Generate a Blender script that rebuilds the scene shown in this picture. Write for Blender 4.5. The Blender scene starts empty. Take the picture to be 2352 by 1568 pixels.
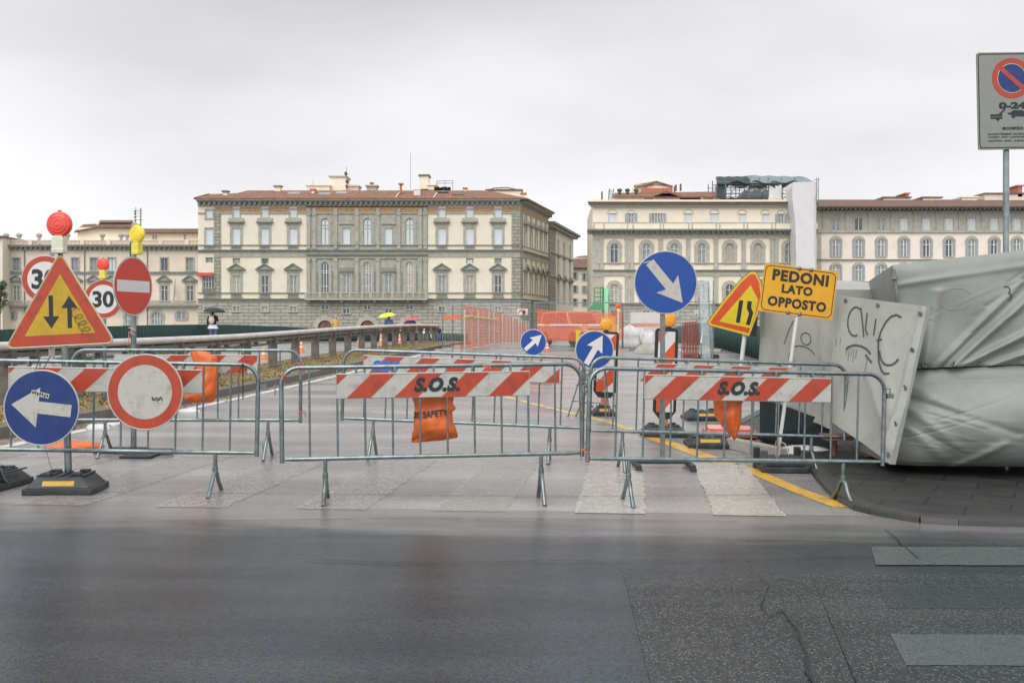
import bpy, math, random
from mathutils import Matrix, Vector
random.seed(7)
R = math.radians
S = bpy.context.scene
# ------------------------------------------------------------------ camera, sky, sun, exposure
FP = 2287.0; CX = 1176.0; HY = 752.0; CAMH = 1.40        # focal length in reference pixels (2352 wide), horizon row, eye height
cd = bpy.data.cameras.new("camera"); cam = bpy.data.objects.new("camera", cd); S.collection.objects.link(cam)
cam.location = (0, 0, CAMH); cam.rotation_euler = (R(90), 0, 0)
cd.sensor_width = 36; cd.lens = 36 * FP / 2352; cd.shift_y = -(784 - HY) / 2352.0
cd.clip_end = 6000; cd.clip_start = 0.1
S.camera = cam
S.view_settings.view_transform = 'Standard'; S.view_settings.look = 'None'
S.view_settings.exposure = 0.0; S.view_settings.gamma = 1.0
S.cycles.max_bounces = 8; S.cycles.transparent_max_bounces = 16

SUN_EL, SUN_AZ = 48, 205                                  # behind the photographer, a little left
w = bpy.data.worlds.new("World"); S.world = w; w.use_nodes = True
nt = w.node_tree; nt.nodes.clear(); N = nt.nodes.new; L = nt.links.new
out = N('ShaderNodeOutputWorld'); bgA = N('ShaderNodeBackground'); bgB = N('ShaderNodeBackground'); add = N('ShaderNodeAddShader')
sky = N('ShaderNodeTexSky'); sky.sky_type = 'NISHITA'; sky.sun_disc = False
sky.sun_elevation = R(SUN_EL); sky.sun_rotation = R(SUN_AZ)
hs = N('ShaderNodeHueSaturation'); hs.inputs['Saturation'].default_value = 0.15
L(sky.outputs[0], hs.inputs['Color']); L(hs.outputs[0], bgA.inputs[0]); bgA.inputs[1].default_value = 0.05
tc = N('ShaderNodeTexCoord'); sp = N('ShaderNodeSeparateXYZ'); L(tc.outputs['Generated'], sp.inputs[0])
rp = N('ShaderNodeValToRGB'); L(sp.outputs['Z'], rp.inputs[0])
e = rp.color_ramp.elements
e[0].position = 0.0; e[0].color = (.74, .73, .735, 1)
e[1].position = 1.0; e[1].color = (1.0, .99, 1.0, 1)
for p, c in ((.12, (.72, .70, .715, 1)), (.20, (.66, .645, .655, 1)), (.30, (.57, .56, .575, 1)), (.40, (.30, .33, .36, 1)), (.62, (.85, .85, .86, 1))):
    q = e.new(p); q.color = c
mp = N('ShaderNodeMapping'); mp.inputs['Scale'].default_value = (1.5, 1.5, 4.2); mp.inputs['Location'].default_value = (2.3, .4, 1.7); L(tc.outputs['Generated'], mp.inputs[0])
nz = N('ShaderNodeTexNoise'); nz.inputs['Scale'].default_value = 1.5; nz.inputs['Detail'].default_value = 5; nz.inputs['Roughness'].default_value = .48
L(mp.outputs[0], nz.inputs['Vector'])
mr = N('ShaderNodeMapRange'); L(nz.outputs[0], mr.inputs[0]); mr.inputs[1].default_value = .3; mr.inputs[2].default_value = .7
mr.inputs[3].default_value = .77; mr.inputs[4].default_value = 1.16
mx = N('ShaderNodeVectorMath'); mx.operation = 'SCALE'; L(rp.outputs[0], mx.inputs[0]); L(mr.outputs[0], mx.inputs['Scale'])
mrb = N('ShaderNodeMapRange'); mrb.interpolation_type = 'SMOOTHSTEP'; L(sp.outputs['Y'], mrb.inputs[0]); mrb.inputs[1].default_value = .15; mrb.inputs[2].default_value = -.8; mrb.inputs[3].default_value = 1.0; mrb.inputs[4].default_value = 1.7
mx2 = N('ShaderNodeVectorMath'); mx2.operation = 'SCALE'; L(mx.outputs[0], mx2.inputs[0]); L(mrb.outputs[0], mx2.inputs['Scale'])
L(mx2.outputs[0], bgB.inputs[0]); bgB.inputs[1].default_value = 1.0
L(bgA.outputs[0], add.inputs[0]); L(bgB.outputs[0], add.inputs[1]); L(add.outputs[0], out.inputs[0])

sd = bpy.data.lights.new("sun", 'SUN'); sun = bpy.data.objects.new("sun", sd); S.collection.objects.link(sun)
sd.energy = 1.5; sd.angle = R(50); sd.color = (1, .97, .93)
sv = Vector((math.sin(R(SUN_AZ)) * math.cos(R(SUN_EL)), math.cos(R(SUN_AZ)) * math.cos(R(SUN_EL)), math.sin(R(SUN_EL))))
sun.rotation_euler = sv.to_track_quat('Z', 'Y').to_euler()

# ------------------------------------------------------------------ helpers
def X(u, Y): return (u - CX) / FP * Y
def Z(v, Y): return CAMH + (HY - v) / FP * Y
def P(u, v, Y): return Vector((X(u, Y), Y, Z(v, Y)))
RP = [(-40, 0), (8, 0), (10.5, .03), (15, .05), (20, .11), (27, .22), (33, .34), (41, .45), (50, .52), (58, .47), (67, .35), (100, -.1), (165, -.8), (900, -.8)]
def interp(y, T):
    for (a, b), (c, d) in zip(T, T[1:]):
        if y <= c: return b + (d - b) * max(0, (y - a)) / (c - a)
    return T[-1][1]
def G(x, y):
    r = sum(interp(y + k, RP) for k in (-3, -1.5, 0, 1.5, 3)) / 5
    c = min(1, max(0, (24 - y) / 12.0))
    return r + c * (-.015 * max(-14, min(14, x)) - .03)
def GP(u, v, dz=0):
    Y = 10.0
    for _ in range(60):
        z = G(X(u, Y), Y) + dz
        Yn = (CAMH - z) * FP / max(4, (v - HY)); Y = .6 * Y + .4 * min(Yn, 150)
    return Vector((X(u, Y), Y, G(X(u, Y), Y)))
def LX(l, y): return l + .088 * y                          # bridge frame: lateral offset -> x

class MB:
    def __init__(s, M=None): s.v = []; s.f = []; s.m = []; s.s = []; s.M = M
    def add(s, vs, fs, m=0, sm=False):
        b = len(s.v)
        for p in vs:
            p = Vector(p)
            s.v.append(s.M @ p if s.M else p)
        for f in fs: s.f.append([b + i for i in f]); s.m.append(m); s.s.append(sm)
    def box(s, x0, x1, y0, y1, z0, z1, m=0):
        if x0 > x1: x0, x1 = x1, x0
        if y0 > y1: y0, y1 = y1, y0
        if z0 > z1: z0, z1 = z1, z0
        s.add([(x0, y0, z0), (x1, y0, z0), (x1, y1, z0), (x0, y1, z0), (x0, y0, z1), (x1, y0, z1), (x1, y1, z1), (x0, y1, z1)],
              [(0, 3, 2, 1), (4, 5, 6, 7), (0, 1, 5, 4), (1, 2, 6, 5), (2, 3, 7, 6), (3, 0, 4, 7)], m)
    def hexa(s, p, m=0):                                   # 8 points, same order as box
        s.add(p, [(0, 3, 2, 1), (4, 5, 6, 7), (0, 1, 5, 4), (1, 2, 6, 5), (2, 3, 7, 6), (3, 0, 4, 7)], m)
    def quad(s, a, b, c, d, m=0): s.add([a, b, c, d], [(0, 1, 2, 3)], m)
    def tube(s, pts, r, m=0, n=8, closed=False, flat=1.0):
        pts = [Vector(p) for p in pts]; k = len(pts); rs = r if isinstance(r, (list, tuple)) else [r] * k
        vs = []; up = None
        for i, p in enumerate(pts):
            if closed: t = (pts[(i + 1) % k] - pts[i - 1])
            else: t = pts[min(i + 1, k - 1)] - pts[max(i - 1, 0)]
            t.normalize()
            if up is None:
                up = Vector((0, 0, 1)) if abs(t.z) < .9 else Vector((1, 0, 0))
            a = t.cross(up).normalized(); bb = a.cross(t).normalized(); up = bb
            for j in range(n):
                g = 2 * math.pi * j / n
                vs.append(p + a * math.cos(g) * rs[i] + bb * math.sin(g) * rs[i] * flat)
        fs = []
        for i in range(k if closed else k - 1):
            for j in range(n):
                a0 = i * n + j; a1 = i * n + (j + 1) % n; b0 = ((i + 1) % k) * n + j; b1 = ((i + 1) % k) * n + (j + 1) % n
                fs.append((a0, a1, b1, b0))
        s.add(vs, fs, m, True)
        if not closed:
            s.add(vs[:n], [tuple(reversed(range(n)))], m); s.add(vs[-n:], [tuple(range(n))], m)
    def prism(s, poly, y0, y1, m=0, side=None):            # poly in (x,z), extruded from y0 (front) to y1
        n = len(poly)
        ar = sum(poly[i][0] * poly[(i + 1) % n][1] - poly[(i + 1) % n][0] * poly[i][1] for i in range(n))
        if ar < 0: poly = poly[::-1]
        vs = [(x, y0, z) for x, z in poly] + [(x, y1, z) for x, z in poly]
        s.add(vs, [tuple(range(n))], m)
        s.add(vs, [tuple(reversed(range(n, 2 * n)))] + [(i, i + n, (i + 1) % n + n, (i + 1) % n) for i in range(n)], m if side is None else side)
    def ring(s, cx, cz, r0, r1, y0, y1, m=0, a0=0, a1=2 * math.pi, n=32):
        for i in range(n):
            g = a0 + (a1 - a0) * i / n; h = a0 + (a1 - a0) * (i + 1) / n
            pl = [(cx + r0 * math.cos(g), cz + r0 * math.sin(g)), (cx + r1 * math.cos(g), cz + r1 * math.sin(g)),
                  (cx + r1 * math.cos(h), cz + r1 * math.sin(h)), (cx + r0 * math.cos(h), cz + r0 * math.sin(h))]
            s.add([(a, y0, b) for a, b in pl], [(0, 1, 2, 3)], m)
            s.add([(pl[1][0], y0, pl[1][1]), (pl[1][0], y1, pl[1][1]), (pl[2][0], y1, pl[2][1]), (pl[2][0], y0, pl[2][1])], [(0, 1, 2, 3)], m, True)
            s.add([(pl[0][0], y0, pl[0][1]), (pl[3][0], y0, pl[3][1]), (pl[3][0], y1, pl[3][1]), (pl[0][0], y1, pl[0][1])], [(0, 1, 2, 3)], m, True)
    def lathe(s, prof, c=(0, 0, 0), ax='z', m=0, n=20, sm=True):
        vs = []
        for (r, h) in prof:
            for j in range(n):
                g = 2 * math.pi * j / n; a, b = r * math.cos(g), r * math.sin(g)
                p = (a, b, h) if ax == 'z' else ((a, -h, b) if ax == 'y' else (h, a, b))
                vs.append((p[0] + c[0], p[1] + c[1], p[2] + c[2]))
        k = len(prof); fs = [(i * n + j, i * n + (j + 1) % n, (i + 1) * n + (j + 1) % n, (i + 1) * n + j) for i in range(k - 1) for j in range(n)]
        s.add(vs, fs, m, sm)
        if prof[0][0] > 1e-6: s.add(vs[:n], [tuple(reversed(range(n)))], m)
        if prof[-1][0] > 1e-6: s.add(vs[-n:], [tuple(range(n))], m)
    def grid(s, f, nu, nv, m=0, sm=True, flip=False):
        vs = [f(i / nu, j / nv) for j in range(nv + 1) for i in range(nu + 1)]
        fs = []
        for j in range(nv):
            for i in range(nu):
                a = j * (nu + 1) + i; q = (a, a + 1, a + nu + 2, a + nu + 1)
                fs.append(tuple(reversed(q)) if flip else q)
        s.add(vs, fs, m, sm)
    def mesh(s, name, mats):
        me = bpy.data.meshes.new(name); me.from_pydata([tuple(p) for p in s.v], [], s.f)
        for mt in (mats if isinstance(mats, (list, tuple)) else [mats]): me.materials.append(mt)
        me.polygons.foreach_set('material_index', s.m); me.polygons.foreach_set('use_smooth', s.s)
        me.update(); return me
    def build(s, name, mats, parent=None, loc=(0, 0, 0), rot=(0, 0, 0)):
        return obj(name, s.mesh(name, mats), parent, loc, rot)

def obj(name, data, parent=None, loc=(0, 0, 0), rot=(0, 0, 0)):
    o = bpy.data.objects.new(name, data); S.collection.objects.link(o)
    o.location = loc; o.rotation_euler = rot
    if parent is not None: o.parent = parent
    return o
def tag(o, label=None, cat=None, group=None, kind=None):
    if label: o['label'] = label
    if cat: o['category'] = cat
    if group: o['group'] = group
    if kind: o['kind'] = kind
    return o
def thing(name, label, cat, loc=(0, 0, 0), rz=0, group=None, rot=None):
    o = bpy.data.objects.new(name, None); S.collection.objects.link(o); o.empty_display_size = .2
    o.location = loc; o.rotation_euler = rot if rot else (0, 0, rz)
    return tag(o, label, cat, group)
def bevel(o, wd=.006, seg=2):
    m = o.modifiers.new('bevel', 'BEVEL'); m.width = wd; m.segments = seg; m.limit_method = 'ANGLE'; return o

# ------------------------------------------------------------------ materials
def mat(name, col, rough=.5, metal=0, var=.12, vs=3.0, bump=0, bs=40, spec=.5, coat=0, emit=None, dirt=None, ds=2.0, coords='Object'):
    m = bpy.data.materials.new(name); m.use_nodes = True; t = m.node_tree; b = t.nodes['Principled BSDF']
    n = t.nodes.new; l = t.links.new
    b.inputs['Roughness'].default_value = rough; b.inputs['Metallic'].default_value = metal
    b.inputs['Specular IOR Level'].default_value = spec; b.inputs['Coat Weight'].default_value = coat
    b.inputs['Base Color'].default_value = (*col, 1)
    if emit: b.inputs['Emission Color'].default_value = (*emit[0], 1); b.inputs['Emission Strength'].default_value = emit[1]
    tcn = n('ShaderNodeTexCoord')
    if var:
        z = n('ShaderNodeTexNoise'); z.inputs['Scale'].default_value = vs; z.inputs['Detail'].default_value = 6; z.inputs['Roughness'].default_value = .62
        l(tcn.outputs[coords], z.inputs['Vector'])
        r = n('ShaderNodeValToRGB'); l(z.outputs[0], r.inputs[0])
        r.color_ramp.elements[0].position = .3; r.color_ramp.elements[1].position = .7
        r.color_ramp.elements[0].color = (*[c * (1 - var) for c in col], 1); r.color_ramp.elements[1].color = (*[min(1, c * (1 + var)) for c in col], 1)
        last = r.outputs[0]
        if dirt:
            z2 = n('ShaderNodeTexNoise'); z2.inputs['Scale'].default_value = ds; z2.inputs['Detail'].default_value = 8; z2.inputs['Roughness'].default_value = .7
            l(tcn.outputs[coords], z2.inputs['Vector'])
            r2 = n('ShaderNodeValToRGB'); r2.color_ramp.elements[0].position = .50; r2.color_ramp.elements[1].position = .68; l(z2.outputs[0], r2.inputs[0])
            mu = n('ShaderNodeMath'); mu.operation = 'MULTIPLY'; mu.inputs[1].default_value = dirt[1]; l(r2.outputs[0], mu.inputs[0])
            mxx = n('ShaderNodeMix'); mxx.data_type = 'RGBA'; l(mu.outputs[0], mxx.inputs[0]); l(last, mxx.inputs[6]); mxx.inputs[7].default_value = (*dirt[0], 1)
            last = mxx.outputs[2]
        l(last, b.inputs['Base Color'])
        rr = n('ShaderNodeMapRange'); l(z.outputs[0], rr.inputs[0]); rr.inputs[3].default_value = max(0, rough - .12); rr.inputs[4].default_value = min(1, rough + .12)
        l(rr.outputs[0], b.inputs['Roughness'])
    if bump:
        z3 = n('ShaderNodeTexNoise'); z3.inputs['Scale'].default_value = bs; z3.inputs['Detail'].default_value = 4; l(tcn.outputs[coords], z3.inputs['Vector'])
        bp = n('ShaderNodeBump'); bp.inputs['Strength'].default_value = bump; bp.inputs['Distance'].default_value = .01; l(z3.outputs[0], bp.inputs['Height']); l(bp.outputs[0], b.inputs['Normal'])
    return m

GALV = mat('galvanised_steel', (.23, .28, .285), .24, .88, .3, 9, dirt=((.08, .09, .09), .55), ds=5)
GALVD = mat('dull_steel', (.20, .23, .23), .5, .5, .25, 9, dirt=((.12, .08, .05), .5), ds=6)
WPOST = mat('pale_post_paint', (.62, .62, .59), .5, .1, .12, 6)
RUBBER = mat('black_rubber', (.018, .026, .03), .5, 0, .3, 12, bump=.3, dirt=((.09, .09, .08), .5), ds=6)
BLACK = mat('black_print', (.015, .022, .025), .5, 0, .1)
SPRAY = mat('black_spray_paint', (.02, .03, .03), .7, 0, .3, 60)
BLUESPRAY = mat('blue_spray_paint', (.02, .16, .5), .7, 0, .3, 60)
YREF = mat('yellow_reflector', (.52, .30, .02), .4, 0, .15, 20)
SRED = mat('sign_red', (.43, .055, .025), .4, 0, .10, 7, dirt=((.20, .045, .03), .7), ds=9)
SRED2 = mat('sign_red_bright', (.55, .05, .025), .4, 0, .08, 7)
SBLUE = mat('sign_blue', (.006, .032, .16), .38, 0, .2, 7, dirt=((.03, .05, .11), .6), ds=8)
SBLUE2 = mat('sign_blue_bright', (.008, .06, .29), .38, 0, .08, 7)
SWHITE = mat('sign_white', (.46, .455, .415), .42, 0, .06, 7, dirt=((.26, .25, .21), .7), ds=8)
SWHITE2 = mat('sign_white_clean', (.64, .63, .62), .42, 0, .05, 7)
SYEL = mat('sign_yellow_aged', (.50, .32, .02), .42, 0, .14, 8, dirt=((.30, .20, .03), .5), ds=9)
SYEL2 = mat('sign_yellow_bright', (.66, .50, .02), .42, 0, .08, 8)
SORY = mat('sign_orange_yellow', (.68, .34, .012), .42, 0, .07, 8)
SORED = mat('sign_orange_red', (.60, .08, .02), .42, 0, .08, 8)
SRIM = mat('sign_rim', (.5, .5, .47), .45, .5, .15, 9)
SBACK = mat('sign_back', (.10, .12, .12), .5, .5, .15, 9)
LRED = mat('red_lens', (.80, .06, .03), .25, 0, .12, 30, coat=.5)
LYEL = mat('yellow_lens', (.86, .66, .02), .25, 0, .15, 30, coat=.5)
LORA = mat('amber_lens', (.80, .36, .02), .25, 0, .25, 35, coat=.4)
LBODY = mat('lamp_body_white', (.68, .68, .55), .5, 0, .12, 20)
LBODYY = mat('lamp_body_yellow', (.72, .66, .08), .5, 0, .15, 20)
BAG = mat('orange_bag_plastic', (.66, .13, .022), .38, 0, .22, 14, bump=.25, bs=30)
BAG.node_tree.nodes['Principled BSDF'].inputs['Specular IOR Level'].default_value = .5
TARP = mat('grey_tarpaulin', (.24, .26, .24), .50, 0, .10, 3, bump=.35, bs=9, dirt=((.17, .18, .165), .6), ds=1.6)
TARPL = mat('pale_tarpaulin', (.36, .37, .34), .55, 0, .08, 3, bump=.3, bs=9, dirt=((.22, .225, .20), .65), ds=1.6)
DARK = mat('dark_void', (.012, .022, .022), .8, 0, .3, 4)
DGREEN = mat('dark_green_net', (.012, .05, .042), .75, 0, .3, 5, bump=.4, bs=12)
REDPL = mat('red_plastic', (.66, .14, .09), .4, 0, .15, 8)
PINKPL = mat('faded_red_plastic', (.75, .35, .30), .5, 0, .15, 8)
ORPL = mat('orange_plastic', (.82, .24, .05), .45, 0, .15, 8)
WBAGM = mat('white_sack', (.60, .60, .59), .55, 0, .10, 5, bump=.5, bs=8)
CONC = mat('concrete', (.36, .35, .31), .75, 0, .14, 4, bump=.3, dirt=((.2, .2, .17), .5), ds=3)
CONCP = mat('pale_concrete', (.62, .61, .57), .75, 0, .08, 3, bump=.2)
RAILM = mat('weathered_rail', (.62, .58, .565), .38, 0, .12, 3, dirt=((.36, .28, .22), .5), ds=2.2)
RUSTY = mat('rusty_post', (.15, .135, .115), .7, 0, .35, 5, bump=.4, dirt=((.08, .06, .045), .6), ds=4)
GREENM = mat('green_paint', (.02, .26, .07), .45, 0, .12, 5)
GREENL = mat('pale_green_paint', (.30, .72, .42), .45, 0, .08, 5)
REDMET = mat('red_metal', (.24, .05, .035), .5, 0, .2, 5)
CARM = mat('car_paint', (.34, .30, .29), .3, 0, .08, 5, coat=.6)
CARG = mat('car_glass', (.03, .045, .05), .08, 0, 0, spec=.8)
CARW = mat('car_white_trim', (.7, .68, .66), .4, 0, .05)
TYRE = mat('tyre', (.015, .018, .02), .8, 0, .2, 9)
SKIN = mat('skin', (.50, .30, .22), .5, 0, .05)
HAIRB = mat('brown_hair', (.12, .04, .02), .7, 0, .3, 40)
HAIRL = mat('light_hair', (.42, .27, .12), .7, 0, .3, 40)
CLOTHK = mat('black_cloth', (.015, .02, .03), .8, 0, .2, 20)
CLOTHT = mat('tan_coat', (.56, .36, .13), .75, 0, .12, 20)
CLOTHW = mat('white_cloth', (.75, .74, .76), .8, 0, .08, 20)
CLOTHB = mat('blue_cloth', (.10, .16, .28), .8, 0, .2, 20)
CLOTHP = mat('pale_pack', (.62, .50, .44), .7, 0, .1, 20)
UMBK = mat('black_umbrella', (.012, .014, .016), .5, 0, .2, 9)
UMBY = mat('yellow_umbrella', (.85, .88, .06), .45, 0, .08, 9)
UMBR = mat('red_umbrella', (.62, .10, .10), .5, 0, .1, 9)
PLAST = mat('plaster_cream', (.74, .68, .55), .85, 0, .05, .35, dirt=((.62, .56, .43), .5), ds=.5)
PLAST2 = mat('plaster_pale', (.82, .74, .59), .85, 0, .05, .35, dirt=((.68, .62, .50), .4), ds=.5)
PLAST3 = mat('plaster_warm', (.72, .62, .50), .85, 0, .06, .35, dirt=((.52, .46, .38), .6), ds=.6)
PLAST4 = mat('plaster_light', (.83, .75, .65), .85, 0, .05, .35, dirt=((.66, .60, .50), .5), ds=.5)
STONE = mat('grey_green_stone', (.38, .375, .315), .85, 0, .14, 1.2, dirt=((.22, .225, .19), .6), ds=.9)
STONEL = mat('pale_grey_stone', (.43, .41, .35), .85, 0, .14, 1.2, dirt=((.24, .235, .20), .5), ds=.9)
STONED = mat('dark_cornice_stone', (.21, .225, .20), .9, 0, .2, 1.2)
FRESCO = mat('brick_frieze', (.40, .26, .15), .9, 0, .3, 2.0, dirt=((.33, .24, .13), .7), ds=3)
WOODD = mat('brown_door_wood', (.20, .10, .06), .7, 0, .3, 2)
FRAMEW = mat('window_frame_white', (.72, .72, .68), .6, 0, .05)
GLD = mat('window_glass_dark', (.045, .07, .09), .12, 0, .5, .8, spec=.8)
GLM = mat('window_glass_curtained', (.26, .29, .29), .2, 0, .4, .8, spec=.6)
GLL = mat('window_pane_pale', (.58, .64, .68), .3, 0, .08, .8, spec=.6)  # pale blue-grey pane colour
SHUT = mat('grey_shutter', (.34, .38, .42), .7, 0, .12, 2)
AWN = mat('red_awning', (.40, .06, .05), .8, 0, .1)
IRON = mat('dark_iron', (.04, .05, .05), .6, .3, .1)
WHITEW = mat('white_scaffold_wrap', (.66, .645, .65), .6, 0, .04, .6, bump=.3, bs=1.2)
SCAFN = mat('dark_scaffold_net', (.045, .065, .07), .8, 0, .3, .8)
SCAFG = mat('grey_scaffold_net', (.20, .235, .25), .8, 0, .15, .8)
LEAF = mat('leaf_green', (.05, .09, .035), .7, 0, .3, 3)
BARK = mat('bark', (.10, .07, .05), .9, 0, .3, 5)
SPYEL = mat('yellow_plastic_machine', (.62, .62, .06), .5, 0, .1)

def tilemat(name, c1, c2, sx, sz):
    m = bpy.data.materials.new(name); m.use_nodes = True; t = m.node_tree; b = t.nodes['Principled BSDF']; n = t.nodes.new; l = t.links.new
    tcn = n('ShaderNodeTexCoord'); wv = n('ShaderNodeTexWave'); wv.inputs['Scale'].default_value = sx; wv.bands_direction = 'X'; wv.inputs['Distortion'].default_value = 1.2
    l(tcn.outputs['Object'], wv.inputs['Vector'])
    z = n('ShaderNodeTexNoise'); z.inputs['Scale'].default_value = .9; z.inputs['Detail'].default_value = 8; z.inputs['Roughness'].default_value = .75; l(tcn.outputs['Object'], z.inputs['Vector'])
    r = n('ShaderNodeValToRGB'); r.color_ramp.elements[0].position = .35; r.color_ramp.elements[1].position = .65
    r.color_ramp.elements[0].color = (*c1, 1); r.color_ramp.elements[1].color = (*c2, 1); l(z.outputs[0], r.inputs[0])
    mm = n('ShaderNodeMix'); mm.data_type = 'RGBA'; mm.blend_type = 'MULTIPLY'; mm.inputs[0].default_value = .45; l(r.outputs[0], mm.inputs[6]); l(wv.outputs[0], mm.inputs[7])
    l(mm.outputs[2], b.inputs['Base Color']); b.inputs['Roughness'].default_value = .8
    bp = n('ShaderNodeBump'); bp.inputs['Distance'].default_value = .08; l(wv.outputs[0], bp.inputs['Height']); l(bp.outputs[0], b.inputs['Normal'])
    return m
TILE = tilemat('terracotta_roof_tiles', (.20, .12, .085), (.48, .22, .14), 1.1, 1)
TILED = tilemat('weathered_roof_tiles', (.17, .11, .085), (.30, .18, .13), 1.1, 1)

def rustic(name, col, joint, bw, bh, rotz=0):
    m = bpy.data.materials.new(name); m.use_nodes = True; t = m.node_tree; b = t.nodes['Principled BSDF']; n = t.nodes.new; l = t.links.new
    tcn = n('ShaderNodeTexCoord'); sx = n('ShaderNodeSeparateXYZ'); l(tcn.outputs['Object'], sx.inputs[0])
    ad = n('ShaderNodeMath'); ad.operation = 'ADD'; l(sx.outputs['X'], ad.inputs[0])
    mu = n('ShaderNodeMath'); mu.operation = 'MULTIPLY'; mu.inputs[1].default_value = 1.0; l(sx.outputs['Y'], mu.inputs[0]); l(mu.outputs[0], ad.inputs[1])
    cb = n('ShaderNodeCombineXYZ'); l(ad.outputs[0], cb.inputs['X']); l(sx.outputs['Z'], cb.inputs['Y'])
    br = n('ShaderNodeTexBrick'); l(cb.outputs[0], br.inputs['Vector']); br.inputs['Scale'].default_value = 1
    br.inputs['Brick Width'].default_value = bw; br.inputs['Row Height'].default_value = bh; br.inputs['Mortar Size'].default_value = .055; br.inputs['Mortar Smooth'].default_value = .3
    br.inputs['Color1'].default_value = (*col, 1); br.inputs['Color2'].default_value = (*[c * .84 for c in col], 1); br.inputs['Mortar'].default_value = (*joint, 1)
    z = n('ShaderNodeTexNoise'); z.inputs['Scale'].default_value = 1.1; z.inputs['Detail'].default_value = 7; l(tcn.outputs['Object'], z.inputs['Vector'])
    rr = n('ShaderNodeMapRange'); rr.inputs[3].default_value = .65; rr.inputs[4].default_value = 1.25; l(z.outputs[0], rr.inputs[0])
    vm = n('ShaderNodeVectorMath'); vm.operation = 'SCALE'; l(br.outputs['Color'], vm.inputs[0]); l(rr.outputs[0], vm.inputs['Scale'])
    l(vm.outputs[0], b.inputs['Base Color']); b.inputs['Roughness'].default_value = .9
    bp = n('ShaderNodeBump'); bp.inputs['Distance'].default_value = .06; bp.inputs['Strength'].default_value = .8; bp.invert = True; l(br.outputs['Fac'], bp.inputs['Height']); l(bp.outputs[0], b.inputs['Normal'])
    return m
RUST = rustic('rusticated_stone', (.44, .425, .365), (.17, .17, .145), 1.9, .62)
QUOIN = rustic('quoin_stone', (.37, .36, .29), (.17, .17, .14), 1.3, .62)

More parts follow.
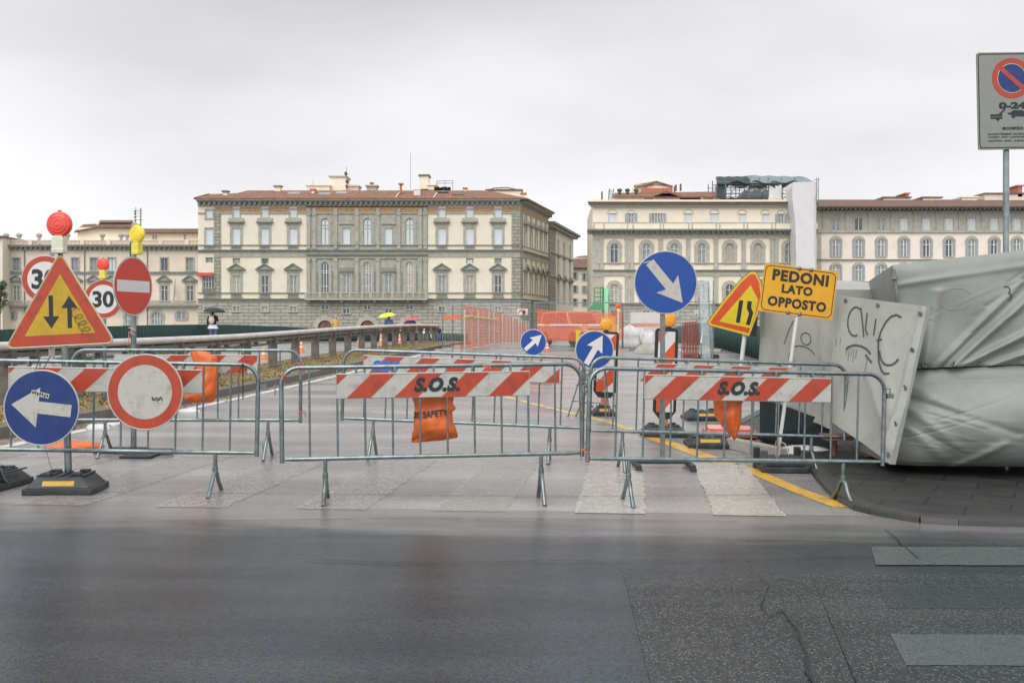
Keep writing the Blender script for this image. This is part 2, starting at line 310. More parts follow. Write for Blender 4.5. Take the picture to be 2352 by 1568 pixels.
def asphalt(name, dark, light, r0, r1, agg=0.25, aggs=90, pud=.35, big=.22, bumps=.35, speck=None, blend=None, tint=False):
    m = bpy.data.materials.new(name); m.use_nodes = True; t = m.node_tree; b = t.nodes['Principled BSDF']; n = t.nodes.new; l = t.links.new
    tcn = n('ShaderNodeTexCoord')
    mpn = n('ShaderNodeMapping'); mpn.inputs['Scale'].default_value = (.35, 1.5, 1); l(tcn.outputs['Object'], mpn.inputs[0])
    a = n('ShaderNodeTexNoise'); a.inputs['Scale'].default_value = big * 3; a.inputs['Detail'].default_value = 8; a.inputs['Roughness'].default_value = .6; l(mpn.outputs[0], a.inputs['Vector'])
    f = n('ShaderNodeTexVoronoi'); f.inputs['Scale'].default_value = aggs; l(tcn.outputs['Object'], f.inputs['Vector'])
    g = n('ShaderNodeTexNoise'); g.inputs['Scale'].default_value = 260; g.inputs['Detail'].default_value = 2; l(tcn.outputs['Object'], g.inputs['Vector'])
    r = n('ShaderNodeValToRGB'); r.color_ramp.elements[0].position = .32; r.color_ramp.elements[1].position = .68
    r.color_ramp.elements[0].color = (*dark, 1); r.color_ramp.elements[1].color = (*light, 1); l(a.outputs[0], r.inputs[0])
    mm = n('ShaderNodeMix'); mm.data_type = 'RGBA'; mm.blend_type = 'OVERLAY'; mm.inputs[0].default_value = agg; l(r.outputs[0], mm.inputs[6]); l(f.outputs['Color'], mm.inputs[7])
    hsn = n('ShaderNodeHueSaturation'); hsn.inputs['Saturation'].default_value = .55; l(mm.outputs[2], hsn.inputs['Color'])
    last = hsn.outputs[0]
    if speck:
        vv = n('ShaderNodeTexVoronoi'); vv.inputs['Scale'].default_value = speck[1]; l(tcn.outputs['Object'], vv.inputs['Vector'])
        sc = n('ShaderNodeSeparateColor'); l(vv.outputs['Color'], sc.inputs[0])
        gt = n('ShaderNodeMath'); gt.operation = 'GREATER_THAN'; gt.inputs[1].default_value = speck[2]; l(sc.outputs[0], gt.inputs[0])
        lt = n('ShaderNodeMath'); lt.operation = 'LESS_THAN'; lt.inputs[1].default_value = .42; l(vv.outputs['Distance'], lt.inputs[0])
        ml = n('ShaderNodeMath'); ml.operation = 'MULTIPLY'; l(gt.outputs[0], ml.inputs[0]); l(lt.outputs[0], ml.inputs[1])
        m3 = n('ShaderNodeMix'); m3.data_type = 'RGBA'; l(ml.outputs[0], m3.inputs[0]); l(last, m3.inputs[6]); m3.inputs[7].default_value = (*speck[0], 1); last = m3.outputs[2]
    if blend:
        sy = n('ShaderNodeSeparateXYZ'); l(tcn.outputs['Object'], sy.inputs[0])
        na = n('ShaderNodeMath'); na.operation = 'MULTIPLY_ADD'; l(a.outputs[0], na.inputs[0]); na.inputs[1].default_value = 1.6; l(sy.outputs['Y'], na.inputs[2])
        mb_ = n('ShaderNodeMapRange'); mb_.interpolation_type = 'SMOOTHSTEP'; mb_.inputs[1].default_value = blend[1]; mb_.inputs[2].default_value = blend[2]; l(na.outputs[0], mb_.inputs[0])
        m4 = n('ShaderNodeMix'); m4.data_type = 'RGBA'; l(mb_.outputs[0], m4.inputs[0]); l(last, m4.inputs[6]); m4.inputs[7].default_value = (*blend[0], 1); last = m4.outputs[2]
    l(last, b.inputs['Base Color'])
    mp2 = n('ShaderNodeMapping'); mp2.inputs['Scale'].default_value = (.5, 1.1, 1); mp2.inputs['Location'].default_value = (3, 9, 0); l(tcn.outputs['Object'], mp2.inputs[0])
    c = n('ShaderNodeTexNoise'); c.inputs['Scale'].default_value = .8; c.inputs['Detail'].default_value = 7; c.inputs['Roughness'].default_value = .55; l(mp2.outputs[0], c.inputs['Vector'])
    rr = n('ShaderNodeMapRange'); rr.inputs[1].default_value = .3; rr.inputs[2].default_value = .7; rr.inputs[3].default_value = r0; rr.inputs[4].default_value = r1; l(c.outputs[0], rr.inputs[0]); l(rr.outputs[0], b.inputs['Roughness'])
    b.inputs['Specular IOR Level'].default_value = .5
    if tint: b.inputs['Specular IOR Level'].default_value = .27; b.inputs['Specular Tint'].default_value = (.74, .93, 1, 1)
    ads = n('ShaderNodeMath'); ads.operation = 'ADD'; l(g.outputs[0], ads.inputs[0]); l(f.outputs['Distance'], ads.inputs[1])
    bp = n('ShaderNodeBump'); bp.inputs['Strength'].default_value = bumps; bp.inputs['Distance'].default_value = .004; l(ads.outputs[0], bp.inputs['Height']); l(bp.outputs[0], b.inputs['Normal'])
    return m
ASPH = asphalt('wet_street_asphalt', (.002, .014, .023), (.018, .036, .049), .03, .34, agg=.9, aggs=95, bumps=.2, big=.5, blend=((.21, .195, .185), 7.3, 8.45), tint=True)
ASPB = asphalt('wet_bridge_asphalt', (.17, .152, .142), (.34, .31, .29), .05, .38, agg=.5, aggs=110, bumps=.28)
ASPC = asphalt('coarse_patch_asphalt', (.005, .016, .022), (.026, .040, .048), .10, .40, agg=.8, aggs=75, bumps=.5, big=.5, speck=((.14, .14, .12), 80, .70), tint=True)

def netmat(name, col, cell, thick, rough=.6, glow=0):
    m = bpy.data.materials.new(name); m.use_nodes = True; t = m.node_tree; n = t.nodes.new; l = t.links.new; b = t.nodes['Principled BSDF']; o = t.nodes['Material Output']
    b.inputs['Base Color'].default_value = (*col, 1); b.inputs['Roughness'].default_value = rough
    tcn = n('ShaderNodeTexCoord'); sx = n('ShaderNodeSeparateXYZ'); l(tcn.outputs['UV'], sx.inputs[0])
    outs = []
    for ax in 'XY':
        a = n('ShaderNodeMath'); a.operation = 'DIVIDE'; a.inputs[1].default_value = cell; l(sx.outputs[ax], a.inputs[0])
        fr = n('ShaderNodeMath'); fr.operation = 'FRACT'; l(a.outputs[0], fr.inputs[0])
        lt = n('ShaderNodeMath'); lt.operation = 'LESS_THAN'; lt.inputs[1].default_value = thick; l(fr.outputs[0], lt.inputs[0]); outs.append(lt)
    mxn = n('ShaderNodeMath'); mxn.operation = 'MAXIMUM'; l(outs[0].outputs[0], mxn.inputs[0]); l(outs[1].outputs[0], mxn.inputs[1])
    tr = n('ShaderNodeBsdfTransparent'); ms = n('ShaderNodeMixShader'); l(mxn.outputs[0], ms.inputs[0]); l(tr.outputs[0], ms.inputs[1]); l(b.outputs[0], ms.inputs[2]); l(ms.outputs[0], o.inputs[0])
    return m
NETO = netmat('orange_safety_net', (.72, .14, .055), .075, .40)
NETD = netmat('orange_safety_net_dense', (.74, .15, .05), .07, .44)
WIRE = netmat('wire_mesh', (.45, .47, .47), .06, .07)
def netsheet(name, pts_f, nu, nv, su, sv_, m, parent=None):
    """sheet with metric UVs"""
    mb = MB(); mb.grid(pts_f, nu, nv)
    me = mb.mesh(name, m); uv = me.uv_layers.new(name='UVMap')
    for p in me.polygons:
        for li in p.loop_indices:
            vi = me.loops[li].vertex_index
            uv.data[li].uv = ((vi % (nu + 1)) / nu * su, (vi // (nu + 1)) / nv * sv_)
    return obj(name, me, parent)

# ------------------------------------------------------------------ ground
def sheet(name, f, nu, nv, m, label=None):
    mb = MB(); mb.grid(f, nu, nv); o = mb.build(name, m); return tag(o, kind='structure')
SEAM = 7.75
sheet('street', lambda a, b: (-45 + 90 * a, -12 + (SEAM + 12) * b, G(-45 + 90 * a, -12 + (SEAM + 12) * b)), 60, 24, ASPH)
def deckf(a, b):
    y = SEAM + 157.5 * b * b + (1 - b) * b * 14
    e2 = min(1, max(0, (y - 17) / 8))
    l0 = -45 * (1 - min(1, max(0, (y - 10) / 8))) + -20.3 * min(1, max(0, (y - 10) / 8)); l1 = 12 * (1 - e2) + 5.5 * e2
    x = LX(l0 + (l1 - l0) * a, y); return (x, y, G(x, y))
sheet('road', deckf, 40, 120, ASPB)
GROUNDM = mat('far_ground', (.12, .12, .10), .9, 0, .3, .05)
WATER = mat('river_water', (.05, .06, .045), .12, 0, .2, .1, bump=.4, bs=1.5)
sheet('terrain', lambda a, b: (-1500 + 3000 * a, 166 + 2500 * b, -.9), 4, 4, GROUNDM)
sheet('river', lambda a, b: (-900 + 1800 * a, 14 + 151 * b, -6.2), 10, 4, WATER)
sheet('near_bank', lambda a, b: (-900 + 1800 * a, -300 + 288.1 * b, -.1), 10, 4, GROUNDM)
# side banks next to the street
PAVE = None
def paving():
    m = bpy.data.materials.new('wet_stone_paving'); m.use_nodes = True; t = m.node_tree; b = t.nodes['Principled BSDF']; n = t.nodes.new; l = t.links.new
    tcn = n('ShaderNodeTexCoord'); mpn = n('ShaderNodeMapping'); mpn.inputs['Rotation'].default_value = (0, 0, .5); l(tcn.outputs['Object'], mpn.inputs[0])
    br = n('ShaderNodeTexBrick'); l(mpn.outputs[0], br.inputs['Vector']); br.inputs['Scale'].default_value = 1; br.inputs['Brick Width'].default_value = .62; br.inputs['Row Height'].default_value = .36; br.inputs['Mortar Size'].default_value = .009
    br.inputs['Color1'].default_value = (.030, .030, .027, 1); br.inputs['Color2'].default_value = (.021, .022, .021, 1); br.inputs['Mortar'].default_value = (.008, .010, .010, 1)
    z = n('ShaderNodeTexNoise'); z.inputs['Scale'].default_value = 4; z.inputs['Detail'].default_value = 8; l(tcn.outputs['Object'], z.inputs['Vector'])
    rr = n('ShaderNodeMapRange'); rr.inputs[3].default_value = .5; rr.inputs[4].default_value = 1.5; l(z.outputs[0], rr.inputs[0])
    vm = n('ShaderNodeVectorMath'); vm.operation = 'SCALE'; l(br.outputs['Color'], vm.inputs[0]); l(rr.outputs[0], vm.inputs['Scale']); l(vm.outputs[0], b.inputs['Base Color'])
    r2 = n('ShaderNodeMapRange'); r2.inputs[3].default_value = .3; r2.inputs[4].default_value = .75; l(z.outputs[0], r2.inputs[0]); l(r2.outputs[0], b.inputs['Roughness'])
    bp = n('ShaderNodeBump'); bp.invert = True; bp.inputs['Distance'].default_value = .012; l(br.outputs['Fac'], bp.inputs['Height']); l(bp.outputs[0], b.inputs['Normal'])
    return m
PAVE = paving()
kpts = [(1838, 1030), (1858.5, 1063), (1880, 1092), (1906, 1120), (1935, 1142), (1966, 1157), (2002, 1166), (2040, 1173), (2114, 1185), (2200, 1190), (2352, 1193), (2560, 1197)]
KH = .05
kp = [GP(u, v, KH) for u, v in kpts]
first = kp[0]; kp = [Vector((first.x - .25, first.y + 2.5, 0)), Vector((LX(3.2, 18), 18, 0))][::-1] + kp + [Vector((20, 6.9, 0)), Vector((44, 6.9, 0))]
mb = MB()
top = [(p.x, p.y, G(p.x, p.y) + KH) for p in kp]
back = [(45 if p.x > 6 else max(p.x + 2, 8 + i * .5), 20, KH) for i, p in enumerate(kp)]
n = len(top)
# pavement as grid strips from kerb line towards the back right
def pavf(a, b):
    f = a * (n - 1); i = min(n - 2, int(f)); t = f - i
    p = Vector(top[i]).lerp(Vector(top[i + 1]), t)
    qx = LX(5.5, 20) + (44.9 - LX(5.5, 20)) * a; qy = 20.0
    x = p.x + (qx - p.x) * b; y = p.y + (qy - p.y) * b
    return (x, y, G(x, y) + KH)
pm = MB(); pm.grid(pavf, 40, 16)
tag(pm.build('pavement', PAVE), kind='structure')
km = MB()
for i in range(n - 1):
    a, b = Vector(top[i]), Vector(top[i + 1]); d = (b - a); nn = Vector((d.y, -d.x, 0)).normalized()
    if nn.y > .9: nn = -nn
    o1 = nn * .0; 
    km.add([a + nn * .02 + Vector((0, 0, -.2)), b + nn * .02 + Vector((0, 0, -.2)), b + nn * .02 - Vector((0, 0, .012)), a + nn * .02 - Vector((0, 0, .012)),
            b - nn * .13 + Vector((0, 0, .005)), a - nn * .13 + Vector((0, 0, .005)), b + Vector((0, 0, .005)), a + Vector((0, 0, .005))],
           [(0, 1, 2, 3), (3, 2, 6, 7), (7, 6, 4, 5)], 0, True)
KERB = mat('dark_wet_kerbstone', (.032, .034, .033), .4, 0, .25, 4, bump=.3)
tag(km.build('kerb', KERB), kind='structure')

# painted lines and worn zebra stripes
def worn(name, col, wear, sc=3.0, rough=.4):
    m = mat(name, col, rough, 0, .16, 14, bump=.12, bs=120); t = m.node_tree; n = t.nodes.new; l = t.links.new; b = t.nodes['Principled BSDF']; o = t.nodes['Material Output']
    tcn = n('ShaderNodeTexCoord'); z = n('ShaderNodeTexNoise'); z.inputs['Scale'].default_value = sc; z.inputs['Detail'].default_value = 10; z.inputs['Roughness'].default_value = .72; l(tcn.outputs['Object'], z.inputs['Vector'])
    r = n('ShaderNodeMapRange'); r.inputs[1].default_value = wear - .10; r.inputs[2].default_value = wear + .10; l(z.outputs[0], r.inputs[0])
    tr = n('ShaderNodeBsdfTransparent'); ms = n('ShaderNodeMixShader'); l(r.outputs[0], ms.inputs[0]); l(tr.outputs[0], ms.inputs[1]); l(b.outputs[0], ms.inputs[2]); l(ms.outputs[0], o.inputs[0])
    return m
PYEL = worn('yellow_road_paint', (.62, .36, .05), .36, 4)
PYELF = worn('pale_yellow_road_paint', (.60, .46, .18), .42, 4)
PWH = worn('white_edge_paint', (.66, .65, .60), .30, 4)
PZEBA = worn('pale_zebra_paint', (.50, .475, .42), .43, 70, .25)
PZEB = worn('worn_zebra_paint', (.42, .395, .36), .50, 70, .25)
PZEB2 = worn('wet_zebra_paint', (.075, .092, .092), .40, 90, .3)
PZEB3 = worn('ghost_zebra_paint', (.042, .058, .063), .50, 90, .3)
def strip(name, left, right, m, dz=.004, sub=6, jit=0):
    if jit:
        def ref(P_): return [P_[i].lerp(P_[i + 1], k / 40) for i in range(len(P_) - 1) for k in range(40)] + [P_[-1]]
        left, right = ref(left), ref(right); left = [q_ + Vector((random.uniform(-jit, jit), random.uniform(-jit, jit) * .6, 0)) for q_ in left]; right = [q_ + Vector((random.uniform(-jit, jit), random.uniform(-jit, jit) * .6, 0)) for q_ in right]; sub = 1
    mb = MB(); vl = []; 
    for i in range(len(left) - 1):
        for k in range(sub):
            t0, t1 = k / sub, (k + 1) / sub
            q = [left[i].lerp(left[i + 1], t0), right[i].lerp(right[i + 1], t0), right[i].lerp(right[i + 1], t1), left[i].lerp(left[i + 1], t1)]
            mb.add([(p.x, p.y, G(p.x, p.y) + dz) for p in q], [(0, 1, 2, 3)])
    o = mb.build(name, m); return tag(o, kind='structure')
yl_t = [(1484, 997), (1560, 1019), (1653.7, 1052), (1742.8, 1079), (1843.7, 1122.8), (1962, 1164)]
yl_b = [(1470, 1002), (1545, 1028), (1640, 1064), (1728, 1090), (1831.8, 1134.6), (1916, 1166)]
strip('yellow_road_line', [GP(*p) for p in yl_t], [GP(*p) for p in yl_b], PYEL)
strip('yellow_road_line', [GP(u, v - 2.5) for u, v in ((1142, 906), (1308, 948), (1397, 967), (1470, 992))], [GP(u, v + 3) for u, v in ((1142, 906), (1308, 948), (1397, 969), (1470, 997))], PYELF)
ys = [9.5, 12, 15, 18, 22, 27, 33, 40, 48]
strip('white_edge_line', [Vector((LX(-6.66, y), y, 0)) for y in ys], [Vector((LX(-6.50, y), y, 0)) for y in ys], PWH, sub=2)
ys2 = [17, 22, 27, 33, 40, 48, 56, 65]
strip('white_edge_line', [Vector((LX(-16.7, y), y, 0)) for y in ys2], [Vector((LX(-16.5, y), y, 0)) for y in ys2], PWH, sub=2)
# zebra across the bridge end: stripes run away from the camera
for i in range(8):
    xr = 2.11 - i * 1.08
    strip('zebra_stripe', [Vector((xr, 7.66, 0)), Vector((xr + .35, 10.55, 0))], [Vector((xr - .55, 7.66, 0)), Vector((xr - .20, 10.55, 0))], (PZEBA, PZEBA, PZEB)[min(i, 2)], .005, 8, .014)
strip('zebra_stripe', [GP(2003, 1257), GP(2600, 1257)], [GP(2013, 1298), GP(2600, 1300)], PZEB2, .0055, 8, .008)
strip('zebra_stripe', [GP(2045, 1458), GP(2600, 1460)], [GP(2080, 1529), GP(2600, 1531)], PZEB2, .0055, 8, .008)
strip('zebra_stripe', [GP(2020, 1345), GP(2600, 1345)], [GP(2040, 1398), GP(2600, 1399)], PZEB3, .0055, 8, .008)
# coarse asphalt patch
strip('asphalt_patch', [GP(1440, 1320), GP(1720, 1319), GP(2003, 1318), GP(2700, 1318)], [GP(1540, 1700), GP(1850, 1700), GP(2200, 1700), GP(3300, 1700)], ASPC, .0025, 8, .02)
# cracks and joints
CRACK = mat('dark_crack', (.008, .011, .012), .6, 0, .2)
def crack(pts, wd, jit=3, name='crack'):
    q = []
    for (a, b) in zip(pts, pts[1:]):
        k = max(2, int(math.dist(a, b) / 14))
        for i in range(k):
            t = i / k; q.append((a[0] + (b[0] - a[0]) * t + random.uniform(-jit, jit), a[1] + (b[1] - a[1]) * t + random.uniform(-jit, jit) * .5))
    q.append(pts[-1]); g = [GP(u, v) for u, v in q]
    lf = []; rt = []
    for i, p in enumerate(g):
        d = (g[min(i + 1, len(g) - 1)] - g[max(i - 1, 0)]).normalized(); nn = Vector((-d.y, d.x, 0)); ww = wd * random.uniform(.4, 1.3) / 2
        lf.append(p + nn * ww); rt.append(p - nn * ww)
    strip(name, lf, rt, CRACK, .0095, 1)
crack([(1795, 1405), (1830, 1450), (1852, 1500), (1856, 1545), (1890, 1600)], .017, 4)
crack([(1740, 1325), (1765, 1345), (1750, 1395), (1765, 1425), (1795, 1405)], .007, 4)
crack([(700, 1287), (850, 1292), (1000, 1296), (1150, 1292), (1300, 1290), (1440, 1291), (1600, 1290), (1750, 1285), (1990, 1278)], .011, 2)
crack([(0, 1205), (300, 1200), (700, 1195), (1000, 1192), (1300, 1193), (1700, 1200)], .011, 1, 'road_joint')
crack([(100, 1131), (500, 1134), (1000, 1139), (1400, 1141), (1780, 1137)], .010, 1.2, 'road_joint')
crack([(0, 1052), (400, 1050), (800, 1053), (1300, 1058)], .008, 1.2, 'road_joint')
crack([(560, 968), (900, 970), (1300, 975), (1500, 974)], .012, 1.2, 'road_joint')
crack([(2030, 1215), (2060, 1240), (2110, 1285)], .010, 3)
# tar-dark manhole-like stains
def blot(u, v, rx, ry, m, name='damp_stain'):
    c = GP(u, v); mb = MB(); k = 18; ring = [(c.x + rx * math.cos(6.283 * i / k) * random.uniform(.8, 1.1), c.y + ry * math.sin(6.283 * i / k) * random.uniform(.8, 1.1)) for i in range(k)]
    mb.add([(x, y, G(x, y) + .006) for x, y in ring], [tuple(range(k))]); tag(mb.build(name, m), kind='structure')
STAIN = worn('wet_stain', (.05, .055, .06), .45, 5, .25)
for a in () and ((700, 992, .5, .15), (760, 1004, .3, .1), (1230, 1300, .2, .1), (380, 1384, .3, .1), (2100, 1300, .25, .18), (600, 960, .6, .2)): blot(*a, STAIN)
# ------------------------------------------------------------------ verge, kerb of the central reservation
KERB2 = mat('weathered_kerb', (.15, .135, .115), .7, 0, .25, 4, bump=.3)
VERGE = mat('grass_earth', (.17, .13, .055), .9, 0, .5, 1.2, bump=1.0, bs=25, dirt=((.30, .22, .07), .7), ds=3)
def vergef(a, b):
    y = 10.2 + 45 * b; l = -7.2 - 2.2 * a; x = LX(l, y); return (x, y, G(x, y) + .13 + .03 * math.sin(y * 3.1 + a * 5) * (1 if 0 < a < 1 else 0))
sheet('verge', vergef, 8, 90, VERGE)
for l0, l1 in ((-7.2, -7.0), (-9.55, -9.4)):
    km = MB()
    for i in range(60):
        y0 = 10.2 + 45 * i / 60; y1 = 10.2 + 45 * (i + 1) / 60 - .008
        pts = [(LX(l0, y0), y0, G(LX(l0, y0), y0) - .1), (LX(l1, y0), y0, G(LX(l1, y0), y0) - .1), (LX(l1, y1), y1, G(LX(l1, y1), y1) - .1), (LX(l0, y1), y1, G(LX(l0, y1), y1) - .1)]
        km.hexa(pts + [(p[0], p[1], p[2] + .24) for p in pts])
    tag(km.build('kerb', KERB2), kind='structure')
# grass and fallen leaves on the verge
def litter_mesh(name, cnt, area, size, mats, up=.6):
    mb = MB()
    for _ in range(cnt):
        x, y, z = area(); a = random.uniform(0, 6.28); s_ = size * random.uniform(.5, 1.4); t = random.uniform(0, up)
        d = Vector((math.cos(a), math.sin(a), t)) * s_; q = Vector((-math.sin(a), math.cos(a), random.uniform(-.2, .2))) * s_ * .5; c = Vector((x, y, z + .01))
        mb.add([c - d, c + q, c + d, c - q], [(0, 1, 2, 3)], random.randrange(len(mats)))
    return mb.build(name, mats)
STRAW = mat('straw_blade', (.30, .23, .09), .8, 0, .3, 30)
LEAFY = mat('fallen_leaf_yellow', (.42, .28, .07), .8, 0, .2, 30)
LEAFB = mat('fallen_leaf_brown', (.22, .13, .06), .8, 0, .2, 30)
GRASS = mat('grass_blade', (.10, .12, .035), .8, 0, .3, 30)
def va():
    y = 10.5 + 40 * random.random() ** 1.6; l = random.uniform(-7.2, -9.2); x = LX(l, y); return x, y, G(x, y) + .14
tag(litter_mesh('grass', 9000, va, .030, [GRASS, STRAW, STRAW, STRAW, LEAFB, LEAFY], .9), 'patchy green and yellow grass along the central reservation', 'grass', kind='stuff')
def vb():
    y = 10 + 25 * random.random(); l = -6.95 + abs(random.gauss(0, .22)); x = LX(l, y); return x, y, G(x, y) + .008
def vc():
    c = GP(random.uniform(1690, 1870), random.gauss(1062, 13)); return c.x, c.y, G(c.x, c.y) + .01
lf = litter_mesh('fallen_leaves', 700, vb, .035, [LEAFY, LEAFB, LEAFB], .4); tag(lf, 'yellow and brown fallen leaves lying along the kerb', 'leaves', kind='stuff')
lf = litter_mesh('fallen_leaves', 260, vc, .022, [LEAFY, LEAFB, CLOTHW, LEAFB], .4); tag(lf, 'brown leaves and litter around the crate base by the yellow line', 'leaves', kind='stuff')
#PART2
# ------------------------------------------------------------------ signs
def circ(cx, cz, r, n=48): return [(cx + r * math.cos(6.28318 * i / n), cz + r * math.sin(6.28318 * i / n)) for i in range(n)]
def rot2(pts, deg, cx=0, cz=0):
    c, s_ = math.cos(R(deg)), math.sin(R(deg)); return [(cx + x * c - z * s_, cz + x * s_ + z * c) for x, z in pts]
def arrow(Ln, sw, hw, hl, back=0):      # arrow pointing +x, centred
    a = -Ln / 2; b = Ln / 2 - hl
    return [(a, -sw / 2), (b + back, -sw / 2), (b - back, -hw / 2), (Ln / 2, 0), (b - back, hw / 2), (b + back, sw / 2), (a, sw / 2)]
def text_obj(s, size, m, parent, loc, rot=(R(90), 0, 0), name='lettering', shear=0, bold=.0, spacing=1.0, sx=1.0, warp=None, align='CENTER', fit=None):
    cu = bpy.data.curves.new(name, 'FONT'); cu.body = s; cu.size = size; cu.align_x = align; cu.align_y = 'CENTER'; cu.shear = shear
    cu.offset = bold; cu.extrude = .0008; cu.space_character = spacing; cu.resolution_u = 4
    t = bpy.data.objects.new('tmp', cu); S.collection.objects.link(t); bpy.context.view_layer.update()
    me = bpy.data.meshes.new_from_object(t.evaluated_get(bpy.context.evaluated_depsgraph_get())); bpy.data.objects.remove(t); bpy.data.curves.remove(cu)
    me.materials.clear(); me.materials.append(m); me.name = name
    if fit:
        xs = [v.co.x for v in me.vertices]; ys = [v.co.y for v in me.vertices]; ax, ay = (min(xs) + max(xs)) / 2, (min(ys) + max(ys)) / 2
        for v in me.vertices: v.co.x = (v.co.x - ax) * fit[0] / (max(xs) - min(xs)); v.co.y = (v.co.y - ay) * fit[1] / (max(ys) - min(ys))
    for v in me.vertices:
        v.co.x *= sx
        if warp: v.co = warp(v.co)
    return obj(name, me, parent, loc, rot)
def rim(mb, poly, y, r, m): mb.tube([(x, y, z) for x, z in poly], r, m, 6, closed=True)
def disc_sign(name, dia, field, border=None, bw=0, sym=None, symm=None, parent=None, loc=(0, 0, 0), rot=(0, 0, 0), extra=None, clean=False, back=None):
    r = dia / 2; mb = MB()
    mb.prism(circ(0, 0, r), 0, .003, 0); rim(mb, circ(0, 0, r), .004, .006, 1)
    mb.prism(circ(0, 0, r - .006), -.0012, -.0002, 2 if border is None else 3)
    if border is not None: mb.prism(circ(0, 0, r - bw), -.0024, -.0013, 2)
    if sym:
        for i, pl in enumerate(sym): mb.prism(pl, -.0042, -.0025, 4)
    if extra: extra(mb)
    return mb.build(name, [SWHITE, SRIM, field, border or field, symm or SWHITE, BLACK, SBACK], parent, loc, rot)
def pole(mb, p0, p1, r, m=0, n=10): mb.tube([p0, p1], r, m, n)
def rubber_base(parent, loc, L_=.82, W_=.40, H_=.13, rz=0, refl=True):
    mb = MB(); hl, hw = L_ / 2, W_ / 2
    mb.hexa([(-hl, -hw, 0), (hl, -hw, 0), (hl, hw, 0), (-hl, hw, 0), (-hl, -hw, .05), (hl, -hw, .05), (hl, hw, .05), (-hl, hw, .05)])
    mb.hexa([(-hl + .02, -hw + .01, .05), (hl - .02, -hw + .01, .05), (hl - .02, hw - .01, .05), (-hl + .02, hw - .01, .05),
             (-hl + .1, -hw + .06, H_), (hl - .1, -hw + .06, H_), (hl - .1, hw - .06, H_), (-hl + .1, hw - .06, H_)])
    for i in (-1, 1):
        for j in (-1, 1): mb.box(i * (hl - .16) - .04, i * (hl - .16) + .04, j * (hw - .11) - .03, j * (hw - .11) + .03, H_ - .002, H_ + .028)
    for i in range(-2, 3): mb.box(i * .09 - .015, i * .09 + .015, -hw + .07, hw - .07, H_ - .001, H_ + .012)
    b = mb.build('rubber_base', RUBBER, parent, loc, (0, 0, rz)); bevel(b, .01, 2)
    if refl:
        m2 = MB(); k = (H_ - .05) / .05
        m2.add([(-hl * .45, -hw + .022, .068), (hl * .45, -hw + .022, .068), (hl * .45, -hw + .045, .105), (-hl * .45, -hw + .045, .105)], [(0, 1, 2, 3)])
        m2.build('reflector', YREF, b, (0, -.004, .003))
    return b
def lamp(parent, loc, r, lens, body, rz=0, tilt=0):
    e_ = thing('warning_lamp', None, None, loc, rz); e_.parent = parent; e_.rotation_euler = (0, tilt, rz)
    mb = MB(); h = r * 1.25
    mb.box(-r * .45, r * .45, -r * .42, r * .42, 0, h); mb.box(-r * .47, r * .47, -r * .44, r * .44, h * .12, h * .3); mb.box(-r * .3, r * .3, -r * .3, r * .3, h, h + r * .12)
    o = mb.build('lamp_body', body, e_); bevel(o, r * .08)
    mb = MB(); cz = h + r * .98
    mb.lathe([(0, .36 * r), (.5 * r, .34 * r), (.85 * r, .24 * r), (.97 * r, .12 * r), (r, 0), (.97 * r, -.12 * r), (.85 * r, -.24 * r), (.5 * r, -.34 * r), (0, -.36 * r)], (0, 0, cz), 'y', 0, 28)
    for q in (.35, .6, .8): mb.ring(0, cz, q * r - .004, q * r + .004, -.375 * r if q < .5 else (-.345 * r if q < .7 else -.28 * r), -.2 * r, 0, n=28)
    mb.box(-r * .1, r * .1, -r * .12, r * .12, cz + r * .96, cz + r * 1.1)
    mb.build('lens', lens, e_)
    return e_
def stickers(x, z, w_, h_, a):
    def f(mb):
        mb.prism(rot2([(-w_ / 2, -h_ / 2), (w_ / 2, -h_ / 2), (w_ / 2, h_ / 2), (-w_ / 2, h_ / 2)], a, x, z), -.0056, -.0044, 4)
        for i in range(7):
            c = rot2([((-.4 + .8 * i / 6) * w_, random.uniform(-.1, .1) * h_)], a, x, z)[0]
            mb.prism(rot2([(-w_ * .045, -h_ * .3), (w_ * .045, -h_ * .25), (w_ * .03, h_ * .3), (-w_ * .05, h_ * .2)], a + random.uniform(-25, 25), *c), -.0064, -.0057, 5)
    return f
# --- triangle two-way sign on rubber base (front left)
Y0 = 8.35; bp = Vector((X(160, Y0), Y0 - .02, 0)); bp.z = G(bp.x, bp.y) + .003
t = thing('road_sign', 'large yellow two-way traffic triangle with red border under a red lamp, front left', 'road sign', bp)
lz = lambda v, Y=Y0: Z(v, Y) - bp.z
lx = lambda u, Y=Y0: X(u, Y) - bp.x
rubber_base(t, (.0, -.04, 0), .56, .42, .14, R(4))
mb = MB(); pole(mb, (0, 0, .1), (lx(146), 0, lz(600)), .029); mb.build('post', GALV, t)
mb = MB(); pole(mb, (lx(114), .07, lz(880)), (lx(112), .07, lz(790)), .024); mb.tube([(lx(114), .07, lz(870)), (0, .0, lz(900))], .012); mb.build('stay', WPOST, t)
apex, bl, br = (lx(146), lz(580)), (lx(21), lz(800)), (lx(272), lz(787))
def round_tri(A, B, C, r, k=6):
    out = []
    for p, a, b in ((A, C, B), (B, A, C), (C, B, A)):
        p, a, b = Vector(p), Vector(a), Vector(b); d1 = (a - p).normalized(); d2 = (b - p).normalized()
        for i in range(k + 1):
            tt = i / k; q = (p + d1 * r) * (1 - tt) ** 2 + p * 2 * tt * (1 - tt) + (p + d2 * r) * tt ** 2; out.append((q.x, q.y))
    return out
def shrink(A, B, C, f):
    c = ((A[0] + B[0] + C[0]) / 3, (A[1] + B[1] + C[1]) / 3); return [((p[0] - c[0]) * f + c[0], (p[1] - c[1]) * f + c[1]) for p in (A, B, C)]
tri = round_tri(apex, bl, br, .075)
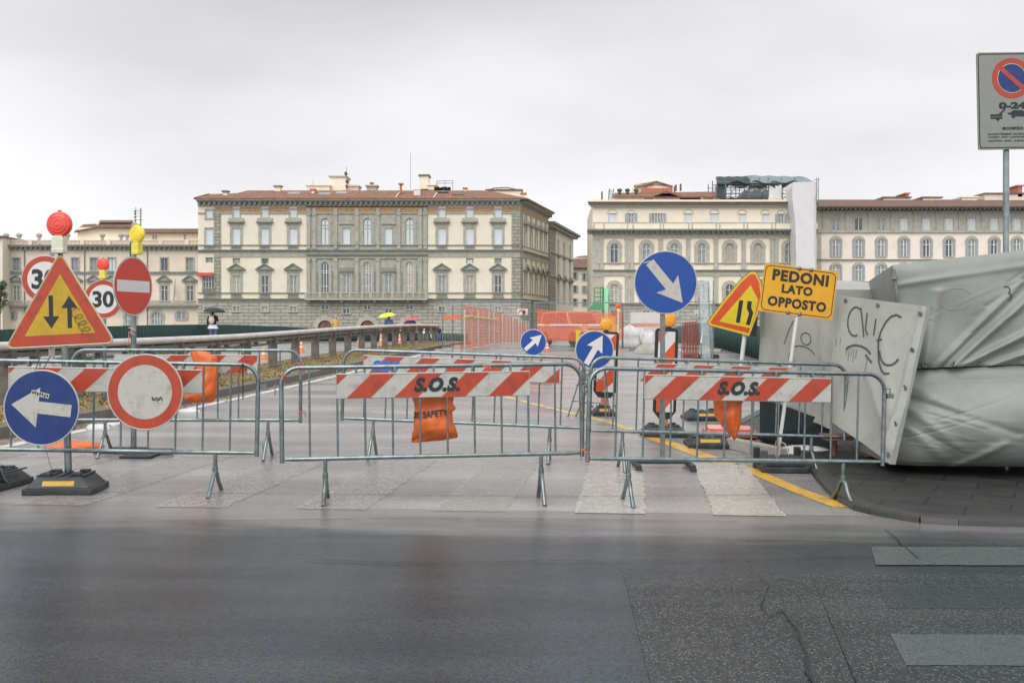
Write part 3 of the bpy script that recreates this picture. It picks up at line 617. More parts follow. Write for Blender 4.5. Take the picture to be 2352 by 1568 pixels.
mb = MB(); mb.prism(tri, 0, .003, 0); rim(mb, tri, .005, .007, 1)
mb.prism(round_tri(*shrink(apex, bl, br, .965), .07), -.0018, -.0004, 2)
mb.prism(round_tri(*shrink(apex, bl, br, .645), .006), -.0032, -.002, 3)
def garrow(u0, v0, u1, v1, sw, hw, hl):
    a = Vector((lx(u0), lz(v0))); b = Vector((lx(u1), lz(v1))); d = b - a; ln = d.length; ang = math.degrees(math.atan2(d.y, d.x)); c = (a + b) / 2
    return rot2(arrow(ln, sw, hw, hl), ang, c.x, c.y)
mb.prism(garrow(125, 679, 127, 754, .036, .135, .10), -.0046, -.0034, 4); mb.prism(garrow(169, 753, 167, 680, .036, .135, .10), -.0046, -.0034, 4)
o = mb.build('sign_panel', [SYEL, SRIM, SRED, SYEL, BLACK], t, (0, -.045, 0)); bevel(o, .001)
mb = MB(); sc = []
for i in range(60):
    a = i / 59 * 6.28 * 3.6; sc.append((lx(180 + i * .48) + .040 * math.cos(a), -.056, lz(712 + i * .88) + .028 * math.sin(a)))
mb.tube(sc, .0022, 0, 5); mb.build('graffiti', SPRAY, t)
lamp(t, (lx(143), -.03, lz(583)), .108, LRED, LBODY)
mb = MB(); mb.tube([(lx(146), 0, lz(600)), (lx(143), -.03, lz(580))], .02); mb.build('lamp_bracket', GALVD, t)

# blue disc with left arrow, hung in front of the barrier
def at(u, v, Y): return Vector((X(u, Y), Y, Z(v, Y)))
c = at(95, 936, 7.93)
t = thing('road_sign', 'round blue sign with white arrow pointing left, hung on the front left barrier', 'road sign', (c.x, c.y, c.z))
k = 7.93 / FP
disc_sign('sign_panel', 172 * k, SBLUE, None, 0, [rot2(arrow(138 * k, 28 * k, 92 * k, 62 * k, 0), 187.5 - 15 + 1, 0, 0)], SWHITE, t, extra=stickers(-2 * k, 31 * k, 42 * k, 11 * k, -14))
mb = MB(); mb.tube([(0, .01, 86 * k), (0, .05, 92 * k), (.0, .16, 118 * k)], .004, 0, 5); mb.tube([(-.07, .01, 75 * k), (-.08, .16, 118 * k)], .004, 0, 5); mb.tube([(.02, .01, -86 * k), (.03, .12, -150 * k), (.03, .3, -180 * k)], .0022, 0, 4); mb.build('hanging_wire', IRON, t)
# white disc with red border on the barrier
c = at(333, 900, 7.95)
t = thing('road_sign', 'round white no-vehicles sign with red border hung on the front left barrier', 'road sign', (c.x, c.y, c.z))
disc_sign('sign_panel', 173 * k, SWHITE, SRED, 24 * k, None, None, t, extra=stickers(28 * k, -16 * k, 26 * k, 17 * k, -4))
mb = MB(); mb.tube([(-.05, .01, 80 * k), (-.05, .14, 92 * k), (.05, .14, 92 * k), (.05, .01, 80 * k)], .005, 0, 5); mb.build('hanging_wire', IRON, t)
# --- no-entry sign with yellow lamp
Y1 = 10.6; bp = Vector((X(307, Y1), Y1, 0)); bp.z = G(bp.x, bp.y)
t = thing('road_sign', 'turned red no-entry sign with white bar under a yellow lamp', 'road sign', bp)
lz1 = lambda v: Z(v, Y1) - bp.z
mb = MB(); pole(mb, (0, 0, .04), (-.002, 0, lz1(556)), .030); mb.build('post', GALV, t)
mb = MB(); mb.box(-.42, .42, -.03, .03, 0, .045); mb.box(-.02, .30, -.35, .35, 0.005, .02); mb.box(-.25, .15, -.05, .05, .04, .07); mb.build('base_plate', IRON, t)
d = 134 * Y1 / FP
bar = [(-.42 * d, -.098 * d), (.42 * d, -.098 * d), (.42 * d, .098 * d), (-.42 * d, .098 * d)]
disc_sign('sign_panel', d, SRED2, SWHITE2, .012, [bar], SWHITE2, t, (.02, -.06, lz1(658)), (0, 0, R(73)))
lamp(t, (.045, -.02, lz1(585)), .097, LYEL, LBODYY, R(-20))
mb = MB(); mb.box(-.035, .02, -.02, .02, lz1(600), lz1(556)); mb.build('lamp_bracket', IRON, t)
mb = MB(); mb.tube([(-.035, -.035, lz1(752)), (.03, -.05, lz1(757)), (.035, -.04, lz1(770)), (-.03, -.045, lz1(762)), (-.04, -.04, lz1(785)), (-.05, -.03, lz1(792))], .012, 0, 6, flat=.4); mb.build('tape_scrap', PINKPL, t)
# --- 30 limit signs
def limit30(u, v, Y, label, dlt=.6, lampon=False, font=.30, pu=0, rz=0):
    bx = X(u + pu, Y); bp = Vector((bx, Y, G(bx, Y))); t = thing('road_sign', label, 'road sign', bp, group='30 speed limit signs')
    cz = Z(v, Y) - bp.z; cx = X(u, Y) - bx
    mb = MB(); pole(mb, (0, .03, .05), (0, .03, cz + (dlt * .5 + .06)), .028); mb.build('post', GALV, t)
    mb = MB(); mb.box(-.3, .3, -.04, .04, 0, .05); mb.box(-.04, .04, -.3, .3, .002, .048); mb.build('base_plate', IRON, t)
    o = disc_sign('sign_panel', dlt, SWHITE2, SRED, dlt * .125, None, None, t, (cx, -.01, cz), (0, 0, rz))
    text_obj('30', dlt * .56, BLACK, o, (-.002, -.005, 0), bold=.011, fit=(dlt * .56, dlt * .43))
    if lampon: lamp(t, (-.01, 0, cz + dlt * .5 + .02), .1, LRED, LBODYY)
    return t
limit30(104, 641, 12.8, 'round 30 speed limit sign with red border, mostly hidden behind the yellow triangle', .60, pu=12)
limit30(238, 687, 15.6, 'round 30 speed limit sign under a small red lamp', .60, True)
# --- blue down-right arrow sign (centre right)
Y2 = 10.15; bp = Vector((X(1522, Y2), Y2, 0)); bp.z = G(bp.x, bp.y)
t = thing('road_sign', 'tall round blue sign with white arrow pointing down right, on dark post', 'road sign', bp)
cz = Z(649, Y2) - bp.z; kk = Y2 / FP
mb = MB(); mb.box(-.024, .024, -.012, .02, .05, cz); mb.build('post', GALVD, t)
mb = MB(); mb.box(-.27, .27, -.03, .03, .045, .085); 
for sx in (-1, 1): mb.box(sx * .27 - .025, sx * .27 + .025, -.25, .25, .02, .06); mb.box(sx * .27 - .03, sx * .27 + .03, -.26, -.2, -.0, .03)
mb.build('base_frame', IRON, t)
disc_sign('sign_panel', 143 * kk, SBLUE2, None, 0, [rot2(arrow(120 * kk, 21 * kk, 64 * kk, 52 * kk, 4 * kk), -51, 1 * kk, 0), rot2([(-9 * kk, -2 * kk), (9 * kk, -1 * kk), (8 * kk, 1.5 * kk), (-9 * kk, 0)], 10, -43 * kk, 47 * kk)], SWHITE, t, (X(1528, Y2) - bp.x, -.03, cz))
# --- distant blue arrows
def blue_far(u, v, dpx, Y, ang, label, stand, clean=True):
    bx = X(u, Y); bp = Vector((bx, Y, G(bx, Y))); t = thing('road_sign', label, 'road sign', bp, group='round blue arrow signs on the bridge')
    kk = Y / FP; cz = Z(v, Y) - bp.z
    disc_sign('sign_panel', dpx * kk, SBLUE2, SWHITE2, dpx * kk * .02, [rot2(arrow(.86 * dpx * kk, .15 * dpx * kk, .46 * dpx * kk, .40 * dpx * kk, .02 * dpx * kk), ang)], SWHITE2, t, (0, -.03, cz))
    mb = MB()
    for sx in (-1, 1):
        mb.tube([(sx * .14, 0, cz), (sx * .17, -.05, 0)], .011, 0, 6)
    for z_ in (.25, .6): mb.tube([(-.16, -.04 * (1 - z_), z_), (.16, -.04 * (1 - z_), z_)], .011, 0, 6)
    mb.build('front_frame', GALVD, t)
    mb = MB()
    for sx in (0, 1): mb.tube([(-.13 + .22 * sx, .05, cz * .85), (-.38 + .12 * sx, .35, 0)], .011, 0, 6)
    mb.tube([(-.33, .28, .25), (-.2, .28, .25)], .010, 0, 6); mb.tube([(-.27, .2, .5), (-.13, .2, .5)], .010, 0, 6)
    mb.tube([(.16, .04, cz * .8), (.26, .35, 0)], .011, 0, 6); mb.build('rear_frame', GALVD, t)
blue_far(1365, 803, 88, 15.0, 60, 'round blue sign with steep up-right arrow on a folding trestle', 1)
blue_far(1225, 786, 60, 22.9, 42, 'smallest round blue sign, diagonal up-right arrow in front of the orange net', 1)
# --- bent narrowing-road triangle
Y3 = 12.6; bp = Vector((X(1684, Y3), Y3, 0)); bp.z = G(bp.x, bp.y)
t = thing('road_sign', 'leaning bent yellow road-narrows triangle with red border, beside the rectangular yellow sign', 'road sign', bp)
q = lambda u, v: (X(u, Y3) - bp.x, Z(v, Y3) - bp.z)
mb = MB(); mb.tube([(0, .05, 0), (*[q(1716, 740)[0]], .05, q(1716, 740)[1])], .028, 0, 8); mb.build('post', WPOST, t)
def ptri(A, B, C, cutx=None): return round_tri(q(*A), q(*B), q(*C), .06)
outer = [q(*p) for p in ((1729, 623), (1738, 626), (1748, 648), (1752, 680), (1741, 720), (1721, 772), (1700, 766), (1631, 748), (1625, 742), (1627, 736), (1660, 692), (1700, 643), (1722, 625))]
mb = MB(); mb.prism(outer, 0, .003, 0); rim(mb, outer, .004, .006, 1)
mb.prism([q(*p) for p in ((1729, 629), (1735, 631), (1744, 650), (1747, 680), (1737, 718), (1719, 765), (1700, 760), (1636, 744), (1631, 740), (1664, 695), (1703, 648), (1723, 630))], -.0018, -.0004, 2)
mb.prism([q(*p) for p in ((1724, 655), (1741, 688), (1736, 715), (1723, 754), (1652, 738))], -.0032, -.002, 3)
mb.prism([q(*p) for p in ((1698, 689), (1707, 690), (1699, 742), (1690, 740))], -.0046, -.0034, 4)
mb.prism([q(*p) for p in ((1717, 691), (1727, 692), (1725, 706), (1730, 718), (1722, 747), (1713, 745), (1720, 720), (1715, 707))], -.0046, -.0034, 4)
mb.build('sign_panel', [SYEL2, SBACK, SORED, SYEL2, BLACK], t)
mb = MB(); a_ = [q(1752, 680), q(1741, 720), q(1721, 772)]
mb.add([(a_[0][0], .004, a_[0][1]), (a_[1][0], .004, a_[1][1]), (a_[2][0], .004, a_[2][1]), (a_[2][0] + .14, .22, a_[2][1] - .01), (a_[1][0] + .03, .14, a_[1][1])], [(0, 1, 4), (1, 2, 3, 4)]); mb.build('bent_corner', SBACK, t)
# --- PEDONI LATO OPPOSTO
Y4 = 10.2; bp = Vector((X(1786, Y4), Y4, 0)); bp.z = G(bp.x, bp.y) + .0
t = thing('road_sign', 'tilted rectangular yellow sign reading PEDONI LATO OPPOSTO on a leaning white post', 'road sign', bp)
q = lambda u, v: (X(u, Y4) - bp.x, Z(v, Y4) - bp.z)
pc = [q(1755, 605), q(1924, 625.5), q(1909, 736), (q(1739, 712))]
cx = sum(p[0] for p in pc) / 4; cz = sum(p[1] for p in pc) / 4
mb = MB(); tp = q(1834, 722); mb.tube([(0, .0, .12), (tp[0], .0, tp[1] + .1)], .030, 0, 10, flat=.6); mb.tube([(tp[0], 0, tp[1] + .1), (q(1842, 630)[0], 0.0, q(1842, 630)[1])], .028, 0, 10, flat=.6); mb.build('post', WPOST, t)
pn = thing('sign_panel', None, None, (cx, -.035, cz)); pn.parent = t; pn.rotation_euler = (0, R(7.2), 0)
W_, H_ = 170.2 * kk, 111 * kk
def rrect(w, h, r, k=5):
    out = []
    for sx, sz, a0 in ((1, 1, 0), (-1, 1, 90), (-1, -1, 180), (1, -1, 270)):
        for i in range(k + 1):
            a = R(a0 + 90 * i / k); out.append((sx * (w / 2 - r) + r * math.cos(a), sz * (h / 2 - r) + r * math.sin(a)))
    return out
mb = MB(); sk = .055
shear_ = lambda pl: [(x + z * sk * 0, z) for x, z in pl]
mb.prism(rrect(W_, H_, .01), 0, .003, 0)
o_, i_ = rrect(W_ - .028, H_ - .028, .055), rrect(W_ - .044, H_ - .044, .048)
for i in range(len(o_)):
    j = (i + 1) % len(o_); mb.add([(o_[i][0], -.0012, o_[i][1]), (o_[j][0], -.0012, o_[j][1]), (i_[j][0], -.0012, i_[j][1]), (i_[i][0], -.0012, i_[i][1])], [(0, 1, 2, 3)], 1)
mb.build('board', [SORY, BLACK], pn)
for s_, x_, z_, ft in (('PEDONI', .004, .142, (.575, .118)), ('LATO', -.015, .012, (.315, .092)), ('OPPOSTO', .0, -.128, (.60, .102))):
    text_obj(s_, .16, BLACK, pn, (x_, -.002, z_), bold=.0075, spacing=1.12, fit=ft)
mb = MB(); mb.lathe([(.022, 0), (.020, .008), (.010, .011), (.009, .018), (0, .018)], (0, 0, 0), 'y', 0, 14); bme_ = mb.mesh('bolt', GALV)
for x_, z_ in ((-.02, H_ / 2 - .012), (.10, H_ / 2 - .012), (-.08, -H_ / 2 + .018), (.04, -H_ / 2 + .018)): obj('bolt', bme_, pn, (x_, 0, z_))
mb = MB(); mb.box(-.22, .24, -.30, .12, 0, .06); mb.box(-.2, .22, -.27, .09, .061, .14)
for sx in (-.2, .22): mb.box(sx - .03, sx + .03, -.28, -.2, .0, .22); mb.box(sx - .03, sx + .03, .03, .11, .0, .22)
o = mb.build('crate_base', RUBBER, t); bevel(o, .01)
mb = MB(); mb.tube([(-.03, -.06, .30), (-.06, -.09, .18), (-.04, -.1, .12)], .012, 0, 6, flat=.4); mb.tube([(-.02, -.06, .30), (.05, -.09, .27), (.09, -.1, .16)], .012, 1, 6, flat=.4); mb.build('tape_scrap', [REDPL, SWHITE2], t)
# --- no parking sign, top right
Y5 = 9.9; SGREY = mat('aged_reflective_grey', (.25, .26, .235), .5, 0, .1, 9, dirt=((.18, .19, .17), .5), ds=9); bp = Vector((X(2328, Y5), Y5 + .1, 0)); bp.z = G(bp.x, bp.y) + KH
t = thing('road_sign', 'grey rectangular no-parking sign 0-24 on a tall steel post above the tarpaulins', 'road sign', bp)
q = lambda u, v: (X(u, Y5) - bp.x, Z(v, Y5) - bp.z)
kk5 = Y5 / FP
mb = MB(); pole(mb, (0, .05, 0), (0, .05, q(0, 130)[1]), .030); mb.build('post', GALV, t)
pc = q(2333, 228); pn = thing('sign_panel', None, None, (pc[0], -.03, pc[1])); pn.parent = t; pn.rotation_euler = (0, R(-1.2), R(2))
W_, H_ = 162 * kk5, 224 * kk5
mb = MB(); mb.prism(rrect(W_, H_, .02), 0, .02, 0)
o_, i_ = rrect(W_ - .016, H_ - .024, .03), rrect(W_ - .036, H_ - .044, .025)
for i in range(len(o_)):
    j = (i + 1) % len(o_); mb.add([(o_[i][0], -.0012, o_[i][1]), (o_[j][0], -.0012, o_[j][1]), (i_[j][0], -.0012, i_[j][1]), (i_[i][0], -.0012, i_[i][1])], [(0, 1, 2, 3)], 1)
mb.prism(circ(0, 52 * kk5, 47 * kk5), -.0012, -.0002, 2); mb.prism(circ(0, 52 * kk5, 34 * kk5), -.0024, -.0013, 3); mb.prism(circ(0, 52 * kk5, 32.5 * kk5), -.0036, -.0025, 4)
mb.prism(rot2([(-34 * kk5, -5 * kk5), (34 * kk5, -5 * kk5), (34 * kk5, 5 * kk5), (-34 * kk5, 5 * kk5)], -42, 0, 52 * kk5), -.0048, -.0037, 2)
# tow truck pictogram
k5 = kk5
mb.box(-52 * k5, -24 * k5, -.002, -.0005, -36 * k5, -31 * k5, 1); mb.box(-52 * k5, -24 * k5, -.0021, -.0005, -41.5 * k5, -37.5 * k5, 1)
mb.prism([(p[0] * k5, p[1] * k5) for p in ((-36, -33), (-18, -18), (-16, -20), (-31, -36))], -.0024, -.0006, 1); mb.prism(circ(-35 * k5, -42 * k5, 4 * k5, 14), -.003, -.0006, 1)
mb.prism([(p[0] * k5, p[1] * k5) for p in ((-12, -27), (-6, -28), (2, -22), (22, -22), (32, -28), (44, -32), (44, -38), (6, -36), (-10, -31))], -.0024, -.0006, 1); mb.prism(circ(2 * k5, -36 * k5, 4.5 * k5, 14), -.003, -.0006, 1); mb.prism(circ(34 * k5, -38 * k5, 4.5 * k5, 14), -.003, -.0006, 1)
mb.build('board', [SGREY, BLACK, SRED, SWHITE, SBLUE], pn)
text_obj('0-24', .105, BLACK, pn, (0, -.002, -11 * k5), bold=.006, fit=(64 * k5, 16 * k5))
text_obj('eccetto', .055, BLACK, pn, (0, -.002, -63 * k5), bold=.0015, fit=(50 * k5, 8 * k5))
for i, s_ in enumerate(('autorizzati autocarri e', 'moto con contrassegno', 'valido ztl, settore A')): text_obj(s_, .034, BLACK, pn, (0, -.002, (-76 - i * 8) * k5), bold=.0003, fit=(118 * k5, 5.5 * k5), shear=.3)

# ------------------------------------------------------------------ barriers
def barrier(label, L0, R0, zt=(1.1, 1.1), plate=(0, 1), ph=(1.04, .86), text=None, tcol=None, tpos=.5, tsize=(.37, .115), topw=0, phase=0.0):
    """L0,R0: (u, Y) of end posts; zt: z of top rail at both ends (world)"""
    A = Vector((X(L0[0], L0[1]), L0[1], zt[0] - 1.1)); B = Vector((X(R0[0], R0[1]), R0[1], zt[1] - 1.1))
    d = B - A; Wd = d.length; c = (A + B) / 2; rz = math.atan2(d.y, d.x); ry = -math.asin(d.z / Wd)
    t = thing('crowd_barrier', label, 'barrier', c, group='steel crowd barriers across the road'); t.rotation_mode = 'XYZ'; t.rotation_euler = (0, ry, rz)
    h = Wd / 2; r = .0185; zb = .37; cr = .14
    pts = [(-h, 0, zb - .03)] + [(-h, 0, zb + .2)]
    for i in range(9):
        a = math.pi - i * math.pi / 16; pts.append((-h + cr + cr * math.cos(a), 0, 1.1 - cr + cr * math.sin(a)))
    pts += [(x, 0, z) for x, z in [(-p[0], p[2]) for p in reversed(pts)]]
    mb = MB(); mb.tube(pts, r, 0, 10)
    mb.tube([(-h + .02, 0, zb), (-h + .10, 0, zb), (h - .10, 0, zb), (h - .02, 0, zb)], [r * .75, r, r, r * .75], 0, 10)
    mb.build('frame', GALV, t)
    nb = 10
    bm = MB(); bm.tube([(0, 0, zb), (0, 0, 1.1)], .0085, 0, 8); bme = bm.mesh('bar', GALV)
    for i in range(nb): obj('bar', bme, t, (-h + Wd * (i + 1) / (nb + 1), 0, 0))
    # legs
    inv = Matrix.Rotation(rz, 4, 'Z') @ Matrix.Rotation(ry, 4, 'Y')
    for sx in (-1, 1):
        x = sx * (h - .34); mb = MB(); mb.tube([(x, 0, zb), (x, 0, .2)], .0165, 0, 8)
        mb.lathe([(.022, -.025), (.024, 0), (.022, .03)], (x, 0, .225), 'z', 0, 10)
        for sy in (-1, 1):
            wpos = inv @ Vector((x, sy * .21, 0)) + c; gz = G(wpos.x, wpos.y) - wpos.z
            mb.tube([(x, 0, .215), (x, sy * .05, .195), (x, sy * .10, .12), (x, sy * .21, gz + .004)], [.017, .017, .017, .018], 0, 8)
        mb.build('leg', GALV, t)
    mb = MB()
    for z_ in (.98, .45): mb.tube([(h, 0, z_), (h + .05, 0, z_), (h + .05, 0, z_ - .05)], .006, 0, 6); mb.tube([(-h, 0, z_ - .02), (-h - .05, 0, z_ - .02), (-h - .05, 0, z_ - .10)], .005, 0, 6)
    mb.box(h + .02, h + .075, -.02, .02, .9, .94); mb.build('coupling_hooks', GALVD, t)
    # striped board
    if plate:
        x0, x1 = -h + plate[0] * Wd, -h + plate[1] * Wd; z1, z0 = ph; hh = z1 - z0
        bd = MB(); bd.box(x0, x1, -.0275, -.0225, z0, z1, 0)
        bd.tube([(x0, -.026, z1), (x1, -.026, z1)], .006, 2, 6); bd.tube([(x0, -.026, z0), (x1, -.026, z0)], .004, 3, 6)
        per = .38; sl = hh * 1.0; k = -2
        while x0 + phase + k * per < x1:
            xs = x0 + phase + k * per; pl = [(xs, z0 + .003), (xs + per * .5, z0 + .003), (xs + per * .5 + sl, z1 - .006), (xs + sl, z1 - .006)]
            # clip to [x0,x1]
            def clip(pl, lim, sgn):
                o2 = []
                for i in range(len(pl)):
                    a, b = pl[i], pl[(i + 1) % len(pl)]; ia, ib = sgn * (a[0] - lim) >= 0, sgn * (b[0] - lim) >= 0
                    if ia: o2.append(a)
                    if ia != ib:
                        tt = (lim - a[0]) / (b[0] - a[0]); o2.append((lim, a[1] + (b[1] - a[1]) * tt))
                return o2
            pl = clip(pl, x0 + .003, 1)
            if len(pl) > 2: pl = clip(pl, x1 - .003, -1)
            if len(pl) > 2: bd.prism(pl, -.0295, -.0276, 1)
            k += 1
        nclip = 5
        for i in range(nclip): xx = x0 + (x1 - x0) * (i + .5) / nclip; bd.box(xx - .008, xx + .008, -.03, .022, z1 - .004, z1 + .05, 3)
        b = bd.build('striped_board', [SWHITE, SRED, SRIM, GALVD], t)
        if text: text_obj(text, .15, tcol, b, (x0 + (x1 - x0) * tpos, -.031, (z0 + z1) / 2 + .004), shear=.28, bold=.010, spacing=1.1, fit=tsize)
    return t, rz, ry, c, h
barA = barrier('front left steel crowd barrier carrying the blue arrow and white disc signs', (-104, 8.2), (588, 8.26), (1.135, 1.09), (.175, .815), (1.05, .858), phase=.05)
barB = barrier('front middle steel crowd barrier with SOS stencilled on its striped board', (649, 7.95), (1338, 8.18), (1.077, 1.102), (.18, .823), (1.045, .85), 'S.O.S.', SPRAY, .515, (.37, .118), phase=.08)
barC = barrier('front right steel crowd barrier with SOS stencil, ending at the tarpaulins', (1347, 8.06), (2025, 8.3), (1.072, 1.01), (.18, .81), (1.055, .86), 'S.O.S.', SPRAY, .50, (.36, .115), phase=.07)
barD = barrier('back left steel crowd barrier with an orange bag, in front of the verge', (166, 10.4), (690, 10.44), (1.167, 1.16), (.185, .812), (1.05, .86), phase=.02)
barE = barrier('back middle steel crowd barrier with blue SOS stencil on its board', (783, 10.63), (1335, 10.43), (1.165, 1.08), (.085, .90), (1.045, .83), 'SOS', BLUESPRAY, .115, (.30, .12), phase=.03)
barF = barrier('back right steel crowd barrier, between the blue sign and the grey panels', (1350, 9.94), (1937, 10.1), (1.105, 1.02), (.19, .80), (1.055, .88), '', None, phase=.0)
# red ties and a wire hook at the joints
def tie(u, v, Y, label, m=REDPL):
    c = at(u, v, Y); mb = MB(); mb.tube([(-.03, -.02, .02), (.0, -.035, 0), (.03, -.02, -.01), (.03, .03, .01), (-.03, .03, .01), (-.03, -.02, .02)], .005, 0, 5)
    mb.tube([(.0, -.035, 0), (.02, -.045, -.05), (.01, -.04, -.10)], .006, 0, 5, flat=.3); tag(mb.build('tape_tie', m, None, c), label, 'tape', 'red tape ties on the barriers')
tie(651, 862, 7.93, 'red tape tied at the left end of the front middle barrier'); tie(692, 945, 10.4, 'red tape tied low on the right post of the back left barrier'); tie(1118, 845, 7.98, 'red tape twist on the top rail of the front middle barrier')
tie(690, 836, 10.4, 'red tape tied high on the right post of the back left barrier'); tie(1345, 1036, 8.06, 'red tape tied low where the two front barriers meet'); tie(1940, 858, 10.05, 'orange red tape tied at the top right corner of the back right barrier', ORPL)
c = at(560, 846, 8.2); mb = MB(); mb.tube([(0, -.03, .04), (-.035, -.03, -.03), (.035, -.03, -.035), (0, -.03, .04), (0, -.03, -.25)], .005, 0, 5); tag(mb.build('wire_hook', IRON, None, c), 'bent black wire hook hanging on the front left barrier rail', 'hook')

# ------------------------------------------------------------------ orange bags
def bag(label, lv, Y, th=.10, text=None, rz=0):
    """lv: list of (v, uL, uR, thickness factor) top to bottom"""
    u0 = sum((a[1] + a[2]) / 2 for a in lv) / len(lv); vz = lv[0][0]; base = at(u0, vz, Y)
    n = 36; rows = []
    def lev(v):
        for a, b in zip(lv, lv[1:]):
            if v <= b[0]: t_ = (v - a[0]) / (b[0] - a[0]); return [a[i] + (b[i] - a[i]) * t_ for i in (1, 2, 3)]
        return lv[-1][1:]
    v0, v1 = lv[0][0], lv[-1][0]; K = 26; mb = MB(); vs = []
    def front(x, zz):
        v = HY - (zz + base.z - CAMH) * FP / Y; v = max(v0, min(v1, v)); l, r_, f = lev(v); cx = X((l + r_) / 2, Y) - base.x; hw = max(.004, (X(r_, Y) - X(l, Y)) / 2)
        q_ = max(-.999, min(.999, (x - cx) / hw)); return -th * f * math.sqrt(1 - q_ * q_) ** 1.0
    for k in range(K + 1):
        v = v0 + (v1 - v0) * k / K; l, r_, f = lev(v); cx = X((l + r_) / 2, Y) - base.x; hw = max(.004, (X(r_, Y) - X(l, Y)) / 2); zz = Z(v, Y) - base.z
        for j in range(n):
            a = 6.28318 * j / n; wr = 1 + .12 * math.sin(a * 7 + k * .35) * (1 - k / K) + .05 * math.sin(a * 3 + k * .8) + .03 * math.sin(a * 11 + k * 1.3)
            vs.append((cx + hw * math.cos(a), th * f * math.sin(a) * wr, zz + .012 * math.sin(a * 5 + k) * (k / K)))
    fs = [(i * n + j, (i + 1) * n + j, (i + 1) * n + (j + 1) % n, i * n + (j + 1) % n) for i in range(K) for j in range(n)]
    mb.add(vs, fs, 0, True); mb.add(vs[:n], [tuple(range(n))]); mb.add(vs[-n:], [tuple(reversed(range(n)))])
    o = mb.build('sandbag', BAG, None, base, (0, 0, rz)); tag(o, label, 'sandbag', 'orange plastic sandbags')
    if text:
        tx, tv, tsz = text
        zc = Z(tv, Y) - base.z; xc = X(tx, Y) - base.x
        def wp(cn): return Vector((cn.x + xc, cn.y + zc + .06 * cn.x, cn.z))
        to = text_obj('3S SAFETY', tsz, SPRAY, o, (0, 0, 0), rot=(0, 0, 0), bold=.0022, fit=(.29, .052))
        for vt in to.data.vertices:
            x, zz = vt.co.x + xc, vt.co.y + zc + .10 * vt.co.x; yy = front(x, zz) * 1.13 - .006; vt.co = Vector((x, yy - vt.co.z * .5, zz))
    return o
bag('orange plastic sandbag with black SAFETY print hanging under the front middle board', [(868, 952, 1040, .5), (905, 944, 1045, .75), (925, 950, 1040, .75), (938, 953, 1049, .8), (946, 951, 1039, .95), (968, 950, 1041, 1.3), (984, 950, 1047, 1.35), (996, 947, 1052, .95), (1005, 945, 1050, .35), (1013, 945, 956, .05)], 8.22, .085, (991, 948, .08))
bag('crumpled orange plastic bag hanging to a point under the front right board', [(880, 1640, 1708, .4), (915, 1638, 1711, .7), (928, 1639, 1703, .8), (950, 1640, 1703, .85), (965, 1648, 1702, .8), (985, 1664, 1697, .6), (1000, 1680, 1691, .3), (1008, 1685, 1689, .08)], 8.35, .13)
bag('weathered orange bag draped on the back left barrier, beside the white disc', [(806, 436, 470, .3), (820, 440, 500, .5), (845, 452, 500, .7), (870, 445, 499, .85), (890, 432, 498, 1.0), (905, 425, 497, 1.1), (916, 422, 494, .9), (922, 440, 488, .3)], 10.3, .09)
# flat bag on ground left and planks right
def slump(name, label, cat, u, v, L_, W_, H_, m, rz=0, group=None, seed=1):
    c = GP(u, v); rnd = random.Random(seed)
    ph_ = [rnd.uniform(0, 6) for _ in range(6)]
    def f(a, b):
        g = a * 6.28318; e_ = b * math.pi / 2; rr = math.cos(e_) ** .6
        w_ = 1 + .12 * math.sin(3 * g + ph_[0]) + .07 * math.sin(7 * g + ph_[1])
        return (L_ / 2 * rr * w_ * math.cos(g), W_ / 2 * rr * w_ * math.sin(g), H_ * math.sin(e_) * (1 + .25 * math.sin(4 * g + ph_[2]) * math.cos(e_)) )
    mb = MB(); mb.grid(f, 28, 8); o = mb.build(name, m, None, (c.x, c.y, G(c.x, c.y)), (0, 0, rz)); return tag(o, label, cat, group)
slump('sandbag', 'flat orange sandbag lying on the asphalt behind the blue left arrow disc', 'sandbag', 168, 1026, .62, .34, .06, BAG, .1, 'orange plastic sandbags', 3)
slump('plastic_litter', 'crumpled white plastic litter on the asphalt beside the back left barrier', 'litter', 222, 986, .30, .16, .07, WBAGM, 0, 'white plastic litter by the kerb', 4)
slump('plastic_litter', 'small white plastic scrap beside the kerb behind the white disc', 'litter', 438, 946, .32, .16, .05, WBAGM, 0, 'white plastic litter by the kerb', 5)
slump('plastic_litter', 'tiny white scrap beside the crumpled white plastic litter', 'litter', 258, 977, .16, .10, .04, WBAGM, 0, 'white plastic litter by the kerb', 6)
# ------------------------------------------------------------------ free rubber bases
def base_thing(u, v, label, L_=.62, W_=.40, rz=0, H_=.13, refl=True):
    c = GP(u, v); t = thing('sign_base', label, 'sign base', (c.x, c.y, G(c.x, c.y)), rz, 'black rubber sign bases'); rubber_base(t, (0, 0, 0), L_, W_, H_, 0, refl); return t
base_thing(-22, 1118, 'black rubber base cut by the left edge of the picture', .42, .6, -.1, refl=False)
base_thing(1617, 963, 'black rubber base with yellow strip standing behind the orange bag', .62, .5, .05)
base_thing(1625, 1024, 'large black rubber base with yellow strip in front of the red slab', .52, .55, -.05)
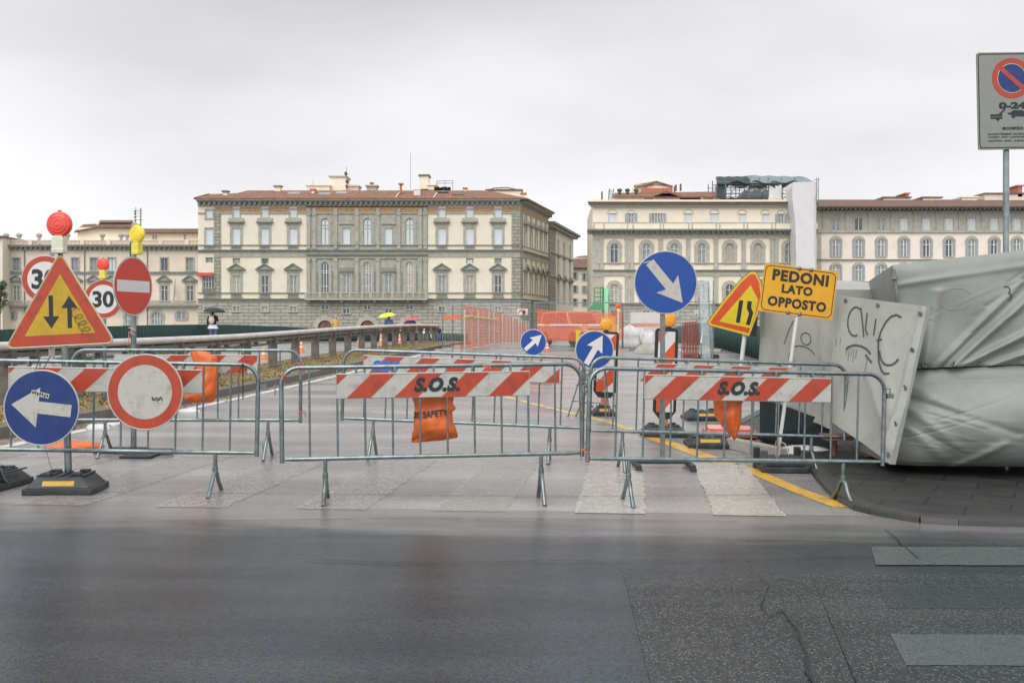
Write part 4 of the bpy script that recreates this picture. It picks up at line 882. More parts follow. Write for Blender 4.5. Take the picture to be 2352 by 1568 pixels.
# red plastic slab + kerb block beneath tarps
c = GP(1676, 1004); mb = MB(); mb.box(-.33, .33, -.22, .28, .02, .10, 0); mb.box(-.29, .29, -.16, .22, .10, .14, 1); o = mb.build('plastic_slab', [REDPL, PINKPL], None, (c.x, c.y, G(c.x, c.y)), (0, .02, -.08)); bevel(o, .02); tag(o, 'faded red plastic barrier foot lying flat behind the front right barrier', 'barrier foot')
a, b = GP(1668, 1030), GP(1792, 1058); mb = MB(); d = (b - a).normalized(); nn = Vector((-d.y, d.x, 0)); zz = G(a.x, a.y)
mb.hexa([(*(a.xy), zz), (*(b.xy), G(b.x, b.y)), (*((b + nn * .12).xy), zz), (*((a + nn * .12).xy), zz), (*(a.xy), zz + .13), (*(b.xy), zz + .12), (*((b + nn * .12).xy), zz + .12), (*((a + nn * .12).xy), zz + .13)])
o = mb.build('kerb_block', CONC); bevel(o, .01); tag(o, 'loose grey concrete kerb block beside the large black rubber base', 'kerb stone')
# ------------------------------------------------------------------ striped delineator panels
def delineator(u, vb, label, w_, h_, foot, lampm, lean=0, refl=True, rz=0, lampx=0, lampr=.095, zb=.26):
    c = GP(u, vb); t = thing('delineator', label, 'delineator', (c.x, c.y, G(c.x, c.y)), rz, 'red and white striped delineators')
    mb = MB(); pl = [(-w_ / 2, zb + .1), (-w_ / 2 + .08, zb), (w_ / 2 - .08, zb), (w_ / 2, zb + .1), (w_ / 2, zb + h_ - .03), (w_ / 2 - .03, zb + h_), (-w_ / 2 + .03, zb + h_), (-w_ / 2, zb + h_ - .03)]
    mb.prism(pl, -.02, .02, 0); mb.box(-.05, .05, -.015, .015, .1, zb, 1); mb.build('frame', [BLACK, REDPL], t, rot=(0, lean, 0))
    f_ = MB(); x0, x1, z0, z1 = -w_ / 2 + .04, w_ / 2 - .04, zb + .09, zb + h_ - .04
    f_.box(x0, x1, -.024, -.0205, z0, z1, 0); per = .50; k = 0
    zz = z0 - .60
    while zz < z1:
        pl = [(x0, zz), (x1, zz + .28), (x1, zz + .28 + per / 2), (x0, zz + per / 2)]
        def clipz(pl, lim, sg):
            o2 = []
            for i in range(len(pl)):
                a, b = pl[i], pl[(i + 1) % len(pl)]; ia, ib = sg * (a[1] - lim) >= 0, sg * (b[1] - lim) >= 0
                if ia: o2.append(a)
                if ia != ib: tt = (lim - a[1]) / (b[1] - a[1]); o2.append((a[0] + (b[0] - a[0]) * tt, lim))
            return o2
        pl = clipz(pl, z0 + .002, 1)
        if len(pl) > 2: pl = clipz(pl, z1 - .002, -1)
        if len(pl) > 2: f_.prism(pl, -.0262, -.0243, 1)
        zz += per
    f_.build('striped_face', [SWHITE2, SORED], t, rot=(0, lean, 0))
    rubber_base(t, (0, 0, 0), foot[0], foot[1], .13, 0, refl)
    if lampm: lamp(t, (lampx + math.sin(lean) * (zb + h_), .05, (zb + h_) - lampr * 1.1), lampr, lampm, BLACK)
    return t
delineator(1386, 952, 'striped delineator with amber lamp behind the steep arrow sign', .36, 1.04, (.36, .5), LORA, R(3), lampx=-.02, zb=.27)
delineator(1524, 1000, 'striped delineator with amber lamp standing behind the tall blue sign post', .30, 1.18, (.60, .5), LORA, R(1.8), False, lampx=.03, zb=.22, lampr=.1)
# yellow notice board behind
Yb = 17.0; bx = X(1345, Yb); t = thing('notice_board', 'yellow temporary no-parking board partly hidden behind the steep arrow sign', 'sign', (bx, Yb, G(bx, Yb)))
zz = G(bx, Yb); k_ = Yb / FP; mb = MB(); mb.prism([(X(1322, Yb) - bx, Z(815, Yb) - zz), (X(1400, Yb) - bx, Z(815, Yb) - zz), (X(1400, Yb) - bx, Z(758, Yb) - zz), (X(1323, Yb) - bx, Z(758, Yb) - zz)], 0, .01, 0)
cxx = X(1340, Yb) - bx; czz = Z(769, Yb) - zz
mb.prism(circ(cxx, czz, 9.5 * k_), -.002, -.0002, 1); mb.prism(circ(cxx, czz, 7 * k_), -.004, -.0021, 2); mb.prism(circ(cxx, czz, 5.8 * k_), -.006, -.0041, 3); mb.prism(rot2([(-7 * k_, -1 * k_), (7 * k_, -1 * k_), (7 * k_, 1 * k_), (-7 * k_, 1 * k_)], -45, cxx, czz), -.008, -.0061, 1)
mb.build('board', [SYEL2, SRED2, SWHITE2, SBLUE2], t); mb = MB(); 
for x_ in (-.1, .3): mb.tube([(x_, .03, 0), (x_, .02, Z(760, Yb) - zz)], .014, 0, 6)
mb.build('legs', GALVD, t)

# ------------------------------------------------------------------ grey tarpaulin covered stacks (right)
def slab(name, label, cat, tl, tr, bl_, br_, depth, m, fold, nu=60, nv=50, m2=None):
    """front face between four world points, thickness along +y; real closed volume"""
    tl, tr, bl_, br_ = map(Vector, (tl, tr, bl_, br_)); nrm = (tr - tl).cross(tl - bl_).normalized()
    if nrm.y > 0: nrm = -nrm
    base = (bl_ + br_) / 2
    def f(a, b):
        p = (bl_.lerp(br_, a)).lerp(tl.lerp(tr, a), b); return p + nrm * fold(a, b) - base
    mb = MB(); mb.grid(f, nu, nv, 0)
    bk = [q_ - nrm * depth - base for q_ in (bl_, br_, tr, tl)]
    def edge(n_, g, k): # side strips
        vs = []
        for i in range(n_ + 1): vs += [g(i / n_), k[0].lerp(k[1], i / n_)]
        return vs, [(2 * i, 2 * i + 1, 2 * i + 3, 2 * i + 2) for i in range(n_)]
    for n_, g, k in ((nv, lambda s_: f(0, s_), (bk[0], bk[3])), (nv, lambda s_: f(1, s_), (bk[1], bk[2])), (nu, lambda s_: f(s_, 0), (bk[0], bk[1])), (nu, lambda s_: f(s_, 1), (bk[3], bk[2]))):
        vs, fs = edge(n_, g, k); mb.add(vs, fs, 0 if g(0) != f(0, 0) or n_ == nu else (1 if m2 else 0))
    mb.add(bk, [(0, 3, 2, 1)], 0)
    o = mb.build(name, [m, m2 or m], None, base); tag(o, label, cat)
    return o, f, nrm
def gauss(x, s_): return math.exp(-x * x / (2 * s_ * s_))
def ridge(a, b, x0, y0, x1, y1, wd, amp):
    dx, dy = x1 - x0, y1 - y0; L2 = dx * dx + dy * dy; t_ = max(0, min(1, ((a - x0) * dx + (b - y0) * dy) / L2)); d_ = math.hypot(a - x0 - t_ * dx, b - y0 - t_ * dy)
    return amp * gauss(d_, wd) * (1 - .5 * t_)
# back panel (receding) and front panel
def foldT3(a, b): return .012 * math.sin(a * 22 + b * 3) * (1 - b) + .010 * math.sin(b * 9 + a * 4) + ridge(a, b, .97, 0, .80, 1, .03, .03)
T3, f3, n3 = slab('sheeted_screen', 'pale grey sheeted panel with scribbles, standing behind the yellow PEDONI sign', 'panel', P(1746, 640, 12.8), P(1922, 664, 11.0), P(1743, 925, 12.8), P(1912, 985, 11.0), 1.3, TARPL, foldT3, 40, 40, DGREEN)
def foldT2(a, b): return .012 * math.sin(a * 9 + 3 * b) + ridge(a, b, .93, 0, .96, 1, .02, .045) + ridge(a, b, 1.0, .02, .6, .75, .04, .025) + ridge(a, b, .95, .1, .5, .45, .03, .02) + .014 * math.sin(b * 13 + a * 5) * a * (1 - b)
T2, f2, n2 = slab('sheeted_screen', 'tall leaning grey sheeted panel with black scribble, at the right end of the barriers', 'panel', P(1924, 678, 10.35), P(2128, 704, 9.3), P(1903, 962, 10.35), P(2048, 1066, 9.3), .05, TARPL, foldT2, 50, 50)
# stacked big bales: upper block and lower bulge
CRS = {}
def creases(a, b, k):
    if k not in CRS:
        rn = random.Random(40 + k); CRS[k] = []
        for i in range(26):
            x0 = rn.uniform(0, .9) if k == 1 else rn.choice((rn.uniform(0, .15), rn.uniform(.6, 1))); y0 = rn.uniform(-.05, .75); an = rn.uniform(.5, .95) if k == 1 else rn.uniform(-.9, .9); ln = rn.uniform(.15, .45)
            CRS[k].append((x0, y0, x0 + ln * math.cos(an), y0 + ln * math.sin(an), rn.uniform(.006, .012), rn.choice((-1, 1)) * rn.uniform(.002, .008)))
    s_ = 0
    for c in CRS[k]: s_ += ridge(a, b, *c)
    return s_
def foldU(a, b):
    v_ = -.05 * (abs(2 * a - 1) ** 8) - .06 * (abs(2 * b - 1) ** 8)
    for (x0, y0, x1, y1, wd, am) in ((.16, .0, .75, .95, .016, .08), (.10, .0, .50, .72, .014, .055), (.2, 0, 1.0, .72, .018, .07), (.34, 0, 1.0, .42, .018, .055), (.05, .05, .16, .7, .02, .05), (.5, .0, 1, .2, .02, .05), (.12, .0, .62, .85, .03, -.03), (.0, .8, .9, .9, .02, .02)): v_ += .95 * ridge(a, b, x0, y0, x1, y1, wd, am)
    return v_ + .02 * math.sin(a * 11 + b * 7) + creases(a, b, 1)
def foldLow(a, b):
    v_ = .24 * math.sin(min(1, b * 1.15) * math.pi) ** .8 * (.35 + .65 * math.sin(math.pi * min(1, .12 + a)) ) - .07 * (abs(2 * b - 1) ** 8) - .1 * gauss(a, .05)
    for (x0, y0, x1, y1, wd, am) in ((.02, .85, .30, .45, .03, .03), (.02, .6, .22, .22, .02, .03), (.03, .4, .18, .10, .02, .03), (1.0, .05, .6, .35, .02, .06), (1, .3, .68, .6, .02, .055), (1, .6, .75, .85, .02, .045), (.25, 0, .4, .25, .02, .045), (.55, 0, .62, .3, .018, .04), (.8, 0, .72, .3, .018, .04), (.02, .7, .45, .35, .02, -.03), (1, .18, .65, .48, .02, -.035)): v_ += ridge(a, b, x0, y0, x1, y1, wd, am)
    return v_ + .012 * math.sin(a * 17 + b * 9) + creases(a, b, 2)
TU, fU, nU = slab('tarpaulin_stack', 'grey tarpaulin wrapped upper bale with diagonal folds below the no-parking sign', 'wrapped load', P(2054, 606, 9.7), P(2640, 540, 9.3), P(2100, 846, 9.6), P(2640, 826, 9.3), 1.5, TARP, foldU, 190, 110)
TL_, fL, nL = slab('tarpaulin_stack', 'grey tarpaulin wrapped lower bale bulging onto the paving', 'wrapped load', P(2090, 850, 9.6), P(2640, 828, 9.3), P(2050, 1070, 9.6), P(2640, 1076, 9.4), 1.6, TARP, foldLow, 190, 110)
mb = MB(); mb.tube([P(2051, 618, 9.65), P(2062, 690, 9.65), P(2076, 760, 9.65)], .022, 0, 8); mb.tube([P(2049, 640, 9.65), P(2060, 640, 9.6)], .014); tag(mb.build('steel_prop', GALVD), 'dark steel prop leaning at the left edge of the upper bale', 'post')
elm = MB(); elm.lathe([(.010, 0), (.020, -.004), (.026, 0), (.020, .004), (.010, 0)], (0, 0, 0), 'y', 0, 12); elme = elm.mesh('eyelet', GALVD)
for a_e, b_e in ((.965, .95), (.965, .72), (.965, .48), (.965, .25), (.965, .05), (.5, .965), (.1, .965)): obj('eyelet', elme, T2, f2(a_e, b_e) + n2 * .006, (0, 0, math.atan2(n2.x, -n2.y)))
for a_e in (.05, .17, .29): obj('eyelet', elme, TU, fU(a_e, .03) + nU * .006)
# solid dark block: trestle plus the shaded gap under the panels, painted dark
mb = MB(); mb.hexa([P(1745, 1005, 12.3), P(1905, 1040, 11.4), P(1905, 1030, 12.2), P(1745, 1000, 13.1), P(1745, 915, 12.3), P(1905, 968, 11.2), P(1905, 955, 12.0), P(1745, 910, 13.1)]); o = mb.build('trestle', DARK); tag(o, 'dark block for the low support frame and shaded gap under the pale grey panel', 'trestle')
mb = MB(); mb.tube([P(1915, 1045, 10.4), P(1916, 1010, 10.4)], .03, 0, 6); mb.box(X(1890, 10.4), X(1950, 10.4), 10.25, 10.55, Z(1008, 10.4), Z(998, 10.4)); tag(mb.build('wooden_stand', WOODD), 'small dark wooden stand at the foot of the leaning panel', 'stand')
slump('plastic_litter', 'torn white plastic and paper heap under the grey panels', 'litter', 1860, 1040, .9, .45, .08, WBAGM, 0, None, 8)
slump('plastic_litter', 'yellowish torn insulation at the bottom corner of the leaning panel', 'litter', 2068, 1066, .30, .14, .08, mat('torn_yellow_film', (.5, .45, .33), .6, 0, .3, 12), 0, None, 9)
slump('plastic_litter', 'dirty plastic scrap just left of the torn insulation', 'litter', 2005, 1058, .3, .12, .06, mat('dirty_film', (.4, .38, .34), .5, 0, .2, 12), 0, None, 10)
# scribbles on sheets
def scribble(parent, f, nrm, strokes, wd, m=SPRAY, name='graffiti'):
    mb = MB()
    for st in strokes:
        pts = []
        for (a, b), (c_, d_) in zip(st, st[1:]):
            for i in range(5): tt = i / 5; pts.append((a + (c_ - a) * tt, b + (d_ - b) * tt))
        pts.append(st[-1]); vs = []
        P3 = [f(a, b) + nrm * .006 for a, b in pts]
        for i, p in enumerate(P3):
            d_ = (P3[min(i + 1, len(P3) - 1)] - P3[max(i - 1, 0)]).normalized(); s2 = d_.cross(nrm) * wd / 2; vs += [p - s2, p + s2]
        mb.add(vs, [(2 * i, 2 * i + 1, 2 * i + 3, 2 * i + 2) for i in range(len(P3) - 1)])
    return mb.build(name, m, parent)
GRAF = mat('faded_marker', (.06, .075, .075), .7, 0, .3, 40)
def arc(cx, cy, rx, ry, a0, a1, n_=10): return [(cx + rx * math.cos(R(a0 + (a1 - a0) * i / n_)), cy + ry * math.sin(R(a0 + (a1 - a0) * i / n_))) for i in range(n_ + 1)]
scribble(T2, f2, n2, [arc(.24, .82, .09, .11, 60, 300), [(.29, .93), (.35, .78), (.37, .72)], [(.38, .90), (.38, .78), (.42, .74)], [(.5, .87), (.5, .75)]], .016, GRAF)
scribble(T2, f2, n2, [arc(.72, .72, .14, .20, 70, 290), arc(.72, .70, .12, .12, 200, 330), [(.55, .72), (.62, .74)], arc(.34, .58, .17, .07, 170, 30), [(.42, .60), (.52, .56)]], .02, GRAF)
scribble(T2, f2, n2, [[(.18 + .03 * i, .62), (.18 + .03 * i, .62 - .07 - .03 * (i % 2))] for i in range(5)] + [[(.04, .66), (.04, .60)], [(.09, .67), (.09, .62)], [(.45, .6), (.45, .42)]], .005, GRAF)
scribble(T3, f3, n3, [arc(.66, .60, .06, .045, 0, 360, 14), [(.45, .86), (.48, .78), (.52, .83), (.56, .77), (.6, .83), (.66, .86)], [(.05, .84), (.12, .78), (.2, .83), (.28, .76), (.36, .82), (.44, .78)], [(.5, .72), (.42, .62), (.36, .52)], arc(.62, .42, .2, .12, 40, 190), [(.5, .42), (.5, .3), (.44, .22)], [(.55, .3), (.55, .2)], [(.4, .25), (.66, .25)]], .012, GRAF)
scribble(TU, fU, nU, [arc(.22, .62, .07, .10, 20, 330), arc(.13, .5, .04, .06, 90, 270)], .006, mat('faded_red_marker', (.40, .27, .20), .7, 0, .2))
scribble(TU, fU, nU, [arc(.435, .66, .012, .03, 90, -90), arc(.435, .60, .014, .03, 90, -90), [(.425, .69), (.435, .69)]], .014, GRAF)

# ------------------------------------------------------------------ central guardrail
bp = Vector((LX(-8.8, 26.8), 26.8, G(LX(-8.8, 26.8), 26.8)))
t = thing('guardrail', 'long weathered bridge guardrail with pale top rail on brown posts', 'railing', bp)
def rp(y, z_, l=-8.8): x = LX(l, y); return Vector((x, y, G(x, y) + z_)) - bp
ysr = [12 + 2 * i for i in range(22)]
mb = MB()
for i in range(len(ysr) - 1): mb.tube([rp(ysr[i], 1.0), rp(ysr[i + 1] - .012, 1.0)], .098, 0, 12, flat=.72)
mb.build('top_rail', RAILM, t)
mb = MB()
for z0, z1, l0, l1 in ((.83, .90, -8.86, -8.74), (.72, .77, -8.84, -8.76)):
    for i in range(len(ysr) - 1):
        a, b = rp(ysr[i], z0, l0), rp(ysr[i + 1], z0, l0); c_, d_ = rp(ysr[i], z0, l1), rp(ysr[i + 1], z0, l1); up = Vector((0, 0, z1 - z0)); mb.hexa([a, c_, d_, b, a + up, c_ + up, d_ + up, b + up])
mb.build('lower_beam', RUSTY, t)
smb = MB(); smb.box(-.05, .05, -.06, .06, -.04, .13); sme_ = smb.mesh('spacer', RUSTY)
for i in range((len(ysr) - 1) * 2): obj('spacer', sme_, t, rp(12.5 + i, .80))
pmb = MB(); pmb.box(-.11, .11, -.06, .06, -.2, .93); pmb.box(-.09, .09, -.03, .07, -.2, .92); pme = pmb.mesh('post', RUSTY)
for k_ in range(-7, 14): y = 2.0 * (k_ + 13.4); p = rp(y, 0); obj('post', pme, t, p, (0, 0, -.088))
# ------------------------------------------------------------------ left parapet with dark green boarding
def corr(name, label, l, y0, y1, h0, m, cat, amp=.025, per=.16, yv=None, step=.05):
    bp = Vector((LX(l, y0), y0, G(LX(l, y0), y0))); t = thing(name, label, cat, bp); mb = MB(); n_ = int((y1 - y0) / step); vs = []
    for i in range(n_ + 1):
        y = y0 + (y1 - y0) * i / n_; ll = l + amp * math.sin(y / per * 6.283); x = LX(ll, y); z0 = G(x, y); hh = h0 if not yv else yv(y)
        vs += [Vector((x, y, z0)) - bp, Vector((x, y, z0 + hh)) - bp]
    mb.add(vs, [(2 * i, 2 * i + 1, 2 * i + 3, 2 * i + 2) for i in range(n_)], 0, True); o = mb.build('boarding', m, t)
    so = o.modifiers.new('solid', 'SOLIDIFY'); so.thickness = .02
    mb = MB(); mb.tube([Vector((LX(l, y), y, G(LX(l, y), y) + (h0 if not yv else yv(y)) + .01)) - bp for y in [y0 + (y1 - y0) * i / 40 for i in range(41)]], .02, 0, 5); mb.build('capping', DGREEN, t)
    return t
corr('parapet_boarding', 'long dark green corrugated boarding along the left parapet of the bridge', -19.8, 24, 150, 1.02, DGREEN, 'hoarding', yv=lambda y: interp(y, [(24, .96), (33, .97), (51, 1.02), (67, 1.0), (150, 1.0)]), step=.10)
corr('parapet_boarding', 'dark green netted boarding along the right parapet beside the red frames', 5.3, 22, 110, 1.08, DGREEN, 'hoarding', amp=.05, per=.9, step=.15)
km = MB()
for i in range(60): 
    y0 = 18 + i * 1.6; y1 = y0 + 1.58; a = [(LX(-19.7, y0), y0), (LX(-17.6, y0), y0), (LX(-17.6, y1), y1), (LX(-19.7, y1), y1)]
    km.hexa([(x, y, G(x, y) - .1) for x, y in a] + [(x, y, G(x, y) + .12) for x, y in a])
tag(km.build('sidewalk', CONC), kind='structure')
# dark green waste sheet next to triangle post (right)
c = GP(1690, 836); 
# ------------------------------------------------------------------ temporary fences
def fence_panel(u0, u1, Ya, Yb_, vt, vb, label, posts=(0, 1), net=None, mids=()):
    a = P(u0, vb, Ya); b = P(u1, vb, Yb_); h_ = (vb - vt) * Ya / FP; d = b - a; Wd = math.hypot(d.x, d.y); rz = math.atan2(d.y, d.x)
    t = thing('fence_panel', label, 'fence panel', a, rz, 'temporary fence panels on the bridge'); r = .022; sl = d.z
    mb = MB()
    for s_ in posts: mb.tube([(Wd * s_, 0, sl * s_ - .1), (Wd * s_, 0, sl * s_ + h_)], r, 0, 7)
    mb.tube([(0, 0, h_), (Wd, 0, sl + h_)], r, 0, 7); mb.tube([(0, 0, .02), (Wd, 0, sl + .02)], r, 0, 7); mb.build('frame', GALV, t)
    netsheet('wire_infill', lambda i, j: (Wd * i, 0, sl * i + .02 + (h_ - .02) * j), 1, 1, Wd, h_, WIRE, t)
    for s_ in (0, 1):
        mb = MB(); mb.box(-.3, .3, -.11, .11, -.14, -.02); o = mb.build('foot_block', CONC, t, (Wd * s_, 0, sl * s_)); bevel(o, .02)
    return t, Wd, h_
FYa = 40.5
tA, WA, hA = fence_panel(1016.5, 1218, FYa, FYa, 692.5, 800, 'left steel mesh fence panel with two close posts, before the receding orange net', (0, .115, .22, 1))
netsheet('orange_band', lambda i, j: (.02 + .75 * i, -.04, 1.17 + .2 * j + .01 * math.sin(i * 9)), 8, 1, .8, .2, NETD, tA)
tB, WB, hB = fence_panel(1227, 1429, FYa, FYa, 695, 800, 'middle steel mesh fence panel covered by orange safety net', (0, 1))
def nf(i, j): 
    z0 = .36 + .10 * (1 - i) * 0 - .06 * math.sin(i * 3.14) ; z1 = hB - .27 - .04 * abs(math.sin(i * 9.5)) - .12 * i; return (.12 + (WB - .12) * i, -.05 - .03 * math.sin(i * 14), z0 + (z1 - z0) * j)
netsheet('orange_net', nf, 30, 6, 3.5, 1.3, NETO, tB)
mb = MB(); mb.box(.12, 2.9, -.075, -.068, .925, .985); mb.build('white_tape', SWHITE2, tB)
tC, WC, hC = fence_panel(1431, 1640, FYa, 38.5, 697, 800, 'right steel mesh fence panel in front of the white sacks', (0, 1))
# receding net fence
a = Vector((LX(-5.65, 41.3), 41.3, 0)); n_ = 8; bpz = G(a.x, a.y); t = thing('net_fence', 'receding fence of posts covered by orange net and yellow tape', 'fence', (a.x, a.y, bpz))
def nf2(i, j):
    y = 41.3 + 38 * i; x = LX(-5.65, y) + .12 * math.sin(i * 40); top = interp(i * 38, [(0, 1.86), (5, 1.80), (12, 1.70), (20, 1.66), (38, 1.3)]); return (x - a.x, y - a.y, G(x, y) - bpz + .05 + top * j)
netsheet('orange_net', nf2, 90, 5, 38, 1.7, NETD, t)
mb = MB(); mb.tube([(0, 0, 0), (0, 0, 1.7)], .03, 0, 6); pme2 = mb.mesh('post', WPOST)
for i in range(17): y = 41.3 + i * 2.3; x = LX(-5.6, y); obj('post', pme2, t, (x - a.x, y - a.y, G(x, y) - bpz))
mb = MB(); mb.tube([(nf2(i / 10 * .33, 0)[0] + .08, nf2(i / 10 * .33, 0)[1] - .1, 1.40 + .03 * math.sin(i * 2)) for i in range(11)], .05, 0, 6); mb.build('yellow_tape', SYEL2, t)
# white pedestrian prohibition plate on the fence
Ys = 40.2; c = at(1200, 716, Ys); k_ = Ys / FP; mb = MB(); mb.box(-12 * k_, 12 * k_, 0, .02, -7 * k_, 7 * k_, 0)
mb.ring(0, -5 * k_, 8 * k_, 10 * k_, -.01, 0, 1, 0, math.pi, 20); mb.prism(rot2([(-9 * k_, -.9 * k_), (4 * k_, -.9 * k_), (4 * k_, .9 * k_), (-9 * k_, .9 * k_)], -42, 0, -1 * k_), -.012, 0, 1); mb.prism(circ(3 * k_, 0, 3 * k_, 12), -.01, 0, 2); mb.box(0, 6 * k_, -.009, 0, -6.5 * k_, -1 * k_, 2)
o = mb.build('prohibition_plate', [SWHITE2, SRED2, BLACK], None, c); tag(o, 'small white no-pedestrians plate with red ring fixed on the left mesh fence', 'sign')
c = at(1603, 716, 39); mb = MB(); mb.box(-.13, .13, 0, .02, -.06, .06, 0); mb.box(-.08, .06, -.004, 0, -.01, .01, 1); tag(mb.build('notice_plate', [SWHITE2, GALVD], None, c), 'tiny white notice plate left of the clear plastic frames', 'sign')
# red lamp on thin post at fence
Yl = 40.0; bx = X(1420, Yl); bz = G(bx, Yl); t = thing('lamp_post', 'thin white post with small red warning lamp in front of the orange net', 'lamp post', (bx, Yl, bz))
mb = MB(); mb.tube([(0, 0, 0), (0, 0, Z(716, Yl) - bz)], .028, 0, 8); mb.build('post', WPOST, t); lamp(t, (0, 0, Z(717, Yl) - bz), .11, LRED, LBODYY); mb = MB(); mb.box(-.14, .14, -.14, .14, 0, .05); mb.build('foot', ORPL, t)
# orange netting swag and concrete block, sacks, debris
Yc = 44; mb = MB(); mb.box(X(1449, Yc), X(1528, Yc), Yc, Yc + .5, G(3, 44), Z(717, Yc)); mb.box(X(1449, Yc) - .0, X(1449, Yc) + .01, Yc - .01, Yc, G(3, 44), Z(717, Yc)); o = mb.build('concrete_slab_wall', CONCP); tag(o, 'pale concrete slab wall behind the white sacks and the tall blue sign', 'wall')
mb = MB(); mb.box(X(1529, Yc), X(1536, Yc), Yc - .1, Yc + .3, G(3, 44), Z(700, Yc)); tag(mb.build('white_post', CONCP), 'narrow white post at the right end of the pale concrete wall', 'post')
def swag(name, label, pts, hgt, m):
    o = netsheet(name, lambda i, j: (lambda p: (p.x, p.y, p.z + hgt * j))(curvept(pts, i)), 24, 2, 5, hgt, m); return tag(o, label, 'net')
def curvept(pts, t_):
    f_ = t_ * (len(pts) - 1); i = min(len(pts) - 2, int(f_)); return pts[i].lerp(pts[i + 1], f_ - i)
swag('orange_netting', 'strip of orange netting draped over the white sacks and concrete wall', [P(1430, 760, 42), P(1450, 752, 42.5), P(1475, 750, 43.3), P(1500, 750, 43.6), P(1530, 752, 43.6)], .16, NETD)
def sack(u, v, Y, w_, h_, label, seed):
    rnd = random.Random(seed); ph_ = [rnd.uniform(0, 6) for _ in range(8)]; c = Vector((X(u, Y), Y, G(X(u, Y), Y)))
    def f(a, b):
        g = a * 6.28318; z_ = h_ * b; prof = interp(b, [(0, .82), (.15, 1.0), (.6, .96), (.8, .8), (.92, .5), (1, .02)]); sq = 1 / max(abs(math.cos(g)), abs(math.sin(g))) ** .45
        k_ = 1 + .05 * math.sin(5 * g + ph_[0] + 4 * b) + .04 * math.sin(9 * g + ph_[1] - 6 * b) + .05 * math.sin(b * 13 + ph_[2])
        return (w_ / 2 * prof * sq * k_ * math.cos(g), w_ / 2 * prof * sq * k_ * math.sin(g), z_ + (.06 * math.sin(3 * g + ph_[3]) if b > .7 else 0))
    mb = MB(); mb.grid(f, 30, 16); o = mb.build('bulk_sack', WBAGM, None, c); tag(o, label, 'sack', 'white bulk sacks on the bridge')
    return o
sack(1445, 0, 41.8, .92, 1.02, 'large white bulk sack standing just behind the fence', 1); sack(1431, 0, 42.8, .85, .85, 'white bulk sack half hidden behind the post with the red lamp', 2); sack(1490, 0, 41.6, .62, .78, 'slumped white bulk sack on the rubble by the tall blue sign post', 3); sack(1468, 0, 43.2, .6, .95, 'white bulk sack at the foot of the concrete wall', 4)
slump('rubble_heap', 'low heap of grey rubble and sticks beside the slumped sack', 'rubble', 1490, 812, 1.1, .8, .35, CONC, 0, None, 12)
# red frames, plastic frames, pallet
Yr = 29.5; bx = X(1588, Yr); bz = G(bx, Yr); t = thing('red_frames', 'bundle of leaning dark red steel frames in front of the green boarding', 'frames', (bx, Yr, bz))
for i in range(6):
    mb = MB(); x0 = X(1563 + i * 7.6, Yr) - bx; x1 = X(1573 + i * 6, Yr) - bx; zt_ = Z(740 - i * .5, Yr) - bz
    mb.tube([(x0, -.1 + i * .03, .12), (x1, .25 + i * .03, zt_)], .018, 0, 6); mb.tube([(x0 + .05, -.1 + i * .03, .12), (x1 + .05, .25 + i * .03, zt_)], .015, 0, 6)
    mb.lathe([(0, .03), (.03, 0), (0, -.03)], (x1, .25 + i * .03, zt_), 'z', 1, 8); mb.build('frame', [REDMET, PINKPL], t)
mb = MB()
for j in range(6): z_ = .25 + j * .12; mb.tube([(X(1566 + j * 1.2, Yr) - bx, .02 + j * .04, z_), (X(1608, Yr) - bx, .02 + j * .04 + .1, z_)], .008, 0, 5)
mb.build('cross_bars', REDMET, t)
Yp = 28.5; bx = X(1622, Yp); bz = G(bx, Yp); t = thing('wrapped_bundle', 'tall clear plastic wrapped frames standing on a dark pallet', 'bundle', (bx, Yp, bz))
CLEAR = mat('clear_plastic_film', (.55, .62, .62), .2, 0, .2, 6); CLEAR.node_tree.nodes['Principled BSDF'].inputs['Alpha'].default_value = .32
mb = MB(); zt_, zb_ = Z(640, Yp) - bz, .16
for x0, x1 in ((1607, 1612), (1628, 1634), (1640, 1637)): mb.tube([(X(x1, Yp) - bx, 0, zb_), (X(x0, Yp) - bx, .1, zt_ * (.98 if x0 > 1610 else .8))], .014, 0, 6)
mb.build('frame', GALV, t); mb = MB()
for i in range(2): mb.quad((X(1611, Yp) - bx, .02 + .1 * i, zb_), (X(1638, Yp) - bx, .02 + .1 * i, zb_), (X(1634, Yp) - bx, .12 + .1 * i, zt_), (X(1606, Yp) - bx, .12 + .1 * i, zt_ * .96))
mb.build('film', CLEAR, t)
mb = MB(); mb.add([(X(1609, Yp) - bx, -.05, .85), (X(1613, Yp) - bx, -.06, 1.15), (X(1612, Yp) - bx, -.05, .72), (X(1607, Yp) - bx, -.04, .7)], [(0, 1, 2, 3)]); mb.build('torn_sheet', WBAGM, t)
c = GP(1612, 822); mb = MB()
for i in range(3): mb.box(-.55, .5, -.4 + i * .38, -.32 + i * .38, 0, .1, 0)
for i in range(7): mb.box(-.55 + i * .155, -.45 + i * .155, -.42, .45, .101, .13, 0)
for i in range(6): mb.box(-.4 + i * .13, -.36 + i * .13, -.43, -.405, .07, .10, 1)
tag(mb.build('pallet', [RUBBER, SWHITE2], None, (c.x, c.y, G(c.x, c.y)), (0, 0, .06)), 'dark pallet under the clear plastic frames', 'pallet')
c = GP(1567, 820); mb = MB(); mb.tube([(-.12, 0, .28), (-.02, 0, .2), (.08, 0, .07)], [.05, .06, .06], 0, 8); mb.tube([(.02, -.02, .1), (.12, -.02, .05)], .06, 1, 8); tag(mb.build('plastic_barrier_end', [WPOST, REDPL], None, (c.x, c.y, G(c.x, c.y))), 'red and white plastic barrier end beside the dark pallet', 'barrier foot')
